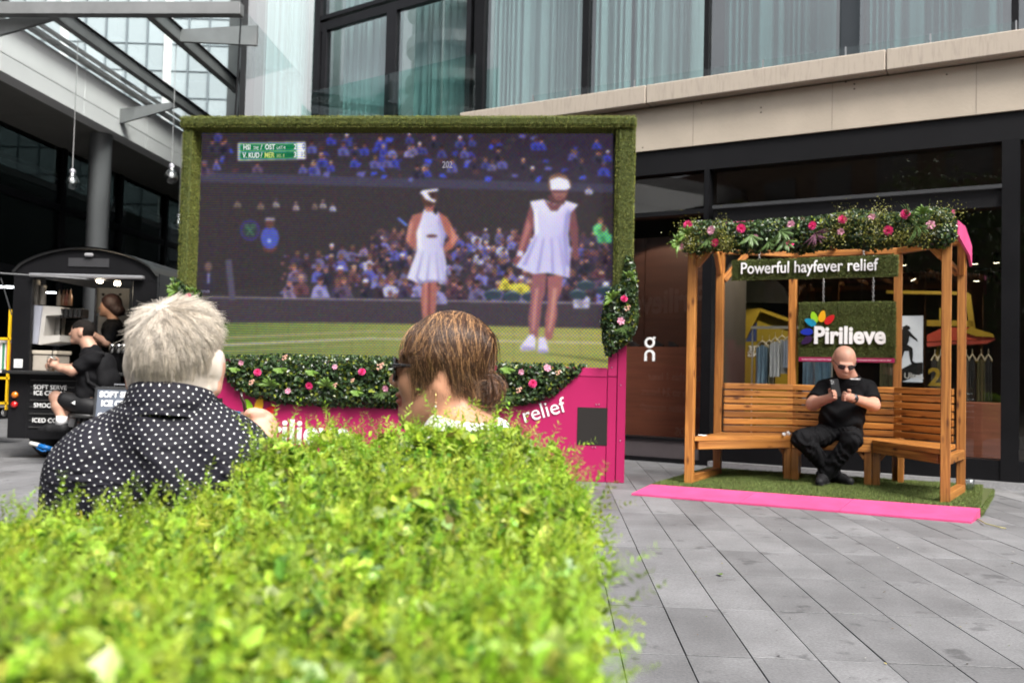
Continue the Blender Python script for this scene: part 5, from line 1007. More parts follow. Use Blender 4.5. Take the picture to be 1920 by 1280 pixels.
for k, (x0, x1) in enumerate(((1746, 1757), (1757, 1768), (1768, 1781), (1806, 1816), (1816, 1828), (1832, 1845), (1846, 1858))):
    garment(x0, x1 + 2, 672, 752, 1.7, (DRK, OLV, DRK, mat('grey_cloth', (.12, .11, .1), .9, 0, .2, 10))[k % 4], ('black jacket first on the dark rail beside the bench post', 'olive jacket second on the dark rail', 'black coat third on the dark rail', 'grey top just past the bench corner post', 'black top second past the bench corner post', 'olive top third past the bench corner post', 'black top last on the dark rail by the mannequin')[k], 20 + k, True, 'jacket', 'jacket')
text('rail_lettering', 'TRAIL', .07, SIL, yf, stand(FA.hit(1738, 648, 2.3)[0], 2.28, FA.hit(1738, 648, 2.3)[1]), .002, .002)
# ceiling track with spots
tk = thing('track_light_rail', 'black ceiling track with spotlights inside the shop', 'track light', FA.mat()); tv = 2.6
a, b, z0, z1 = fa_rect(1684, 1900, 504, 508, tv); sbox(a, b, tv, tv + .04, z0, z1, BLACK, 'track', tk); LAMP = mat('spot_lens', (.9, .85, .7), .3, emit=(1, .86, .6), estr=6.0)
for x, y, l in ((1712, 514, 1), (1730, 515, 0), (1748, 515, 0), (1765, 515, 0), (1831, 516, 1), (1857, 517, 0), (1871, 517, 0), (1694, 487, 1), (1828, 484, 1), (1868, 482, 1)):
    u, z = FA.hit(x, y, tv); s = MB().lathe([(.034, 0), (.034, .1), (.02, .115), (.006, .118), (.006, .15)], n=12).build('spotlight', BLACK, tk, True); s.matrix_local = Matrix.Translation((u, tv + .02, z - .06)) @ Matrix.Rotation(R(-25 if x == 1712 else 0), 4, 'Y') @ Matrix.Rotation(R(15), 4, 'X')
    if l: e = MB().lathe([(.03, -.004), (.03, -.002)], n=12).build('lens', LAMP, s)
sp = bpy.data.lights.new('shop_spot_and_fill', 'SPOT'); sp.energy = 90; sp.spot_size = R(85); sp.color = (1, .88, .7); so = bpy.data.objects.new('shop_spot_and_fill', sp); COL.objects.link(so); so.location = FA.at(FA.hit(1480, 515, 1.0)[0], .9, 2.95); so.rotation_euler = (R(12), 0, FA.a)
bay_fill = bpy.data.lights.new('shop_spot_and_fill', 'SPOT'); bay_fill.energy = 22; bay_fill.spot_size = R(100); bay_fill.color = (1, .84, .64); bay_fill_ob = bpy.data.objects.new('shop_spot_and_fill', bay_fill); COL.objects.link(bay_fill_ob); bay_fill_ob.location = FA.at(FA.hit(1240, 500, 1.0)[0], .5, 2.95); bay_fill_ob.rotation_euler = (R(8), 0, FA.a)  # fill lamp added to brighten the brown panels, no fitting above it
sp2 = bpy.data.lights.new('shop_spot_and_fill', 'SPOT'); sp2.energy = 70; sp2.spot_size = R(95); sp2.color = (1, .86, .66); so2 = bpy.data.objects.new('shop_spot_and_fill', sp2); COL.objects.link(so2); so2.location = FA.at(FA.hit(1780, 515, 1.2)[0], 1.2, 2.95); so2.rotation_euler = (R(12), 0, FA.a)
# ================================================================== COFFEE TRAILER AND WHAT STANDS ROUND IT
KY = 8.3; FK = Frame((0, KY), 0)
kb = lambda x, y, v=0: FK.hit(x, y, v)
tr = thing('coffee_trailer', 'black arched coffee trailer with an open serving hatch', 'trailer', FK.mat())
TB = mat('trailer_black', (.008, .008, .009), .35, 0, .3, 2.5, spec=.2); TBI = mat('trailer_inside', (.05, .05, .05), .6)
def tbox(u0, u1, v0, v1, z0, z1, m, name, parent=None, b=0.0): return sbox(u0, u1, v0, v1, z0, z1, m, name, tr if parent is None else parent, b)
def kbox(x0, x1, y0, y1, v0, v1, m, name, parent=tr, b=0.0):
    a = kb(x0, (y0 + y1) / 2, v0)[0]; c = kb(x1, (y0 + y1) / 2, v0)[0]; z1 = kb((x0 + x1) / 2, y0, v0)[1]; z0 = kb((x0 + x1) / 2, y1, v0)[1]; return tbox(a, c, v0, v1, z0, z1, m, name, parent, b)
uA, uB = kb(22, 600)[0], kb(292, 600)[0]; zc_, zt_, zbk = kb(150, 697)[1], kb(150, 524)[1], kb(60, 822)[1]; zpk = kb(155, 467)[1]; zsh = kb(30, 512)[1]; TD = 2.6
tbox(uA, kb(58, 600)[0], 0, .05, zbk, zt_, TB, 'jamb', tr, .006); tbox(kb(246, 600)[0], uB, 0, .05, zbk, zt_, TB, 'jamb', tr, .006)
tbox(kb(58, 600)[0], kb(246, 600)[0], .004, .05, zbk, zc_ - .02, TB, 'lower_panel'); tbox(uA - .02, uB, -.1, .12, zc_ - .03, zc_, mat('counter_black', (.02, .02, .02), .3), 'counter', tr, .006)
arc = [(uA + (uB - uA) * t, zsh + (zpk - zsh) * (math.sin(math.pi * t) ** .62)) for t in np.linspace(0, 1, 22)]
MB().prism([(uA, zt_)] + arc + [(uB, zt_)], 0, .05).build('arched_header', TB, tr)
n = len(arc); off = .02
MB().add([(x, y, z + off) for y in (-.04, TD) for x, z in arc] , [(i, i + 1, n + i + 1, n + i) for i in range(n - 1)]).build('roof', TB, tr, True)
MB().add([(x, y, z + off - .012) for y in (-.04, TD) for x, z in arc] , [(i, i + 1, n + i + 1, n + i) for i in range(n - 1)]).build('roof_lining', mat('roof_lining', (.2, .2, .2), .7), tr, True)
tbox(uB - .04, uB, .055, TD, zbk, zsh + .03, TB, 'side_wall'); tbox(uA, uA + .04, .055, TD, zbk, zc_, TB, 'side_wall'); tbox(uA, uA + .04, .055, .5, zc_, zsh + .03, TB, 'side_wall'); tbox(uA, uA + .04, TD - .4, TD, zc_, zsh + .03, TB, 'side_wall'); tbox(uA + .05, uB - .05, TD - .04, TD, zbk, 1.1, TBI, 'back_wall'); tbox(uA + .05, uB - .05, .06, TD - .05, zbk, zbk + .05, TBI, 'floor')
tbox(uA + .7, uB - .05, TD - .04, TD, 1.1, zsh, TBI, 'back_wall')
for k in range(9): z = zbk + .1 + k * .062; tbox(kb(56, 760)[0], kb(246, 760)[0], -.008, .003, z, z + .012, mat('ridge_black', (.03, .03, .03), .4), 'panel_ridge', tr, .002)
kbox(128, 204, 484, 500, -.008, .0, mat('plate_black', (.03, .03, .033), .5), 'blank_plate'); kbox(157, 173, 474, 481, -.04, .0, mat('lamp_grey', (.25, .25, .26), .4), 'roof_lamp', tr, .01)
kbox(53, 268, 514, 521, -.07, -.02, mat('awning_silver', (.62, .62, .64), .3, .8), 'awning_tube', tr, .008)
MB().tube([(kb(-30, 516)[0], -.4, kb(-30, 516)[1]), (kb(180, 525)[0], -.03, kb(180, 525)[1])], .008).build('awning_arm', DARKGREY, tr); MB().tube([(kb(4, 522)[0], -.02, kb(4, 522)[1]), (kb(22, 590)[0], .0, kb(22, 590)[1])], .006).build('awning_stay', DARKGREY, tr)
for x, y, c in ((29, 740, (.6, .17, .01)), (28, 758, (.5, .01, .01))):
    u, z = kb(x, y); o = MB().lathe([(.03, 0), (.03, .012), (.024, .025), (.0005, .03)], n=16).build('tail_lamp', mat('lamp_%d' % y, c, .15, 0, .1, coat=.6), tr, True); o.matrix_local = Matrix.Translation((u, -.002, z)) @ Matrix.Rotation(R(90), 4, 'X')
kbox(26, 42, 673, 689, -.004, -.001, mat('sticker_white', (.75, .76, .76), .5), 'sticker')
for y in (677, 681, 685): kbox(29, 39, y, y + 1, -.0055, -.0042, mat('sticker_ink', (.1, .1, .1), .5), 'sticker_line')
for s_, x, y in (('SOFT SERVE', 64, 729), ('ICE CREAM', 64, 740), ('SMOOTHIES', 64, 763), ('ICED COFFEES', 61, 791)):
    u, z = kb(x, y); text('lettering', s_, .058, WHITEP, tr, stand(u, -.011, z), .001, .0004)
TYRE = mat('tyre', (.012, .012, .012), .85, 0, .2, 30, bump=.4, bscale=60)
for u in (kb(68, 830)[0] + .0, uB - .18):
    w = MB().lathe([(.17, -.1), (.27, -.11), (.3, -.075), (.305, 0), (.3, .075), (.27, .11), (.17, .1)], n=32).build('wheel', TYRE, tr, True); w.matrix_local = Matrix.Translation((u, .32, .305)) @ Matrix.Rotation(R(90), 4, 'Y')
    MB().lathe([(.0005, -.06), (.16, -.07), (.168, 0), (.16, .07), (.0005, .06)], n=20).build('rim', mat('rim_grey', (.2, .2, .2), .4, .7), w, True)
u, z = kb(74, 834)
hc = thing('tow_jack', 'blue and white jockey wheel lever under the coffee trailer', 'jack', Matrix.Translation(FK.at(u, -.05, z)))
MB().tube([(.02, 0, .0), (.14, .0, -.03)], .022, mat('jack_blue', (.01, .16, .5), .4), n=12).tube([(.0, .0, -.02), (.06, -.01, -.05), (.1, -.01, -.045)], .008, mat('jack_blue', (0, 0, 0)), n=6).build('handle', None, hc, True); MB().tube([(-.06, 0, .02), (.03, 0, .0)], .02, n=12).tube([(.14, 0, -.03), (.17, 0, -.036)], .018, n=12).build('clamp', mat('jack_white', (.6, .6, .57), .5), hc, True); MB().tube([(.17, 0, -.036), (.22, 0, -.06), (.22, 0, -z)], .012, n=8).build('leg', DARKGREY, hc)
# inside: lamps, machine, cups, crate
for x, y in ((187, 527), (220, 532)):
    u, z = kb(x, y, .35); o = MB().lathe([(.0005, -.02), (.025, -.015), (.03, 0), (.02, .03)], n=12).build('hatch_lamp', mat('hatch_lamp_glow', (.9, .8, .6), .3, emit=(1, .85, .6), estr=9.0), tr, True); o.location = (u, .35, z)
pl_ = bpy.data.lights.new('hatch_light', 'POINT'); pl_.energy = 1.6; pl_.color = (1, .85, .65); pl_.shadow_soft_size = .04; po_ = bpy.data.objects.new('hatch_light', pl_); COL.objects.link(po_); po_.location = FK.at(kb(200, 535, .5)[0], .35, kb(200, 535, .5)[1] - .06)
kbox(84, 102, 547, 549, .9, .94, mat('strip_glow', (.9, .95, 1), .3, emit=(.9, .95, 1), estr=5.0), 'strip_lamp'); kbox(-6, 28, 536, 539, 1.2, 1.24, mat('strip_glow', (0, 0, 0)), 'strip_lamp')
CM_W = mat('machine_white', (.42, .4, .37), .35, 0, .05); CHR = mat('chrome', (.5, .5, .5), .2, 1)
def kthing(name, label, cat, grp=None): return thing(name, label, cat, FK.mat(), grp)
def kpoly(pts, v0, v1, m, name, parent): return MB().prism([kb(x, y, v0) for x, y in pts], v0, v1).build(name, m, parent)
em = kthing('espresso_machine', 'white C shaped espresso machine on the trailer counter', 'coffee machine')
kpoly([(62, 572), (112, 575), (114, 590), (86, 592), (82, 630), (112, 628), (112, 640), (74, 646), (60, 644)], .12, .5, CM_W, 'body', em); kpoly([(60, 572), (79, 573), (70, 645), (58, 643)], .1, .12, mat('machine_grey', (.3, .31, .36), .4), 'side_cover', em)
for x in (112, 120, 129, 138, 146): kbox(x, x + 6, 578, 595, .14, .3, mat('group_black', (.02, .02, .02), .3), 'group_head', em, .004); kbox(x + 5, x + 7, 579, 592, .135, .15, CHR, 'trim', em)
kbox(86, 112, 592, 628, .3, .34, CHR, 'drip_panel', em)
kbox(100, 150, 600, 640, .5, .8, mat('grinder_black', (.02, .02, .02), .4), 'hopper', em)
for i, (x0, x1, y0, y1) in enumerate(((63, 72, 525, 571), (73, 86, 535, 571))):
    c = kthing('cup_stack', ('tall stack of paper cups against the trailer jamb', 'shorter stack of paper cups on the espresso machine')[i], 'cups', 'paper cup stacks'); a = kb((x0 + x1) / 2, y1, .2); t = kb((x0 + x1) / 2, y0, .2)[1]; h = t - a[1]; k = 9
    for j in range(k): q = MB().lathe([(.032, 0), (.026, h / k * 1.0), (.034 if j < k - 1 else .024, h / k * 1.02), (.02, h / k * 1.05)], n=14).build('cup', mat('paper_cup', (.52, .48, .42), .6), c, True); q.location = (a[0], .2, a[1] + j * h / k)
cr_ = kthing('ingredient_tub', 'cream coloured lidded tub on the trailer counter', 'tub'); kbox(60, 104, 664, 696, .08, .35, mat('tub_cream', (.36, .32, .27), .5), 'tub', cr_, .01); kbox(58, 106, 657, 664, .07, .36, mat('tub_lid', (.42, .37, .3), .5), 'lid', cr_, .004)
eq = kthing('equipment_panel', 'white equipment panel with dials behind the barista', 'panel'); kbox(180, 242, 540, 588, 1.3, 1.35, mat('panel_white', (.5, .47, .42), .5), 'upper_door', eq); kbox(183, 242, 591, 640, 1.3, 1.35, mat('panel_white', (0, 0, 0)), 'lower_door', eq); kbox(176, 180, 540, 650, 1.28, 1.36, CHR, 'edge', eq)
for x, y in ((193, 552), (193, 560), (193, 580), (225, 552)): u, z = kb(x, y, 1.29); o = MB().lathe([(.014, 0), (.012, .015)], n=10).build('knob', BLACK, eq); o.matrix_local = Matrix.Translation((u, 1.3, z)) @ Matrix.Rotation(R(90), 4, 'X')
for i, (x, w_, c) in enumerate(((110, 8, (.45, .38, .3)), (118, 7, (.25, .14, .08)), (124, 6, (.3, .1, .06)), (131, 5, (.35, .2, .12)))):
    b = kthing('syrup_bottle', ('cream', 'brown', 'dark red', 'amber')[i] + ' syrup bottle on top of the coffee machine', 'bottle', 'syrup bottles'); u, z = kb(x, 573, .25); o = MB().lathe([(.02, 0), (.02, .09), (.008, .12), (.008, .15)], n=12).build('glass_body', mat('bottle_%d' % i, c, .25), b, True); o.location = (u, .25, z)
    q = MB().lathe([(.01, .15), (.01, .165)], n=8).build('cap', BLACK, b); q.location = o.location
for i, x in enumerate((210, 222, 232)):
    b = kthing('steel_jug', ('first', 'second', 'third')[i] + ' steel milk jug from the barista on the counter', 'jug', 'milk jugs'); u, z = kb(x, 662, .15); o = MB().lathe([(.03, 0), (.026, .07), (.03, .085), (.027, .08)], n=16).build('jug_body', CHR, b, True); o.location = (u, .15, z)
    MB().tube([(u + .028, .15, z + .07), (u + .05, .15, z + .05), (u + .03, .15, z + .02)], .004, n=5).build('handle', CHR, b)
# A-board
ab = thing('a_board', 'grey pavement sign advertising soft ice cream beside the trailer', 'sign', Frame((0, 7.5), 0).mat()); FKa = Frame((0, 7.5), 0)
a, z1 = FKa.hit(171, 724, 0); b = FKa.hit(262, 724, 0)[0]
sl = Matrix.Translation((0, 0, 0)) @ Matrix.Rotation(R(-6), 4, 'X')
def abx(x0, x1, y0, y1, z0, z1_, m, name): o = MB().box(x0, x1, y0, y1, z0, z1_, None, None, .003 if y1 - y0 > .01 else 0).build(name, m, ab); o.matrix_local = sl; return o
abx(a, b, 0, .025, .03, z1, DARKGREY, 'frame'); abx(a + .025, b - .025, -.004, 0, .08, z1 - .025, mat('board_blue_grey', (.13, .15, .19), .5, spec=.3), 'face'); 
o = MB().box(a, b, 0, .025, .03, z1, None, None, .003).build('rear_frame', DARKGREY, ab); o.matrix_local = Matrix.Translation((0, .26, 0)) @ Matrix.Rotation(R(8), 4, 'X')
MB().tube([(a + .19, .01, z1 - .0), (a + .19, .01, z1 + .02), (a + .28, .01, z1 + .02), (a + .28, .01, z1)], .006, n=6).build('carry_handle', CHR, ab)
for i, s_ in enumerate(('SOFT SERVE', ' ICE CREAM', 'COFFEES', 'SMOOTHIES')): o = text('lettering', s_, .066 if i < 2 else .05, WHITEP, ab, sl @ stand(a + .045, -.006, z1 - .085 - i * .075 - (.02 if i > 1 else 0)), .001, .003)
# stool for the customer
st_ = thing('bar_stool', 'dark metal stool the customer perches on at the hatch', 'stool', Matrix.Translation((P(168, 770, 8.0).x, 8.0, 0)))
MB().lathe([(.17, .42), (.175, .43), (.175, .45), (.16, .46)], n=20).build('seat', mat('stool_black', (.02, .02, .02), .4), st_, True)
for k in range(4): a_ = R(45 + 90 * k); MB().tube([(.1 * math.cos(a_), .1 * math.sin(a_), .42), (.2 * math.cos(a_), .2 * math.sin(a_), 0)], .011, n=6).build('leg', mat('stool_black', (0, 0, 0)), st_)
MB().tube([(.155 * math.cos(t), .155 * math.sin(t), .17) for t in np.linspace(0, 6.283, 17)], .008, n=5, caps=False).build('foot_ring', mat('stool_black', (0, 0, 0)), st_)
# rack of books at the picture's edge
rk = thing('book_rack', 'yellow framed rack of coloured books beyond the trailer', 'rack', Frame((0, 9.6), 0).mat()); FR_ = Frame((0, 9.6), 0)
def rkb(x0, x1, y0, y1, v0, v1, m, name): a = FR_.hit(x0, y0, v0)[0]; b = FR_.hit(x1, y0, v0)[0]; z1 = FR_.hit(x0, y0, v0)[1]; z0 = FR_.hit(x0, y1, v0)[1]; return tbox(a, b, v0, v1, z0, z1, m, name, rk)
RY = mat('rack_yellow', (.75, .45, .01), .4)
for y in (631, 705, 752): rkb(-60, 21, y, y + 4, 0, .03, RY, 'rail')
for x in (-58, 17): rkb(x, x + 3, 580, 768, .0, .03, RY, 'upright')
rkb(-60, 20, 692, 697, .03, .3, mat('shelf_white', (.6, .6, .6), .5), 'shelf'); rkb(-60, 20, 756, 762, .03, .3, mat('shelf_white', (0, 0, 0)), 'shelf')
x = -55; i = 0; bc = [(.7, .7, .68), (.5, .03, .08), (.03, .05, .25), (.02, .3, .4), (.6, .58, .55), (.25, .05, .2), (.75, .72, .7), (.05, .2, .1)]
while x < 16:
    w_ = random.choice([3, 4, 5]); rkb(x, x + w_ - .6, 637 + random.uniform(0, 8), 692, .05, .25, mat('book_%d' % (i % 8), bc[i % 8], .5), 'book'); x += w_; i += 1
for x_ in (-50, 8): o = MB().lathe([(.03, -.012), (.04, -.008), (.04, .008), (.03, .012)], n=14).build('caster', mat('caster_grey', (.4, .4, .4), .5), rk, True); q = FR_.hit(x_, 768, .1); o.matrix_local = Matrix.Translation((q[0], .1, q[1] - .03)) @ Matrix.Rotation(R(90), 4, 'Y')
# ------------------------------------------------------------------ pendant bulbs
BG = glass('bulb_glass', (.88, .9, .9), 2.2, 1.5, 0, .08); CAPM = mat('bulb_cap', (.62, .6, .66), .3, .8)
def bulb(top, x, y, r_, label, drop_z=None):
    b0 = P(x, y, top.y); t = thing('pendant_bulb', label, 'light bulb', Matrix.Translation((b0.x, top.y, b0.z)), 'giant bulbs hung from the canopy')
    MB().lathe([(.0005, -1), (.35, -.94), (.7, -.72), (.95, -.3), (1, .02), (.92, .4), (.72, .78), (.52, 1.1), (.43, 1.4), (.41, 1.55)][::1], n=28, M=Matrix.Scale(r_, 4)).build('globe', BG, t, True)
    MB().lathe([(.44, 1.5), (.45, 1.55), (.42, 1.62), (.45, 1.7), (.42, 1.78), (.45, 1.86), (.42, 1.95), (.2, 2.1)], n=20, M=Matrix.Scale(r_, 4)).build('cap', CAPM, t, True)
    fp = [(.25 * math.cos(a), .25 * math.sin(a), .15 + .12 * math.sin(a * 3)) for a in np.linspace(0, 6.28, 24)]
    MB().tube([(q[0] * r_, q[1] * r_, q[2] * r_) for q in fp], .06 * r_, n=5, caps=False).tube([(.25 * r_, 0, .15 * r_), (.1 * r_, 0, 1.4 * r_)], .05 * r_, n=5).tube([(-.25 * r_, 0, .15 * r_), (-.1 * r_, 0, 1.4 * r_)], .05 * r_, n=5).build('filament', mat('filament_white', (.7, .7, .7), .3), t)
    MB().tube([(0, 0, 2.05 * r_), (0, 0, top.z - b0.z)], .005, n=5).build('cord', mat('cord_grey', (.3, .3, .3), .6), t); return t
t1 = G(150, 70, 5.05); bulb(t1, 135, 343, .085, 'large clear pendant bulb hanging above the coffee trailer')
t2 = G(334, 82, 5.05); bulb(t2, 321, 333, .085, 'large clear pendant bulb beside the corner of the video screen')
t3 = G(347, 208, 5.05); bulb(Vector((t3.x, t3.y + 1.5, 5.05)), 335, 420, .085, 'lower pendant bulb half hidden by the turf frame')
# ================================================================== PEOPLE: signed distance fields meshed by surface nets
def surface_nets(Fd, org, h):
    s = Fd < 0; nx, ny, nz = Fd.shape
    acc = np.zeros((nx - 1, ny - 1, nz - 1, 3), np.float32); cnt = np.zeros((nx - 1, ny - 1, nz - 1), np.float32)
    cor = [(i, j, k) for i in (0, 1) for j in (0, 1) for k in (0, 1)]
    sl_ = lambda c: (slice(c[0], nx - 1 + c[0]), slice(c[1], ny - 1 + c[1]), slice(c[2], nz - 1 + c[2]))
    for a in cor:
        for ax in range(3):
            if a[ax]: continue
            b = list(a); b[ax] = 1; b = tuple(b); fa_, fb_ = Fd[sl_(a)], Fd[sl_(b)]; m = s[sl_(a)] != s[sl_(b)]
            I = np.nonzero(m); t = fa_[I] / (fa_[I] - fb_[I])
            for q in range(3): acc[I + (np.full(len(I[0]), q),)] += a[q] + (t if q == ax else 0)
            cnt[I] += 1
    I = np.nonzero(cnt); idx = -np.ones(cnt.shape, np.int32); idx[I] = np.arange(len(I[0]))
    V = (np.stack(I, 1) + acc[I] / cnt[I][:, None]) * h + np.array(org)
    quads = []
    for ax in range(3):
        d = [0, 0, 0]; d[ax] = 1; e = [q for q in range(3) if q != ax]
        A = s[tuple(slice(0, n_ - d[q]) for q, n_ in enumerate(Fd.shape))]; B = s[tuple(slice(d[q], n_) for q, n_ in enumerate(Fd.shape))]
        J = np.array(np.nonzero(A != B)); ok = np.ones(J.shape[1], bool)
        for q in e: ok &= (J[q] > 0) & (J[q] < Fd.shape[q] - 1)
        J = J[:, ok]; ins = A[tuple(J)]
        def cell(p, r):
            K = J.copy(); K[e[0]] -= p; K[e[1]] -= r; return idx[tuple(K)]
        Q = np.stack([cell(0, 0), cell(1, 0), cell(1, 1), cell(0, 1)], 1); fl_p = ins if ax != 1 else ~ins
        Q[~fl_p] = Q[~fl_p][:, ::-1]; quads.append(Q)
    return V, np.concatenate(quads)
class SDF:
    def __init__(s, h): s.h = h; s.p = []
    def rc(s, a, b, ra, rb=None, k=.02, op='u'): s.p.append(('rc', np.array(a, float), np.array(b, float), ra, rb if rb is not None else ra, k, op)); return s
    def el(s, c, r, k=.02, op='u', M=None): s.p.append(('el', np.array(c, float), np.array(r, float), M, None, k, op)); return s
    def pl(s, c, n, op='cut', k=.001): n = np.array(n, float); s.p.append(('pl', np.array(c, float), n / np.linalg.norm(n), None, None, k, op)); return s
    def chain(s, pts, rs, k=.02):
        for i in range(len(pts) - 1): s.rc(pts[i], pts[i + 1], rs[i], rs[i + 1], k)
        return s
    def field(s):
        lo, hi = np.full(3, 9e9), np.full(3, -9e9)
        for q in s.p:
            if q[6] != 'u': continue
            if q[0] == 'rc': r = max(q[3], q[4]); lo = np.minimum(lo, np.minimum(q[1], q[2]) - r); hi = np.maximum(hi, np.maximum(q[1], q[2]) + r)
            elif q[0] == 'el': r = q[2].max() if q[3] is not None else q[2]; lo = np.minimum(lo, q[1] - r); hi = np.maximum(hi, q[1] + r)
        lo -= .03; hi += .03; h = s.h; n = np.ceil((hi - lo) / h).astype(int) + 1
        ax = [lo[q] + np.arange(n[q]) * h for q in range(3)]; Fd = np.full(n, .5, np.float32)
        for q in s.p:
            if q[0] == 'pl': sl_ = (slice(None),) * 3
            else:
                pad = q[5] * 1.2 + .03
                if q[0] == 'rc': r = max(q[3], q[4]); a, b = np.minimum(q[1], q[2]) - r - pad, np.maximum(q[1], q[2]) + r + pad
                else: r = q[2].max() if q[3] is not None else q[2]; a, b = q[1] - r - pad, q[1] + r + pad
                i0 = np.clip(np.floor((a - lo) / h).astype(int), 0, n); i1 = np.clip(np.ceil((b - lo) / h).astype(int) + 1, 0, n); sl_ = tuple(slice(i0[z], i1[z]) for z in range(3))
            X, Y, Z = np.meshgrid(*[ax[z][sl_[z]].astype(np.float32) for z in range(3)], indexing='ij', sparse=True)
            if q[0] == 'rc':
                a, d = q[1], q[2] - q[1]; dd = max(d @ d, 1e-9); t = np.clip(((X - a[0]) * d[0] + (Y - a[1]) * d[1] + (Z - a[2]) * d[2]) / dd, 0, 1)
                D = np.sqrt((X - a[0] - t * d[0]) ** 2 + (Y - a[1] - t * d[1]) ** 2 + (Z - a[2] - t * d[2]) ** 2) - (q[3] + (q[4] - q[3]) * t)
            elif q[0] == 'el':
                x, y, z = X - q[1][0], Y - q[1][1], Z - q[1][2]
                if q[3] is not None: m = np.array(q[3]); x, y, z = m[0][0] * x + m[1][0] * y + m[2][0] * z, m[0][1] * x + m[1][1] * y + m[2][1] * z, m[0][2] * x + m[1][2] * y + m[2][2] * z
                k0 = np.sqrt((x / q[2][0]) ** 2 + (y / q[2][1]) ** 2 + (z / q[2][2]) ** 2); k1 = np.sqrt((x / q[2][0] ** 2) ** 2 + (y / q[2][1] ** 2) ** 2 + (z / q[2][2] ** 2) ** 2); D = k0 * (k0 - 1) / (k1 + 1e-6)
            else: D = (X - q[1][0]) * q[2][0] + (Y - q[1][1]) * q[2][1] + (Z - q[1][2]) * q[2][2]
            f0 = Fd[sl_]; k = q[5]
            if q[6] == 'u': g_ = np.clip(.5 + .5 * (f0 - D) / k, 0, 1); Fd[sl_] = f0 * (1 - g_) + D * g_ - k * g_ * (1 - g_)
            elif q[6] == 'sub': g_ = np.clip(.5 - .5 * (f0 + D) / k, 0, 1); Fd[sl_] = f0 * (1 - g_) - D * g_ + k * g_ * (1 - g_)
            else: Fd[sl_] = np.maximum(f0, D)
        return Fd, lo
    def mesh(s, name, m, parent=None, matfn=None, smooth_it=1, disp=None):
        Fd, lo = s.field(); V, Q = surface_nets(Fd, lo, s.h)
        if disp is not None: V = V + disp(V)
        mi = matfn(V[Q].mean(1)) if matfn else None
        return raw_mesh(name, V, Q, m, parent, True, mi=mi)
SKIN = lambda name, c: mat(name, c, .5, 0, .08, 14, bump=.06, bscale=180, spec=.4)
def set_skin(m, w=.12):
    b = m.node_tree.nodes['Principled BSDF']; b.inputs['Subsurface Weight'].default_value = w; b.inputs['Subsurface Radius'].default_value = (.01, .004, .002); return m
SK_FAIR = set_skin(SKIN('skin_fair', (.56, .3, .215))); SK_TAN = set_skin(SKIN('skin_tan', (.5, .25, .155))); SK_MID = SKIN('skin_mid', (.42, .24, .17))
CLOTH = lambda n, c, **k: mat(n, c, .85, 0, .18, 10, bump=.45, bscale=14, stretch=(1, 1, .5), spec=.12, **k)
BLKC = CLOTH('black_cotton', (.006, .006, .007)); BLKT = CLOTH('black_trouser', (.008, .008, .009))
def strands(name, curves, r0, cols, m, parent, r1=.2):
    """curves (n, k, 3) -> three sided tubes"""
    curves = np.asarray(curves, float); n, k, _ = curves.shape; tan = np.gradient(curves, axis=1); tan /= np.linalg.norm(tan, axis=2, keepdims=True) + 1e-9
    ref = np.array([.3, -.9, .2]); a = np.cross(tan, ref); a /= np.linalg.norm(a, axis=2, keepdims=True) + 1e-9; b = np.cross(tan, a); rad = r0 * np.linspace(1, r1, k)[None, :, None]
    ring = np.stack([curves + rad * (a * math.cos(t) + b * math.sin(t)) for t in (0, 2.094, 4.189)], 2); V = ring.reshape(-1, 3)
    base = (np.arange(n) * k * 3)[:, None, None]; i = np.arange(k - 1)[None, :, None] * 3; j = np.arange(3)[None, None, :]; j2 = (j + 1) % 3
    Fq = np.stack([base + i + j, base + i + j2, base + i + 3 + j2, base + i + 3 + j], -1).reshape(-1, 4)
    return raw_mesh(name, V, Fq, m, parent, True, np.repeat(cols, k * 3, 0))
HAIRM = mat('hair_strands', (.3, .3, .3), .42, attr='Col', var=.05, spec=.6)

# ------------------------------------------------------------------ grey haired man in a dotted shirt (seen from behind)
MY = 1.75
def mp(x, y, dy=0.0): q = P(x, y, MY + dy); return np.array(q)
K = MY / F_PX                                       # metres per photo pixel at his distance
hd = mp(322, 662)
B = SDF(.0045)
nb = mp(318, 775)                                   # base of the neck
B.el(hd + [0, .012, .006], (.078, .095, .094), .03).el(hd + [0, .02, -.045], (.066, .078, .062), .03)
B.rc(hd + [0, .03, -.07], hd + [.005, .085, -.115], .05, .04, .03)
B.rc(hd + [-.004, .0, -.04], nb + [0, .012, -.02], .056, .058, .02)
for sx in (-1, 1):                                  # ears
    B.el(hd + [sx * .084, .022, -.026], (.013, .024, .036), .01); B.el(hd + [sx * .092, .014, -.022], (.006, .016, .03), .005); B.el(hd + [sx * .084, .018, -.06], (.009, .012, .014), .008)
shL, shR = mp(168, 888, .0), mp(440, 872, .0)
elL, haL = mp(120, 1080, .1), mp(230, 1160, .35); elR = mp(470, 880, .13); haR = mp(492, 800, .2)
tor = [(nb + [0, .02, -.06], (.13, .085, .09)), (mp(300, 920, .04), (.185, .115, .15)), (mp(290, 1060, .06), (.2, .14, .18)), (mp(290, 1200, .06), (.19, .15, .16))]
pel = mp(290, 1290, .08); knL, knR = pel + [-.12, .5, .16], pel + [.13, .5, .16]; ftL, ftR = pel + [-.13, .75, -.2], pel + [.14, .75, -.2]
ftL[2] = ftR[2] = .07
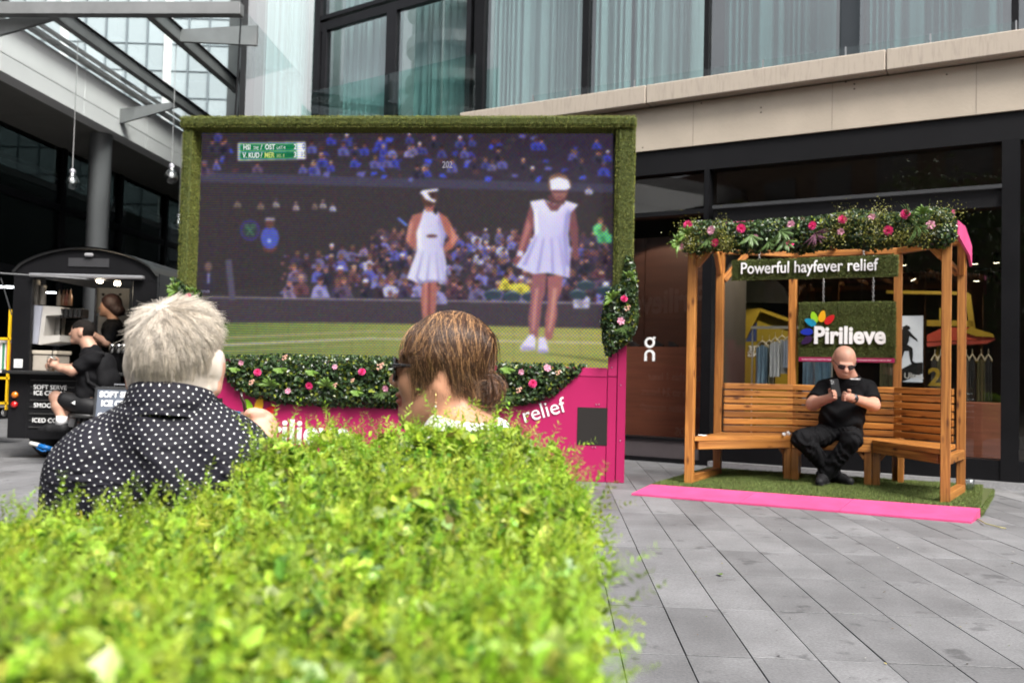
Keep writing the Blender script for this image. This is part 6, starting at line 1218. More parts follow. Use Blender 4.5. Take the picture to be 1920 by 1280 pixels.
def man_prims(S, g, arms=True):
    for c, r in tor: S.el(c, np.array(r) + g, .06)
    S.rc(shL + [.03, 0, 0], shR - [.03, 0, 0], .075 + g, .075 + g, .06)
    S.rc(nb + [-.02, .012, -.03], shL + [.04, 0, .02], .045 + g, .05 + g, .04).rc(nb + [.02, .012, -.03], shR + [-.04, 0, .02], .045 + g, .05 + g, .04)
    if arms: S.rc(shL, elL, .066 + g, .053 + g, .05); S.rc(shR, elR, .062 + g, .052 + g, .05)
man_prims(B, 0)
B.rc(elL, haL, .045, .03, .03); B.rc(elR, haR, .045, .033, .03)
B.rc(pel + [-.09, 0, .02], knL, .09, .07, .05).rc(pel + [.09, 0, .02], knR, .09, .07, .05).rc(knL, ftL, .06, .045, .03).rc(knR, ftR, .06, .045, .03).el(pel, (.18, .14, .12), .05)
B.rc(ftL, ftL + [0, .16, -.03], .045, .035, .02).rc(ftR, ftR + [0, .16, -.03], .045, .035, .02)
# raised hand: palm, four curled fingers and a thumb closed on the spectacles' arm
palm = mp(484, 798, .2); B.el(palm, (.024, .034, .036), .018)
tip = mp(457, 775, .2)
for i, (kx, ky, tx, ty, dy) in enumerate(((478, 772, 460, 779, .17), (492, 775, 466, 787, .175), (504, 786, 474, 797, .18), (510, 800, 484, 806, .185))):
    a, b_, c = palm + np.array([.0, -.01, .0]), mp(kx, ky, .175 + .005 * i), mp(tx, ty, dy); B.rc(a, b_, .011, .0095, .008); B.rc(b_, (b_ + c) / 2 + [0, -.004, .002], .0095, .009, .004); B.rc((b_ + c) / 2 + [0, -.004, .002], c, .009, .0075, .004)
B.rc(palm + [-.012, .02, .008], mp(466, 786, .225), .012, .01, .008); B.rc(mp(466, 786, .225), mp(456, 777, .215), .01, .008, .005)
SCALP = mat('grey_scalp', (.5, .44, .38), .7, 0, .15, 30)
top0 = hd + [0, .012, .006]
def mm(c):
    rel = c - top0; hair = (rel[:, 2] > -.098 - .35 * np.minimum(0, rel[:, 1])) & (rel[:, 1] < .075 + .5 * np.maximum(0, rel[:, 2])) & (rel[:, 2] > -.105)
    hair &= ~((np.abs(rel[:, 0]) > .068) & (rel[:, 2] < -.02) & (rel[:, 1] > -.005)); return hair.astype(int)
man = B.mesh('person', [SK_FAIR, SCALP], None, mm); tag(man, 'grey haired person in a black shirt with white dots, seen from behind', 'person')
# dotted shirt
m, t, b = nodes_of('dotted_shirt'); LL = t.links; b.inputs['Roughness'].default_value = .7; b.inputs['Specular IOR Level'].default_value = .2
uvn = N(t, 'ShaderNodeAttribute', attribute_name='Col'); sp_ = N(t, 'ShaderNodeSeparateXYZ'); LL.new(uvn.outputs['Vector'], sp_.inputs[0])
def mth(op, a, b2=None, c=None):
    q = N(t, 'ShaderNodeMath', operation=op)
    for i, v_ in enumerate((a, b2, c)):
        if v_ is None: continue
        if isinstance(v_, (int, float)): q.inputs[i].default_value = v_
        else: LL.new(v_, q.inputs[i])
    return q.outputs[0]
pd = .0168
xx, zz = mth('DIVIDE', sp_.outputs[0], pd), mth('DIVIDE', sp_.outputs[1], pd)
def dots(ox, oz):
    fx = mth('SUBTRACT', mth('FRACT', mth('ADD', xx, ox)), .5); fz = mth('SUBTRACT', mth('FRACT', mth('ADD', zz, oz)), .5)
    return mth('ADD', mth('ABSOLUTE', fx), mth('ABSOLUTE', fz))
dm = mth('MINIMUM', dots(0.0, 0.0), dots(.5, .5)); msk = mth('LESS_THAN', dm, .112)
mix = N(t, 'ShaderNodeMixRGB'); mix.inputs[1].default_value = (.013, .0125, .019, 1); mix.inputs[2].default_value = (.72, .73, .72, 1); LL.new(msk, mix.inputs[0]); LL.new(mix.outputs[0], b.inputs['Base Color'])
co = N(t, 'ShaderNodeTexCoord'); mpn = N(t, 'ShaderNodeMapping'); mpn.inputs['Scale'].default_value = (7, 3, 13); mpn.inputs['Rotation'].default_value = (0, R(25), 0); LL.new(co.outputs['Object'], mpn.inputs[0]); nz_ = N(t, 'ShaderNodeTexNoise', i_Scale=1.0, i_Detail=3.0, i_Distortion=.6); LL.new(mpn.outputs[0], nz_.inputs[0])
bp = N(t, 'ShaderNodeBump', i_Strength=1.0, i_Distance=.045); LL.new(nz_.outputs[0], bp.inputs['Height']); LL.new(bp.outputs[0], b.inputs['Normal'])
DOTS = m
S = SDF(.0045); man_prims(S, .009); S.rc(nb + [0, .012, .0], nb + [0, .012, -.05], .084, .095, .03)
S.pl(mp(300, 752, .0) , (0, 0, 1)); 
def sleeve_cut(S, e, s0, t): d = np.array(e) - np.array(s0); S.pl(np.array(s0) + d * t, d)
Fd, lo = S.field(); V, Q = surface_nets(Fd, lo, S.h)
def wr(V):                                          # broad cloth folds
    x, z = V[:, 0] - nb[0], V[:, 2] - nb[2]; d = .004 * np.sin(28 * z + 9 * np.abs(x) + 2 * np.sin(20 * x)) + .003 * np.sin(46 * x + 31 * z) + .005 * np.exp(-((z + .22 - .5 * x) / .02) ** 2) - .004 * np.exp(-((z + .12 + .6 * x) / .016) ** 2)
    return np.stack([0 * d, d, 0 * d], 1)
V = V + wr(V)
fc = V[Q].mean(1); keep = ~((np.abs(fc[:, 1] - (elR[1])) < .0) ); dE = (fc - shR) @ (elR - shR) / ((elR - shR) @ (elR - shR)); keep = ~((dE > .97) & (np.linalg.norm(fc - elR, axis=1) < .1)); dL = (fc - shL) @ (elL - shL) / ((elL - shL) @ (elL - shL)); keep &= ~((dL > .95) & (np.linalg.norm(fc - elL, axis=1) < .12)); keep &= fc[:, 2] > pel[2] - .06
Q = Q[keep]
ax0 = np.array([nb[0], MY + .12]); ang = np.arctan2(V[:, 0] - ax0[0], -(V[:, 1] - ax0[1])); uv = np.stack([ang * .2 + .012 * np.sin(V[:, 2] * 14), V[:, 2] - .25 * np.abs(V[:, 0] - ax0[0]) ** 1.6, 0 * ang], 1)
sh = raw_mesh('shirt', V, Q, DOTS, man, True, uv + 3.0)
# collar: a folded band round the neck
CO = MB(); n = 36
cvs = []
for j, (r_, dz, fl_) in enumerate(((.072, -.03, 0), (.074, .026, 0), (.078, .034, 0), (.083, .026, 1), (.095, -.022, 1))):
    for k in range(n):
        a_ = 2 * math.pi * k / n; back = .5 - .5 * math.sin(a_)
        cvs.append((nb[0] + r_ * 1.03 * math.cos(a_), nb[1] + .014 + r_ * 1.05 * math.sin(a_), nb[2] + dz + .03 * back - .012 * (1 - back) - (.0 if not fl_ else .006 * back)))
cf = np.array([(j * n + k, j * n + (k + 1) % n, (j + 1) * n + (k + 1) % n, (j + 1) * n + k) for j in range(4) for k in range(n)]); cvs = np.array(cvs); ang = np.repeat(np.arange(5), n)
cuv = np.stack([np.tile(np.arange(n) / n * .517, 5), np.repeat(np.array([0, .045, .053, .062, .11]), n), 0 * ang], 1); raw_mesh('collar', cvs, cf, DOTS, man, True, cuv + 3.0)
trs = SDF(.009); trs.rc(pel + [-.09, 0, .02], knL, .1, .08, .05).rc(pel + [.09, 0, .02], knR, .1, .08, .05).rc(knL, ftL, .075, .06, .03).rc(knR, ftR, .075, .06, .03).el(pel, (.19, .15, .13), .05); trs.mesh('trousers', BLKT, man)
# hair: short, grey and ruffled
rg = np.random.default_rng(12); n = 15000
q = rg.normal(0, 1, (n * 3, 3)); q /= np.linalg.norm(q, axis=1)[:, None]; rad = np.array([.079, .096, .095]); pos = q * rad; c_ = pos + top0
low = -.088 + .02 * rg.random(len(q)); okk = (pos[:, 2] > low) & (pos[:, 1] < .07 + .4 * pos[:, 2]) & ~((np.abs(pos[:, 0]) > .064) & (pos[:, 2] < -.022) & (pos[:, 1] > -.02)) & ~((pos[:, 2] < -.05) & (pos[:, 1] > .02))
q, pos = q[okk][:n], pos[okk][:n]; n = len(q); nrm = q / rad; nrm /= np.linalg.norm(nrm, axis=1)[:, None]
whorl = np.array([-.012, -.05, .09]); flow = pos - whorl; flow -= (flow * nrm).sum(1)[:, None] * nrm; flow /= np.linalg.norm(flow, axis=1)[:, None] + 1e-6
down = np.array([0, 0, -1.]) - nrm * (-nrm[:, 2:3]); wgt = np.clip(.6 - pos[:, 2:3] / .09, 0, 1); top_f = np.clip((pos[:, 2:3] - .03) / .06, 0, 1)
d0 = flow * (1 - .4 * wgt) + down * wgt * .8 + rg.normal(0, .1, (n, 3)) + nrm * (.03 + .1 * top_f) + np.array([.18, 0, .06]) * np.clip(pos[:, :1] / .06, 0, 1) * top_f
d0 /= np.linalg.norm(d0, axis=1)[:, None]; ln = (.03 + .02 * top_f[:, 0] + .02 * np.clip(pos[:, 0] / .07, 0, 1) * top_f[:, 0]) * rg.uniform(.7, 1.25, n) * np.where(pos[:, 2] < -.04, .62, 1)
curl = rg.normal(0, .22, (n, 3)) + down * .35; kk = 6; cv_h = np.zeros((n, kk, 3)); p_ = pos + top0; dcur = d0.copy(); cv_h[:, 0] = p_ - nrm * .004
for i in range(1, kk):
    p_ = p_ + dcur * (ln / (kk - 1))[:, None]; rel = (p_ - top0) / rad; dist_ = np.linalg.norm(rel, axis=1); push = np.clip(1.02 - dist_, 0, 1)[:, None] * (p_ - top0); p_ = p_ + push; cv_h[:, i] = p_; dcur = dcur + curl * .16; dcur /= np.linalg.norm(dcur, axis=1)[:, None]
clump = .8 + .3 * np.sin(pos[:, :1] * 260 + 3 * np.sin(pos[:, 2:3] * 90)) * np.sin(pos[:, 2:3] * 170 + pos[:, 1:2] * 210); shade = rg.uniform(.7, 1.15, (n, 1)) * clump; warm = np.clip(.75 - pos[:, 2:3] / .08 * .0 - .9 * (pos[:, 2:3] + .02) / .1, 0, 1)
colh = shade * (np.array([.88, .79, .68]) * (1 - warm * .45) + np.array([.5, .4, .3]) * warm * .35)
gi_ = rg.choice(n, 750, replace=False); d2_ = ((pos[:, None, :] - pos[None, gi_, :]) ** 2).sum(2); near_ = gi_[d2_.argmin(1)]; wc_ = (np.linspace(0, 1, kk) ** 1.3 * .42)[None, :, None]
cv_h = cv_h + (cv_h[near_] + (pos - pos[near_])[:, None, :] * .35 - cv_h) * wc_
strands('hair', cv_h, .0006, colh, HAIRM, man)
fly = 160; ii = rg.integers(0, n, fly); fl2 = cv_h[ii] + (nrm[ii] * .012)[:, None, :] * np.linspace(0, 1, kk)[None, :, None] ** 1.5 + rg.normal(0, .004, (fly, 1, 3)) * np.linspace(0, 1, kk)[None, :, None]; strands('loose_hair', fl2, .00042, colh[ii] * 1.2, HAIRM, man)['kind'] = 'stuff'
# spectacles held in the raised hand
gl_ = thing('spectacles', 'dark tortoiseshell spectacles arm held up by the grey haired man', 'spectacles', Matrix())
TORT = mat('tortoiseshell', (.03, .014, .008), .15, 0, .5, 40, coat=.5)
MB().tube([mp(452, 735, .2), mp(453, 745, .2), mp(458, 755, .2), mp(460, 770, .2), mp(459, 784, .2)], [.0028, .0036, .0042, .004, .0036], n=8).build('temple_arm', TORT, gl_, True)
MB().tube([mp(459, 784, .2), mp(462, 800, .215), mp(470, 812, .23)], .0035, n=8).build('temple_hinge', TORT, gl_, True)

# ------------------------------------------------------------------ woman in profile
WY = 1.8
wo_ = P(837, 698, WY); ya = R(14); Fv = np.array([-math.cos(ya), math.sin(ya), 0]); Uv = np.array([0, 0, 1.]); Sv = np.array([-math.sin(ya), -math.cos(ya), 0])  # S towards the viewer
tilt = R(3)
WSC = .93
def W(f, u, s=0.0):
    f, u, s = f * WSC, u * WSC, s * WSC; f2, u2 = f * math.cos(tilt) - u * math.sin(tilt) * -1 * 0 - u * math.sin(tilt), u * math.cos(tilt) + f * math.sin(tilt) * 0; return np.array(wo_) + Fv * f2 + Uv * u2 + Sv * s
WM = np.stack([Fv, Sv, Uv], 1)                      # ellipsoid axes: forward, side, up
def we(S_, f, u, s, r, k=.02, op='u'): S_.el(W(f, u, s), (r[0] * WSC, r[1] * WSC, r[2] * WSC), k, op, WM); return S_
B = SDF(.0032)
we(B, -.006, .038, 0, (.079, .068, .078), .03); we(B, .05, .0, 0, (.052, .058, .07), .03); we(B, .045, -.05, 0, (.045, .05, .055), .03)
for s in (-1, 1):
    B.rc(W(-.005, -.035, s * .052), W(.055, -.098, s * .026), .022, .018, .03); we(B, .062, -.02, s * .034, (.03, .024, .03), .02)
we(B, .074, -.1, 0, (.024, .028, .02), .025)
B.rc(W(.094, .03), W(.1, .008), .0105, .0105, .014); B.rc(W(.1, .008), W(.1195, -.021), .0095, .0105, .01)
for s in (-1, 1): we(B, .106, -.028, s * .011, (.0115, .008, .0085), .006)
we(B, .088, .036, 0, (.014, .04, .014), .02)
we(B, .0985, -.051, 0, (.0115, .024, .0075), .006); we(B, .096, -.0655, 0, (.0125, .022, .0085), .006); we(B, .0925, -.082, 0, (.008, .018, .008), .01)
we(B, .112, -.0585, 0, (.014, .03, .0016), .003, 'sub')
for s in (-1, 1): we(B, .098, .008, s * .031, (.016, .016, .011), .012, 'sub'); we(B, .082, .008, s * .03, (.013, .013, .012), .006)
we(B, -.012, -.005, .07, (.017, .009, .03), .008); we(B, -.008, -.03, .069, (.01, .008, .013), .008)
B.rc(W(-.025, -.05), W(-.05, -.16), .05, .05, .03); B.rc(W(-.05, -.15), W(-.055, -.21), .052, .075, .03)
wsh = np.array(W(-.06, -.15)); 
for s in (-1, 1): B.rc(wsh, wsh + Sv * s * .15 + [0, 0, -.03], .055, .05, .05); B.rc(wsh + Sv * s * .15 + [0, 0, -.03], wsh + Sv * s * .19 + Fv * .05 + [0, 0, -.26], .048, .038, .03); B.rc(wsh + Sv * s * .19 + Fv * .05 + [0, 0, -.26], wsh + Sv * s * .1 + Fv * .25 + [0, 0, -.3], .038, .028, .03)
B.el(wsh + [0, 0, -.16], (.13, .15, .17), .06); B.el(wsh + [0, 0, -.36], (.13, .15, .16), .06)
wp = wsh + [0, 0, -.48]
for s in (-1, 1): B.rc(wp + Sv * s * .08, wp + Sv * s * .09 + Fv * .38 + [0, 0, .06], .08, .06, .05); B.rc(wp + Sv * s * .09 + Fv * .38 + [0, 0, .06], np.append((wp + Sv * s * .09 + Fv * .5)[:2], .07), .05, .04, .03)
fcn = lambda c: ((np.abs((c - np.array(wo_)) @ Uv + .0585) < .0125) & ((c - np.array(wo_)) @ Fv > .086) & (np.abs((c - np.array(wo_)) @ Sv) < .022)).astype(int)
wom = B.mesh('person', [SK_TAN, set_skin(SKIN('lips', (.4, .13, .1)))], None, fcn); tag(wom, 'person with brown highlighted hair in a bun and sunglasses, seen in profile', 'person')
S = SDF(.006)
S.rc(W(-.05, -.09), W(-.055, -.14), .062, .085, .02); S.el(wsh + [0, 0, -.16], (.14, .16, .18), .06); S.el(wsh + [0, 0, -.36], (.14, .16, .17), .06)
for s in (-1, 1): S.rc(wsh, wsh + Sv * s * .15 + [0, 0, -.03], .066, .062, .05); S.rc(wsh + Sv * s * .15 + [0, 0, -.03], wsh + Sv * s * .175 + Fv * .02 + [0, 0, -.14], .06, .055, .03)
S.pl(W(-.05, -.092), (.12, -.1, 1)); S.mesh('white_top', mat('white_knit', (.8, .8, .79), .85, 0, .05, 20, bump=.2, bscale=60), wom)
S = SDF(.009)
for s in (-1, 1): S.rc(wp + Sv * s * .08, wp + Sv * s * .09 + Fv * .38 + [0, 0, .06], .09, .07, .05); S.rc(wp + Sv * s * .09 + Fv * .38 + [0, 0, .06], np.append((wp + Sv * s * .09 + Fv * .5)[:2], .1), .062, .055, .03)
S.el(wp, (.15, .16, .12), .05); S.mesh('trousers', mat('blue_denim', (.06, .09, .15), .85, 0, .15, 12), wom)
# hair cap, bun and strands
HB = SDF(.0035); we(HB, -.004, .043, 0, (.087, .078, .086), .03); we(HB, .01, -.005, .04, (.036, .028, .04), .02); we(HB, .01, -.005, -.04, (.036, .028, .04), .02); we(HB, -.045, -.008, 0, (.042, .058, .055), .03); we(HB, .045, .062, 0, (.035, .066, .05), .02)

we(HB, -.098, -.036, .01, (.018, .02, .02), .02)
we(HB, .108, -.03, 0, (.07, .1, .062), .004, 'sub'); we(HB, .02, -.075, .0, (.06, .1, .03), .004, 'sub'); 
HB.mesh('hair_cap', mat('brown_hair_cap', (.055, .026, .013), .5, 0, .5, 30, stretch=(20, 20, 3)), wom)
rg = np.random.default_rng(5)
def hstr(n, f0, f1, u1, s1, top=.0, seed=0, spread=.012, s_side=1, kk=12, ctrl=None):
    out = np.zeros((n, kk, 3)); t_ = np.linspace(0, 1, kk)
    for i in range(n):
        a = rg.uniform(*f0); e = rg.uniform(*f1); ue = rg.uniform(*u1); se = rg.uniform(*s1); amp = rg.normal(0, spread); ph0 = rg.uniform(.02, .3)
        for j, t in enumerate(t_):
            ph = ph0 + (math.pi / 2 - ph0) * min(1, t / .55); fx = a + (e - a) * t ** 1.25; fr2 = min(.985, abs((fx + .004) / .094)); shr = math.sqrt(1 - fr2 ** 2) * .94 + .06
            if t <= .55: u = .043 + .09 * math.cos(ph) * shr; s = .082 * math.sin(ph) * shr
            else: w_ = (t - .55) / .45; u = .043 + (ue - .043) * w_; s = .082 * shr * (1 - w_ ** 1.5) + max(se, .02) * w_ ** 1.5 + .004 * math.sin(w_ * 6)
            out[i, j] = W(fx + amp * math.sin(t * 3) * .6, u, s_side * s + amp * .4 * t)
    return out
sets = [hstr(1100, (-.03, .075), (.055, .086), (.008, .035), (.045, .062)), hstr(300, (-.085, .07), (-.085, .05), (-.02, .02), (.06, .07)), hstr(800, (-.03, .06), (-.01, .05), (-.055, -.02), (.062, .072)), hstr(160, (.0, .06), (.036, .052), (-.066, -.04), (.056, .066)), hstr(600, (-.03, .03), (-.01, .04), (-.02, .01), (.066, .076)), hstr(900, (-.094, -.045), (-.094, -.06), (-.06, -.02), (.01, .05)), hstr(600, (-.094, -.045), (-.094, -.06), (-.06, -.02), (.01, .05), s_side=-1), hstr(1900, (-.09, .045), (-.095, -.075), (-.055, -.015), (.005, .03)), hstr(1500, (-.09, .02), (-.094, -.05), (-.06, -.02), (.02, .05)), hstr(500, (-.08, .02), (-.06, -.02), (-.06, -.015), (.05, .066)), hstr(40, (-.09, .02), (-.11, -.03), (-.09, -.05), (.04, .07), spread=.02), hstr(600, (-.02, .08), (.05, .085), (.0, .03), (.05, .066), s_side=-1), hstr(800, (-.09, .02), (-.09, -.05), (-.06, -.02), (.02, .05), s_side=-1), hstr(160, (.03, .09), (.07, .095), (.0, .03), (.045, .062), spread=.007), hstr(14, (-.02, .05), (.04, .055), (-.06, .0), (.055, .066), spread=.007)]
cu_all = np.concatenate(sets); n = len(cu_all); col_h = np.array([.06, .027, .013]) * rg.uniform(.5, 1.8, (n, 1)); hi_ = rg.random(n) < .2; col_h[hi_] = np.array([.5, .27, .12]) * rg.uniform(.6, 1.25, (hi_.sum(), 1))
cu_all += rg.normal(0, .0012, cu_all.shape).cumsum(1) * .35
strands('hair', cu_all, .00062, col_h, HAIRM, wom)
bn = 700; kk = 10; bunc = np.zeros((bn, kk, 3))
for i in range(bn):
    a0 = rg.uniform(0, 6.28); r_ = rg.uniform(.004, .032); ti = rg.normal(0, 1.3); bj_ = rg.normal(0, .006, 3); ln_ = rg.uniform(2, 5)
    for j in range(kk): th = a0 + ln_ * j / (kk - 1); bunc[i, j] = W(-.1 + bj_[0] + r_ * math.cos(th) * math.cos(ti * .4), -.038 + bj_[1] + r_ * math.sin(th), .01 + bj_[2] + r_ * math.cos(th) * math.sin(ti * .8) + .014 * math.sin(ti * 2))
colb = np.array([.07, .03, .014]) * rg.uniform(.5, 1.9, (bn, 1)); hi_ = rg.random(bn) < .15; colb[hi_] = np.array([.36, .17, .07]) * rg.uniform(.6, 1.2, (hi_.sum(), 1)); strands('hair_bun', bunc, .0007, colb, HAIRM, wom, .6)
# sunglasses and earring
SG = mat('sunglass_black', (.008, .007, .007), .12, coat=.4)
sgl = MB()
for s in (-1, 1):
    cen = W(.109, .006, s * .031); n = 20; ringv = [cen + Sv * (.027 * math.cos(a)) + Uv * (.022 * math.sin(a) - .002) - Fv * (.012 * (math.cos(a) * s > 0) * abs(math.cos(a))) for a in np.linspace(0, 6.283, n, endpoint=False)]
    sgl.add(ringv + [cen + Fv * .003], [(i, (i + 1) % n, n) for i in range(n)], SG); sgl.tube(ringv + [ringv[0]], .0032, SG, n=6, caps=False); sgl.tube([W(.1, .012, s * .06), W(.06, .012, s * .073), W(.0, .012, s * .08)], [.0048, .004, .003], SG, n=6)
sgl.tube([W(.114, .01, -.008), W(.117, .012, 0), W(.114, .01, .008)], .0025, SG, n=6); sgl.build('sunglasses', SG, wom, True)
er = MB(); p0_ = W(-.006, -.042, .078)
er.tube([p0_, p0_ + np.array([0, 0, -.018])], .0008, mat('ear_wire', (.7, .5, .2), .3, 1), n=5)
for k, (dz, r_) in enumerate(((-.02, .0028), (-.027, .0022), (-.035, .0035), (-.043, .0024))): er.lathe([(.0004, -1), (.8, -.6), (1, 0), (.8, .6), (.0004, 1)], mat('ear_bead_%d' % (k % 2), ((.35, .2, .1), (.5, .52, .5))[k % 2], .25), 10, Matrix.Translation(p0_ + np.array([0, 0, dz])) @ Matrix.Scale(r_, 4))
er.build('earring', None, wom, True)
# low bench both of them sit on
lb_ = thing('low_bench', 'low timber bench under the couple behind the hedge', 'bench', Matrix())
zsb = pel[2] - .125
for k in range(4): MB().box(-1.1, .35, MY + .0 + k * .09, MY + .08 + k * .09, zsb - .03, zsb, None, None, .004).build('seat_board', WOOD, lb_)
for x in (-1.0, .22): MB().box(x, x + .06, MY + .03, MY + .32, .0, zsb - .031, None, None, .004).build('leg', WOOD, lb_)

# ------------------------------------------------------------------ bald man on the bench with a phone
def bp_(x, y, Y): return np.array(P(x, y, Y))
hY = 7.36; bh = bp_(1583, 674, hY); B = SDF(.0065); pit = R(22)
Mh = np.array(Matrix.Rotation(pit, 3, 'X') @ Matrix.Rotation(R(-8), 3, 'Z'))
def hh(x, y, z): return bh + Mh @ (np.array([x, y, z]) * .94)
B.el(hh(0, .01, .02), (.087, .101, .092), .03, M=Mh); B.el(hh(0, -.03, -.05), (.077, .072, .08), .03, M=Mh); B.el(hh(0, -.062, -.118), (.05, .042, .03), .03, M=Mh)
B.rc(hh(0, -.1, -.02), hh(0, -.13, -.06), .013, .019, .01); B.el(hh(0, -.1, -.1), (.028, .014, .009), .008, M=Mh); B.el(hh(0, -.112, -.092), (.034, .02, .003), .004, 'sub', M=Mh); B.el(hh(0, -.098, -.008), (.06, .018, .012), .015, M=Mh)
for s in (-1, 1): B.el(hh(s * .092, .015, -.01), (.012, .024, .036), .01, M=Mh); B.el(hh(s * .035, -.108, -.03), (.018, .014, .011), .01, 'sub', M=Mh)
for s in (-1, 1): B.el(hh(s * .035, -.09, -.03), (.014, .014, .012), .006, M=Mh); B.el(hh(s * .042, -.075, -.07), (.028, .028, .03), .02, M=Mh)
nk = bp_(1590, 708, 7.5); B.rc(hh(0, .03, -.06), nk, .066, .078, .04)
sL, sR = bp_(1546, 728, 7.56), bp_(1627, 729, 7.54); eL, eR = bp_(1524, 757, 7.42), bp_(1637, 759, 7.4); wL, wR = bp_(1553, 747, 7.22), bp_(1597, 746, 7.2)
tors = [(bp_(1588, 728, 7.56), (.19, .125, .1)), (bp_(1585, 752, 7.54), (.182, .14, .15)), (bp_(1578, 782, 7.51), (.182, .16, .13)), (bp_(1575, 805, 7.56), (.178, .15, .09))]
def b_prims(S_, g):
    for c, r in tors: S_.el(c, np.array(r) + g, .05)
    S_.rc(sL, sR, .072 + g, .072 + g, .05)
b_prims(B, -.012); B.rc(sL, eL, .07, .055, .03).rc(sR, eR, .07, .055, .03).rc(eL, wL, .052, .034, .02).rc(eR, wR, .052, .034, .02)
def hand(B, w, aim, side, up=(0, 0, 1), sc=1.0):
    """palm at the wrist's end, four curled fingers of different length and a thumb leaving its side"""
    d = np.array(aim) - w; d = d / np.linalg.norm(d); upv = np.array(up, float); sd = np.cross(d, upv); sd /= np.linalg.norm(sd); upv = np.cross(sd, d); pc = w + d * .055 * sc
    B.rc(w, pc, .03 * sc, .034 * sc, .015)
    for i, l in enumerate((.062, .07, .066, .052)):
        a = pc + d * .025 * sc + upv * (.028 - .0185 * i) * sc; b = a + d * l * .5 * sc + sd * side * .012 * sc; c = b + d * l * .25 * sc + sd * side * .035 * sc; B.rc(a, b, .0105 * sc, .01 * sc, .006).rc(b, c, .01 * sc, .0085 * sc, .004)
    a = pc + upv * .026 * sc - d * .015 * sc; b = a + upv * .03 * sc + d * .02 * sc + sd * side * .015 * sc; B.rc(a, b, .013 * sc, .011 * sc, .008).rc(b, b + d * .026 * sc + sd * side * .006, .011 * sc, .009 * sc, .004)
ph_c = bp_(1572, 733, 7.13)
hand(B, wL, ph_c + [-.02, .0, -.03], 1, (0, -.2, 1)); hand(B, wR, ph_c + [.0, 0, -.03], -1, (0, -.2, 1))
hipL, hipR = bp_(1555, 815, 7.55), bp_(1590, 815, 7.53); kL, kR = bp_(1503, 822, 7.2), bp_(1598, 824, 7.14); aL, aR = bp_(1566, 884, 7.42), bp_(1545, 882, 7.3)
B.rc(hipL, kL, .085, .065, .04).rc(hipR, kR, .085, .065, .04).rc(kL, aL, .06, .04, .02).rc(kR, aR, .06, .04, .02)
aL[2] = max(aL[2], .15); aR[2] = max(aR[2], .15)
tL, tR = aL + [.05, -.13, -.06], aR + [-.07, -.12, -.06]

bm_ = B.mesh('person', SK_FAIR); tag(bm_, 'bald person in a black polo shirt sitting on the bench with a phone', 'person')
S = SDF(.0065); b_prims(S, .006); S.rc(nk + [0, .01, -.01], nk + [0, 0, -.05], .088, .11, .03)
def fold(V): return np.stack([0 * V[:, 0], .009 * np.sin(V[:, 2] * 52 + V[:, 0] * 28 + 4 * np.sin(V[:, 0] * 17)) * np.clip((1.02 - V[:, 2]) * 2.4, 0.15, 1), 0 * V[:, 0]], 1)
Fd, lo = S.field(); V, Q = surface_nets(Fd, lo, S.h); V = V + fold(V); fc = V[Q].mean(1); kp = np.ones(len(Q), bool)
for s_, e_ in ((sL, eL), (sR, eR)): SS = SDF(.0065); SS.rc(s_, e_, .077, .076, .02); SS.pl(s_ + (e_ - s_) * .8, e_ - s_); SS.mesh('sleeve', BLKC, bm_)
kp &= ~((fc[:, 2] > nk[2] + .012) & (np.linalg.norm(fc[:, :2] - nk[:2], axis=1) < .15)); raw_mesh('polo_shirt', V, Q[kp], BLKC, bm_, True)
cvs = []; n = 24
for r_, dz in ((.083, -.015), (.088, .03), (.092, .034), (.112, -.005)):
    for k in range(n): a_ = 2 * math.pi * k / n; cvs.append((nk[0] + r_ * math.cos(a_), nk[1] + r_ * math.sin(a_) * 1.0, nk[2] + dz + .025 * math.sin(a_) - (.03 if abs(a_ - 4.71) < .3 else 0)))
raw_mesh('collar', np.array(cvs), np.array([(j * n + k, j * n + (k + 1) % n, (j + 1) * n + (k + 1) % n, (j + 1) * n + k) for j in range(3) for k in range(n)]), BLKC, bm_, True)
S = SDF(.007); S.rc(hipL, kL, .096, .076, .04).rc(hipR, kR, .096, .076, .04).rc(kL, aL + [0, 0, -.04], .074, .06, .025).rc(kR, aR + [0, 0, -.04], .074, .06, .025).el((hipL + hipR) / 2 + [0, 0, .02], (.19, .16, .1), .05)
def tf(V): return np.stack([.004 * np.sin(V[:, 2] * 90 + 8 * np.sin(V[:, 0] * 30)), .006 * np.sin(V[:, 2] * 62 + V[:, 0] * 50 + 3 * np.sin(V[:, 1] * 40)), .006 * np.sin(V[:, 0] * 75 + V[:, 1] * 60 + 3 * np.sin(V[:, 0] * 31))], 1)
S.mesh('trousers', BLKT, bm_, disp=tf)
for a_, t_ in ((aL, tL), (aR, tR)):
    d_ = (t_ - a_); d_[2] = 0; d_ /= np.linalg.norm(d_); S = SDF(.006); base = np.array([a_[0], a_[1], HP + .05]); S.rc(base - d_ * .03, base + d_ * .08 + [0, 0, .0], .046, .043, .02).rc(base + d_ * .08, base + d_ * .17 + [0, 0, -.012], .043, .034, .02).rc(base, a_ + [0, 0, .0], .045, .045, .02); S.pl((0, 0, HP + .012), (0, 0, -1)); S.pl((0, 0, a_[2] + .005), (0, 0, 1)); S.mesh('shoe', mat('shoe_black', (.012, .012, .013), .6, 0, .2, 20, spec=.2), bm_)
    S = SDF(.006); S.rc(base - d_ * .03, base + d_ * .17, .052, .042, .02); S.pl((0, 0, HP + .026), (0, 0, 1)); S.pl((0, 0, HP + .012), (0, 0, -1)); S.mesh('shoe_sole', mat('sole_grey', (.06, .06, .065), .7), bm_)
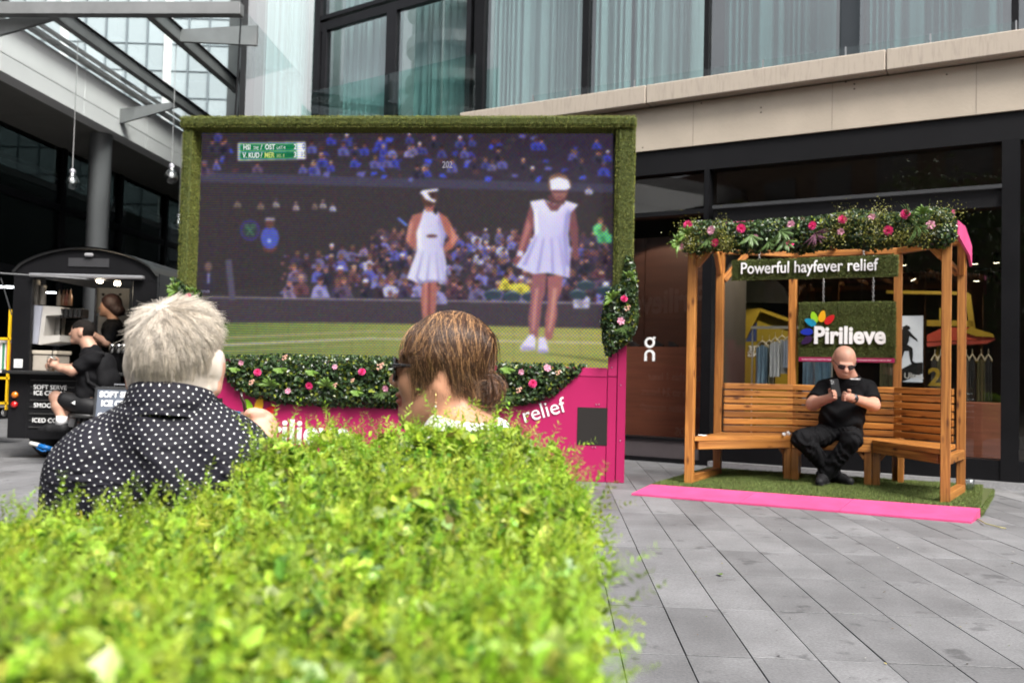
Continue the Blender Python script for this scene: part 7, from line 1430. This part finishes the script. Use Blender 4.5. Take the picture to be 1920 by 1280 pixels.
MB().tube([aR + np.array([.01, 0, .015]), aR + np.array([.012, -.005, .045])], .044, n=14).build('sock', mat('sock_white', (.7, .7, .7), .8), bm_, True)
sg_ = MB()
for s in (-1, 1):
    cen = hh(s * .037, -.12, -.028); ex, ez, ey = Mh @ np.array([1, 0, 0]), Mh @ np.array([0, 0, 1]), Mh @ np.array([0, -1, 0]); n = 16; rv = [cen + ex * .029 * math.cos(a) + ez * .019 * math.sin(a) - ey * .01 * (s * math.cos(a) > 0) for a in np.linspace(0, 6.283, n, endpoint=False)]; sg_.add(rv + [cen + ey * .003], [(i, (i + 1) % n, n) for i in range(n)], mat('smoke_lens', (.03, .025, .025), .1)); sg_.tube(rv + [rv[0]], .0025, SG, n=5, caps=False); sg_.tube([hh(s * .068, -.11, -.018), hh(s * .098, -.03, -.005), hh(s * .098, .02, -.008)], .003, SG, n=5)
sg_.tube([hh(-.008, -.124, -.026), hh(.008, -.124, -.026)], .002, SG, n=5); sg_.build('sunglasses', SG, bm_, True)
wt = MB(); wd = (eR - wR) / np.linalg.norm(eR - wR); wc = wR + wd * .025
q = Vector(wd).to_track_quat('Z', 'Y').to_matrix().to_4x4(); wt.lathe([(.037, -.011), (.04, -.01), (.04, .01), (.037, .011)], mat('watch_strap', (.012, .012, .012), .5), 20, Matrix.Translation(wc) @ q); wt.build('watch', mat('watch_strap', (0, 0, 0)), bm_, True)
fcw = wc + np.array([-.0, -.04, .012]); MB().lathe([(.0005, .006), (.018, .006), (.021, .003), (.021, -.006)], n=18, M=Matrix.Translation(fcw) @ Vector((0, -1, .3)).to_track_quat('Z', 'Y').to_matrix().to_4x4()).build('watch_face', mat('watch_case', (.04, .04, .045), .3, .5), bm_, True)
text('shirt_badge', 'ARMOURPLY', .014, WHITEP, bm_, Matrix.Translation(bp_(1594, 711, 7.375)) @ Matrix.Rotation(R(-6), 4, 'Z') @ Matrix.Rotation(R(80), 4, 'X'), .0005, .0006)
fn = thing('phone', 'dark phone held by the bald person on the bench', 'phone', Matrix.Translation(Vector(ph_c) + Vector((-.02, .0, .0))) @ Matrix.Rotation(R(-14), 4, 'X') @ Matrix.Rotation(R(-6), 4, 'Y'))
MB().box(-.037, .037, -.005, .005, -.05, .1, None, None, .004).build('case', mat('phone_case', (.006, .006, .007), .4, spec=.15), fn); MB().box(-.034, -.002, -.009, -.005, .05, .092, None, None, .003).build('camera_bump', mat('phone_bump', (.02, .02, .022), .2), fn)
for x, z in ((-.026, .084), (-.026, .06), (-.011, .072)): o = MB().lathe([(.0065, 0), (.0065, .003), (.0045, .003)], n=12).build('camera_lens', mat('lens_ring', (.15, .15, .15), .2, .6), fn); o.matrix_local = Matrix.Translation((x, -.009, z)) @ Matrix.Rotation(R(90), 4, 'X')

# ------------------------------------------------------------------ customer at the hatch, seated with a backpack
def cp(x, y, Y): return np.array(P(x, y, Y))
CY = 8.0
B = SDF(.008); ch = cp(155, 622, CY)
B.el(ch + [.006, 0, .022], (.098, .075, .09), .03); B.el(ch + [-.035, 0, -.03], (.06, .06, .075), .03); B.rc(ch + [-.09, 0, .0], ch + [-.108, 0, -.025], .012, .014, .012); B.el(ch + [-.075, 0, -.085], (.03, .035, .025), .02); B.el(ch + [-.09, 0, -.055], (.014, .022, .012), .008)
B.el(ch + [.015, -.072, -.01], (.022, .012, .034), .008)
nk2 = cp(172, 652, CY); B.rc(ch + [.02, 0, -.06], nk2 + [0, 0, -.02], .058, .065, .03)
s1 = cp(176, 672, CY - .14); s2 = cp(180, 672, CY + .16); e1 = cp(134, 695, CY - .2); w1 = cp(112, 690, CY - .3); e2 = cp(140, 690, CY + .2); w2 = cp(112, 688, CY + .1)
ct = [(cp(178, 678, CY), (.105, .165, .09)), (cp(173, 705, CY), (.112, .155, .14)), (cp(171, 738, CY), (.118, .155, .12)), (cp(172, 757, CY), (.115, .155, .08))]
for c, r in ct: B.el(c, r, .05)
B.rc(s1, e1, .055, .042, .03).rc(e1, w1, .042, .027, .02).rc(s2, e2, .055, .042, .03).rc(e2, w2, .044, .03, .02)
cupP = cp(96, 684, CY - .33); hand(B, w1, cupP + [.03, 0, 0], -1, (0, 0, 1), .95); hand(B, w2, w2 + np.array([-.05, -.02, 0]), 1, (0, 0, 1), .9)
h1, h2 = cp(172, 765, CY - .09), cp(174, 763, CY + .09); k1, k2 = cp(104, 744, CY - .12), cp(112, 752, CY + .14); f1, f2 = cp(116, 786, CY - .14), cp(140, 790, CY + .1)
B.rc(h1, k1, .072, .05, .04).rc(k1, k1 + (f1 - k1) * .4, .05, .052, .02).rc(k1 + (f1 - k1) * .4, f1, .052, .034, .02).rc(h2, k2, .072, .05, .04).rc(k2, f2, .05, .036, .02)
B.rc(f1, f1 + [-.02, 0, -.06], .04, .036, .02); B.rc(f2, f2 + [-.02, 0, -.06], .04, .036, .02)
cus = B.mesh('person', [SK_MID, mat('dark_short_hair', (.01, .008, .007), .8, 0, .4, 60, bump=.5, bscale=120, spec=.12)], None, lambda c: (((c[:, 2] > ch[2] + .035 + .25 * np.minimum(0, c[:, 0] - ch[0])) & (c[:, 0] > ch[0] - .075)) | ((c[:, 0] > ch[0] + .035) & (c[:, 2] > ch[2] - .04))).astype(int) * (c[:, 2] > ch[2] - .1)); tag(cus, 'person in black shorts and a backpack seated at the trailer hatch', 'person')
S = SDF(.008)
for c, r in ct[:3]: S.el(c, np.array(r) + .012, .05)
S.rc(s1, s1 + (e1 - s1) * .62, .066, .064, .03).rc(s2, s2 + (e2 - s2) * .62, .072, .068, .03).rc(nk2 + [0, 0, -.03], nk2 + [0, 0, -.06], .075, .1, .03); S.mesh('t_shirt', BLKC, cus, disp=lambda V: np.stack([.006 * np.sin(V[:, 2] * 55 + V[:, 1] * 30), .005 * np.sin(V[:, 2] * 48 + V[:, 0] * 40), 0 * V[:, 0]], 1))
S = SDF(.008); S.rc(h1, h1 + (k1 - h1) * .72, .088, .076, .04).rc(h2, h2 + (k2 - h2) * .72, .088, .076, .04).el(ct[3][0], (.128, .175, .095), .05); S.mesh('shorts', mat('black_nylon', (.008, .008, .009), .55, 0, .2, 8, bump=.3, bscale=16, spec=.2), cus)
o = MB().prism([(0, 0), (.03, .02), (.03, -.015)], 0, .002).build('shorts_logo', WHITEP, cus); o.location = cp(134, 755, CY - .208)
for f_ in (f1, f2):
    MB().tube([f_ + np.array([0, 0, .03]), f_ + np.array([-.008, 0, -.045])], .046, n=14).build('sock', mat('sock_white', (.7, .7, .7), .8), cus, True)
    S = SDF(.008); b_ = f_ + np.array([-.02, 0, -.075]); S.rc(b_ + [.03, 0, 0], b_ + [-.08, 0, -.01], .05, .045, .02).rc(b_ + [-.08, 0, -.01], b_ + [-.15, 0, -.02], .045, .032, .02); S.pl(b_ + [0, 0, -.035], (0, 0, -1)); S.mesh('shoe', mat('shoe_black', (0, 0, 0)), cus)
bag = thing('backpack', 'black backpack worn by the person seated at the hatch', 'backpack', Matrix())
S = SDF(.009); S.el(cp(199, 690, CY), (.075, .14, .14), .04).el(cp(203, 714, CY), (.08, .145, .12), .04).el(cp(209, 712, CY), (.06, .11, .085), .03); S.mesh('bag', mat('bag_black', (.008, .008, .009), .8, 0, .2, 10, bump=.5, bscale=20, spec=.12), bag)
for s in (-1, 1): MB().tube([cp(196, 664, CY + s * .1), cp(182, 660, CY + s * .13), cp(160, 680, CY + s * .15), cp(165, 715, CY + s * .17), cp(190, 730, CY + s * .15)], .016, n=6).build('strap', mat('strap_black', (.012, .012, .013), .8, spec=.12), bag, True)
dr = thing('iced_coffee', 'clear cup of iced coffee in the hand of the seated customer', 'drink', Matrix.Translation(Vector(cupP)))
MB().lathe([(.028, -.055), (.037, .045), (.0355, .045), (.027, -.053)], n=18).build('cup_wall', glass('cup_plastic', (0, 0, 0)), dr, True); MB().lathe([(.0005, -.053), (.0265, -.053), (.033, .02), (.0005, .02)], n=16).build('coffee', mat('milky_coffee', (.45, .25, .12), .3, 0, .3, 30), dr, True); MB().lathe([(.038, .045), (.036, .06), (.022, .08), (.006, .085)], n=18).build('dome_lid', glass('cup_plastic', (0, 0, 0)), dr, True); MB().tube([(.0, 0, .0), (.008, 0, .14)], .004, n=6).build('straw', BLACK, dr)

# ------------------------------------------------------------------ barista inside the trailer
B = SDF(.009); BY = 8.95; hb = cp(206, 575, BY)
B.el(hb + [.006, 0, .02], (.09, .075, .09), .03); B.el(hb + [-.035, -.01, -.03], (.055, .055, .07), .03); B.rc(hb + [-.085, -.01, .0], hb + [-.1, -.01, -.022], .01, .012, .01); B.el(hb + [-.07, -.01, -.08], (.025, .03, .022), .02)
nb3 = cp(213, 600, BY); B.rc(hb + [.01, 0, -.05], nb3, .05, .055, .03); bt = [(cp(214, 620, BY), (.1, .15, .08)), (cp(214, 650, BY), (.1, .135, .15)), (cp(214, 690, BY), (.11, .145, .16))]
for c, r in bt: B.el(c, r, .05)
bs = cp(212, 617, BY - .16); be = cp(200, 642, BY - .22); bw = cp(176, 628, BY - .3); B.rc(bs, be, .055, .042, .03).rc(be, bw, .04, .028, .02); hand(B, bw, bw + np.array([-.06, 0, .02]), -1, (0, 0, 1), .9)
bs2 = cp(214, 617, BY + .15); be2 = cp(196, 648, BY + .15); bw2 = cp(178, 640, BY); B.rc(bs2, be2, .05, .04, .03).rc(be2, bw2, .04, .028, .02); hand(B, bw2, bw2 + np.array([-.06, -.02, .02]), 1, (0, 0, 1), .9)
bp2 = np.array([bt[2][0][0], BY, .8]); 
for s in (-1, 1): B.rc(bt[2][0] + [0, s * .08, -.05], (bp2[0], BY + s * .09, .45), .08, .06, .04).rc((bp2[0], BY + s * .09, .45), (bp2[0], BY + s * .09, zbk + .1), .058, .045, .03).rc((bp2[0] + .02, BY + s * .09, zbk + .09), (bp2[0] - .12, BY + s * .09, zbk + .085), .035, .03, .02)
bar = B.mesh('person', SK_MID); tag(bar, 'person with dark red hair in a black t-shirt working inside the trailer', 'person')
S = SDF(.009)
for c, r in bt: S.el(c, np.array(r) + .012, .05)
S.rc(bs, bs + (be - bs) * .7, .068, .062, .03).rc(bs2, bs2 + (be2 - bs2) * .7, .065, .06, .03).rc(nb3, nb3 + [0, 0, -.04], .065, .1, .03); S.pl(nb3 + [0, 0, .01], (0, 0, 1)); S.mesh('t_shirt', BLKC, bar)
S = SDF(.01)
for s in (-1, 1): S.rc(bt[2][0] + [0, s * .08, -.05], (bp2[0], BY + s * .09, .45), .095, .075, .04).rc((bp2[0], BY + s * .09, .45), (bp2[0], BY + s * .09, zbk + .13), .072, .062, .03)
S.mesh('trousers', BLKT, bar)
S = SDF(.008); S.el(hb + [.02, 0, .035], (.1, .088, .1), .03).el(hb + [.085, -.01, -.035], (.06, .06, .06), .04).el(hb + [.12, -.01, -.045], (.035, .04, .035), .03); S.el(hb + [-.08, -.01, -.03], (.06, .1, .075), .01, 'sub'); S.mesh('hair', mat('dark_red_hair', (.022, .007, .006), .6, 0, .5, 40, bump=.8, bscale=50), bar)
# ================================================================== FOREGROUND HEDGE
hg = thing('hedge', 'bright lime green artificial hedge blurred in front of the camera', 'hedge', Matrix())
HL = mat('lime_leaf', (.3, .45, .03), .45, attr='Col', trans=.35, var=.08, spec=.5); TW = mat('lime_twig', (.25, .32, .05), .7)
# top surface: a ribbon of control points (photo pixel, distance) the clipped top passes through
CP = [(0, 985, 1.25), (150, 985, 1.3), (300, 975, 1.36), (420, 905, 1.45), (520, 850, 1.52), (640, 808, 1.58), (800, 806, 1.6), (940, 800, 1.6), (1026, 832, 1.58), (1058, 890, 1.45), (1080, 960, 1.3), (-120, 985, 1.22),
      (0, 1060, 1.0), (200, 1060, 1.05), (400, 1020, 1.12), (600, 945, 1.2), (800, 905, 1.25), (980, 915, 1.2), (1070, 1060, 1.05), (0, 1160, .74), (300, 1150, .78), (600, 1120, .82), (900, 1110, .84), (1060, 1180, .78), (0, 1300, .54), (300, 1300, .56), (600, 1290, .58), (900, 1290, .58), (1060, 1310, .56), (-120, 1160, .72), (-150, 1320, .52), (300, 1450, .44), (800, 1450, .46), (1060, 1460, .46)]
cpts = np.array([tuple(P(x, y, Y)) for x, y, Y in CP])
rg = np.random.default_rng(21)
def surf(xy):
    d2 = ((xy[:, None, :] - cpts[None, :, :2]) ** 2).sum(2) + 1e-4; w = d2 ** -1.6; return (w * cpts[None, :, 2]).sum(1) / w.sum(1)
# region in plan: sample in picture-independent plan coordinates inside the hedge's outline
edge = [P(-160, 985, 1.22), P(150, 985, 1.31), P(300, 975, 1.37), P(420, 905, 1.47), P(520, 842, 1.54), P(640, 800, 1.6), P(800, 795, 1.62), P(940, 795, 1.62), P(1035, 826, 1.58), P(1066, 880, 1.45), P(1086, 960, 1.3), P(1085, 1060, 1.05), P(1072, 1180, .78), P(1068, 1310, .56), P(1066, 1480, .43), P(-160, 1480, .43)]
epoly = [(q.x, q.y) for q in edge]; A = np.array(epoly)
def sample(n):
    q = A.min(0) + rg.random((n * 3, 2)) * (A.max(0) - A.min(0)); q = q[in_poly(epoly, q)]; return q[:n]
def lumps(q): return .03 * np.sin(q[:, 0] * 19 + 3 * np.sin(q[:, 1] * 9)) * np.sin(q[:, 1] * 17 + 1.3) + .012 * np.sin(q[:, 0] * 41 + q[:, 1] * 33)
parts = []
LIME = np.array([.31, .465, .035])
def leaves(n, size, depth, col, spread, up=.7, shape=LEAF_V):
    q = sample(n); n = len(q); z = surf(q) + lumps(q) - .012 - depth * rg.random(n) ** 1.3; pos = np.stack([q[:, 0], q[:, 1], z], 1)
    nr = rg.normal(0, .8, (n, 3)) + [0, -.25, up]; cl = np.array(col) * rg.uniform(1 - spread, 1 + spread, (n, 1)) * (1 + rg.normal(0, .1, (n, 3))); parts.append(scatter(shape, LEAF_F, pos, rot_to(nr, rg.uniform(0, 6.28, n)), size * rg.uniform(.45, 1.45, n), np.clip(cl, .005, .9)))
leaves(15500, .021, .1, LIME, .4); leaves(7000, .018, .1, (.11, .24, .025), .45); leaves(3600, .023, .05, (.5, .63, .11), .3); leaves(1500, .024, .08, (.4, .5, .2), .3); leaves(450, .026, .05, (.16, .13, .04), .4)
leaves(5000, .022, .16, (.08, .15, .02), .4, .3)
# ferny sprigs: a thin stem with pairs of tiny leaves, some standing proud of the top
SPV, SPF = [], []
def sprig(k=11):
    v, f = [], []
    for i in range(k):
        t = i / k; z = .1 * t + .006; s = .013 * (1 - .55 * t); a0 = 2.4 * i
        for sgn in (0, math.pi):
            a = a0 + sgn; c, sn = math.cos(a), math.sin(a); o = len(v); v += [(0, 0, z), (c * s * .6 - sn * s * .28, sn * s * .6 + c * s * .28, z + s * .45), (c * s * 1.3, sn * s * 1.3, z + s * .8), (c * s * .6 + sn * s * .28, sn * s * .6 - c * s * .28, z + s * .45)]; f += [(o, o + 1, o + 2), (o, o + 2, o + 3)]
    o = len(v); v += [(-.0012, 0, -.02), (.0012, 0, -.02), (0, 0, .105)]; f += [(o, o + 1, o + 2)]; return v, f
sv_, sf_ = sprig()
def sprigs(n, lift, col, sc, tilt=.5, pts=None):
    q = sample(n) if pts is None else pts; n = len(q); z = surf(q) + lumps(q) - .05 + lift * rg.random(n); pos = np.stack([q[:, 0], q[:, 1], z], 1); nr = rg.normal(0, tilt, (n, 3)) + [0, 0, 1]
    parts.append(scatter(sv_, sf_, pos, rot_to(nr, rg.uniform(0, 6.28, n)), sc * rg.uniform(.6, 1.2, n), np.clip(np.array(col) * rg.uniform(.65, 1.3, (n, 1)) * (1 + rg.normal(0, .08, (n, 3))), .005, .9)))
sprigs(1900, .03, (.35, .48, .04), .72, .75); sprigs(500, .03, (.2, .33, .03), .8, .7)
# sprigs along the rim so the outline is ragged
rim = []
for i in range(13):
    a, b = A[i], A[i + 1]
    for t in np.linspace(0, 1, max(3, int(np.linalg.norm(b - a) / .012)), endpoint=False): rim.append(a + (b - a) * t + rg.normal(0, .008, 2))
rim = np.array(rim); sprigs(0, .02, (.32, .48, .035), .8, .75, rim); sprigs(0, .0, (.3, .42, .03), .75, .9, rim + rg.normal(0, .015, rim.shape)); sel = rim[rg.random(len(rim)) < .12]; sprigs(0, .045, (.38, .54, .04), .9, .45, sel)
# leaves down the flank
fl_pts = []
for i in range(13):
    a, b = A[i], A[i + 1]; m_ = int(np.linalg.norm(b - a) * 1500)
    t = rg.random((m_, 1)); fl_pts.append(a + (b - a) * t)
fp = np.concatenate(fl_pts); n = len(fp); zt2 = surf(fp); dz = rg.random(n) ** 1.2 * .45; cen_ = A.mean(0); outw = (fp - cen_) / np.linalg.norm(fp - cen_, axis=1)[:, None]; bul = .012 * np.sin(dz * 30) + .02 * np.minimum(1, dz / .06)
pos = np.column_stack([fp + outw * bul[:, None] * .6 + rg.normal(0, .006, (n, 2)), zt2 - dz]); nr = np.column_stack([outw, np.full(n, .5)]) + rg.normal(0, .6, (n, 3)); cl = LIME * rg.uniform(.5, 1.3, (n, 1)); parts.append(scatter(LEAF_V, LEAF_F, pos, rot_to(nr, rg.uniform(0, 6, n)), .022 * rg.uniform(.6, 1.3, n), cl))
# sprays reaching out past the flank towards the paving
side = np.array([A[8] + (A[12] - A[8]) * 0, A[9], A[10], A[11], A[12], A[13]]); pr = []
for i in range(5):
    for t in np.linspace(0, 1, 9, endpoint=False): pr.append(side[i] + (side[i + 1] - side[i]) * t)
pr = np.array(pr); n = len(pr); z = surf(pr) - .02 - rg.random(n) * .16; pos = np.column_stack([pr, z]); nr = np.column_stack([np.full(n, .95), rg.normal(0, .4, n), rg.uniform(.1, .8, n)]); parts.append(scatter(sv_, sf_, pos, rot_to(nr, rg.uniform(0, 6, n)), .75 * rg.uniform(.6, 1.2, n), np.array([.36, .52, .035]) * rg.uniform(.7, 1.2, (n, 1))))
parts = [(v, f, c) for v, f, c in parts if len(v)]
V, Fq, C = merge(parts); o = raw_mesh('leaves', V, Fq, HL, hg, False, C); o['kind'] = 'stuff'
# dark mat the leaves are clipped into, and the planter box below
gx, gy_ = np.meshgrid(np.linspace(A[:, 0].min(), A[:, 0].max(), 46), np.linspace(A[:, 1].min(), A[:, 1].max(), 46), indexing='ij'); gp = np.stack([gx.ravel(), gy_.ravel()], 1); cen_ = A.mean(0); ins = in_poly([tuple(cen_ + (q - cen_) * .985) for q in A], gp); gz = surf(gp) + lumps(gp) - .1
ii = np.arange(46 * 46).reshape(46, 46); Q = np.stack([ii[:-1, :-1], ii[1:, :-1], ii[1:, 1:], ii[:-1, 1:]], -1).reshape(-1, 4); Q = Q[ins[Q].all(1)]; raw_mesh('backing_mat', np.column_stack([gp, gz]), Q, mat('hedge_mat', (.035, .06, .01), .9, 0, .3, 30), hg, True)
ring = [tuple(cen_ + (q - cen_) * .97) for q in A]; n = len(ring); zz = [float(surf(np.array([r]))[0]) - .1 for r in ring]
MB().add([(x, y, .0) for x, y in ring] + [(x, y, zz[i]) for i, (x, y) in enumerate(ring)], [(i, (i + 1) % n, n + (i + 1) % n, n + i) for i in range(n)]).build('planter_side', mat('hedge_mat', (0, 0, 0)), hg)
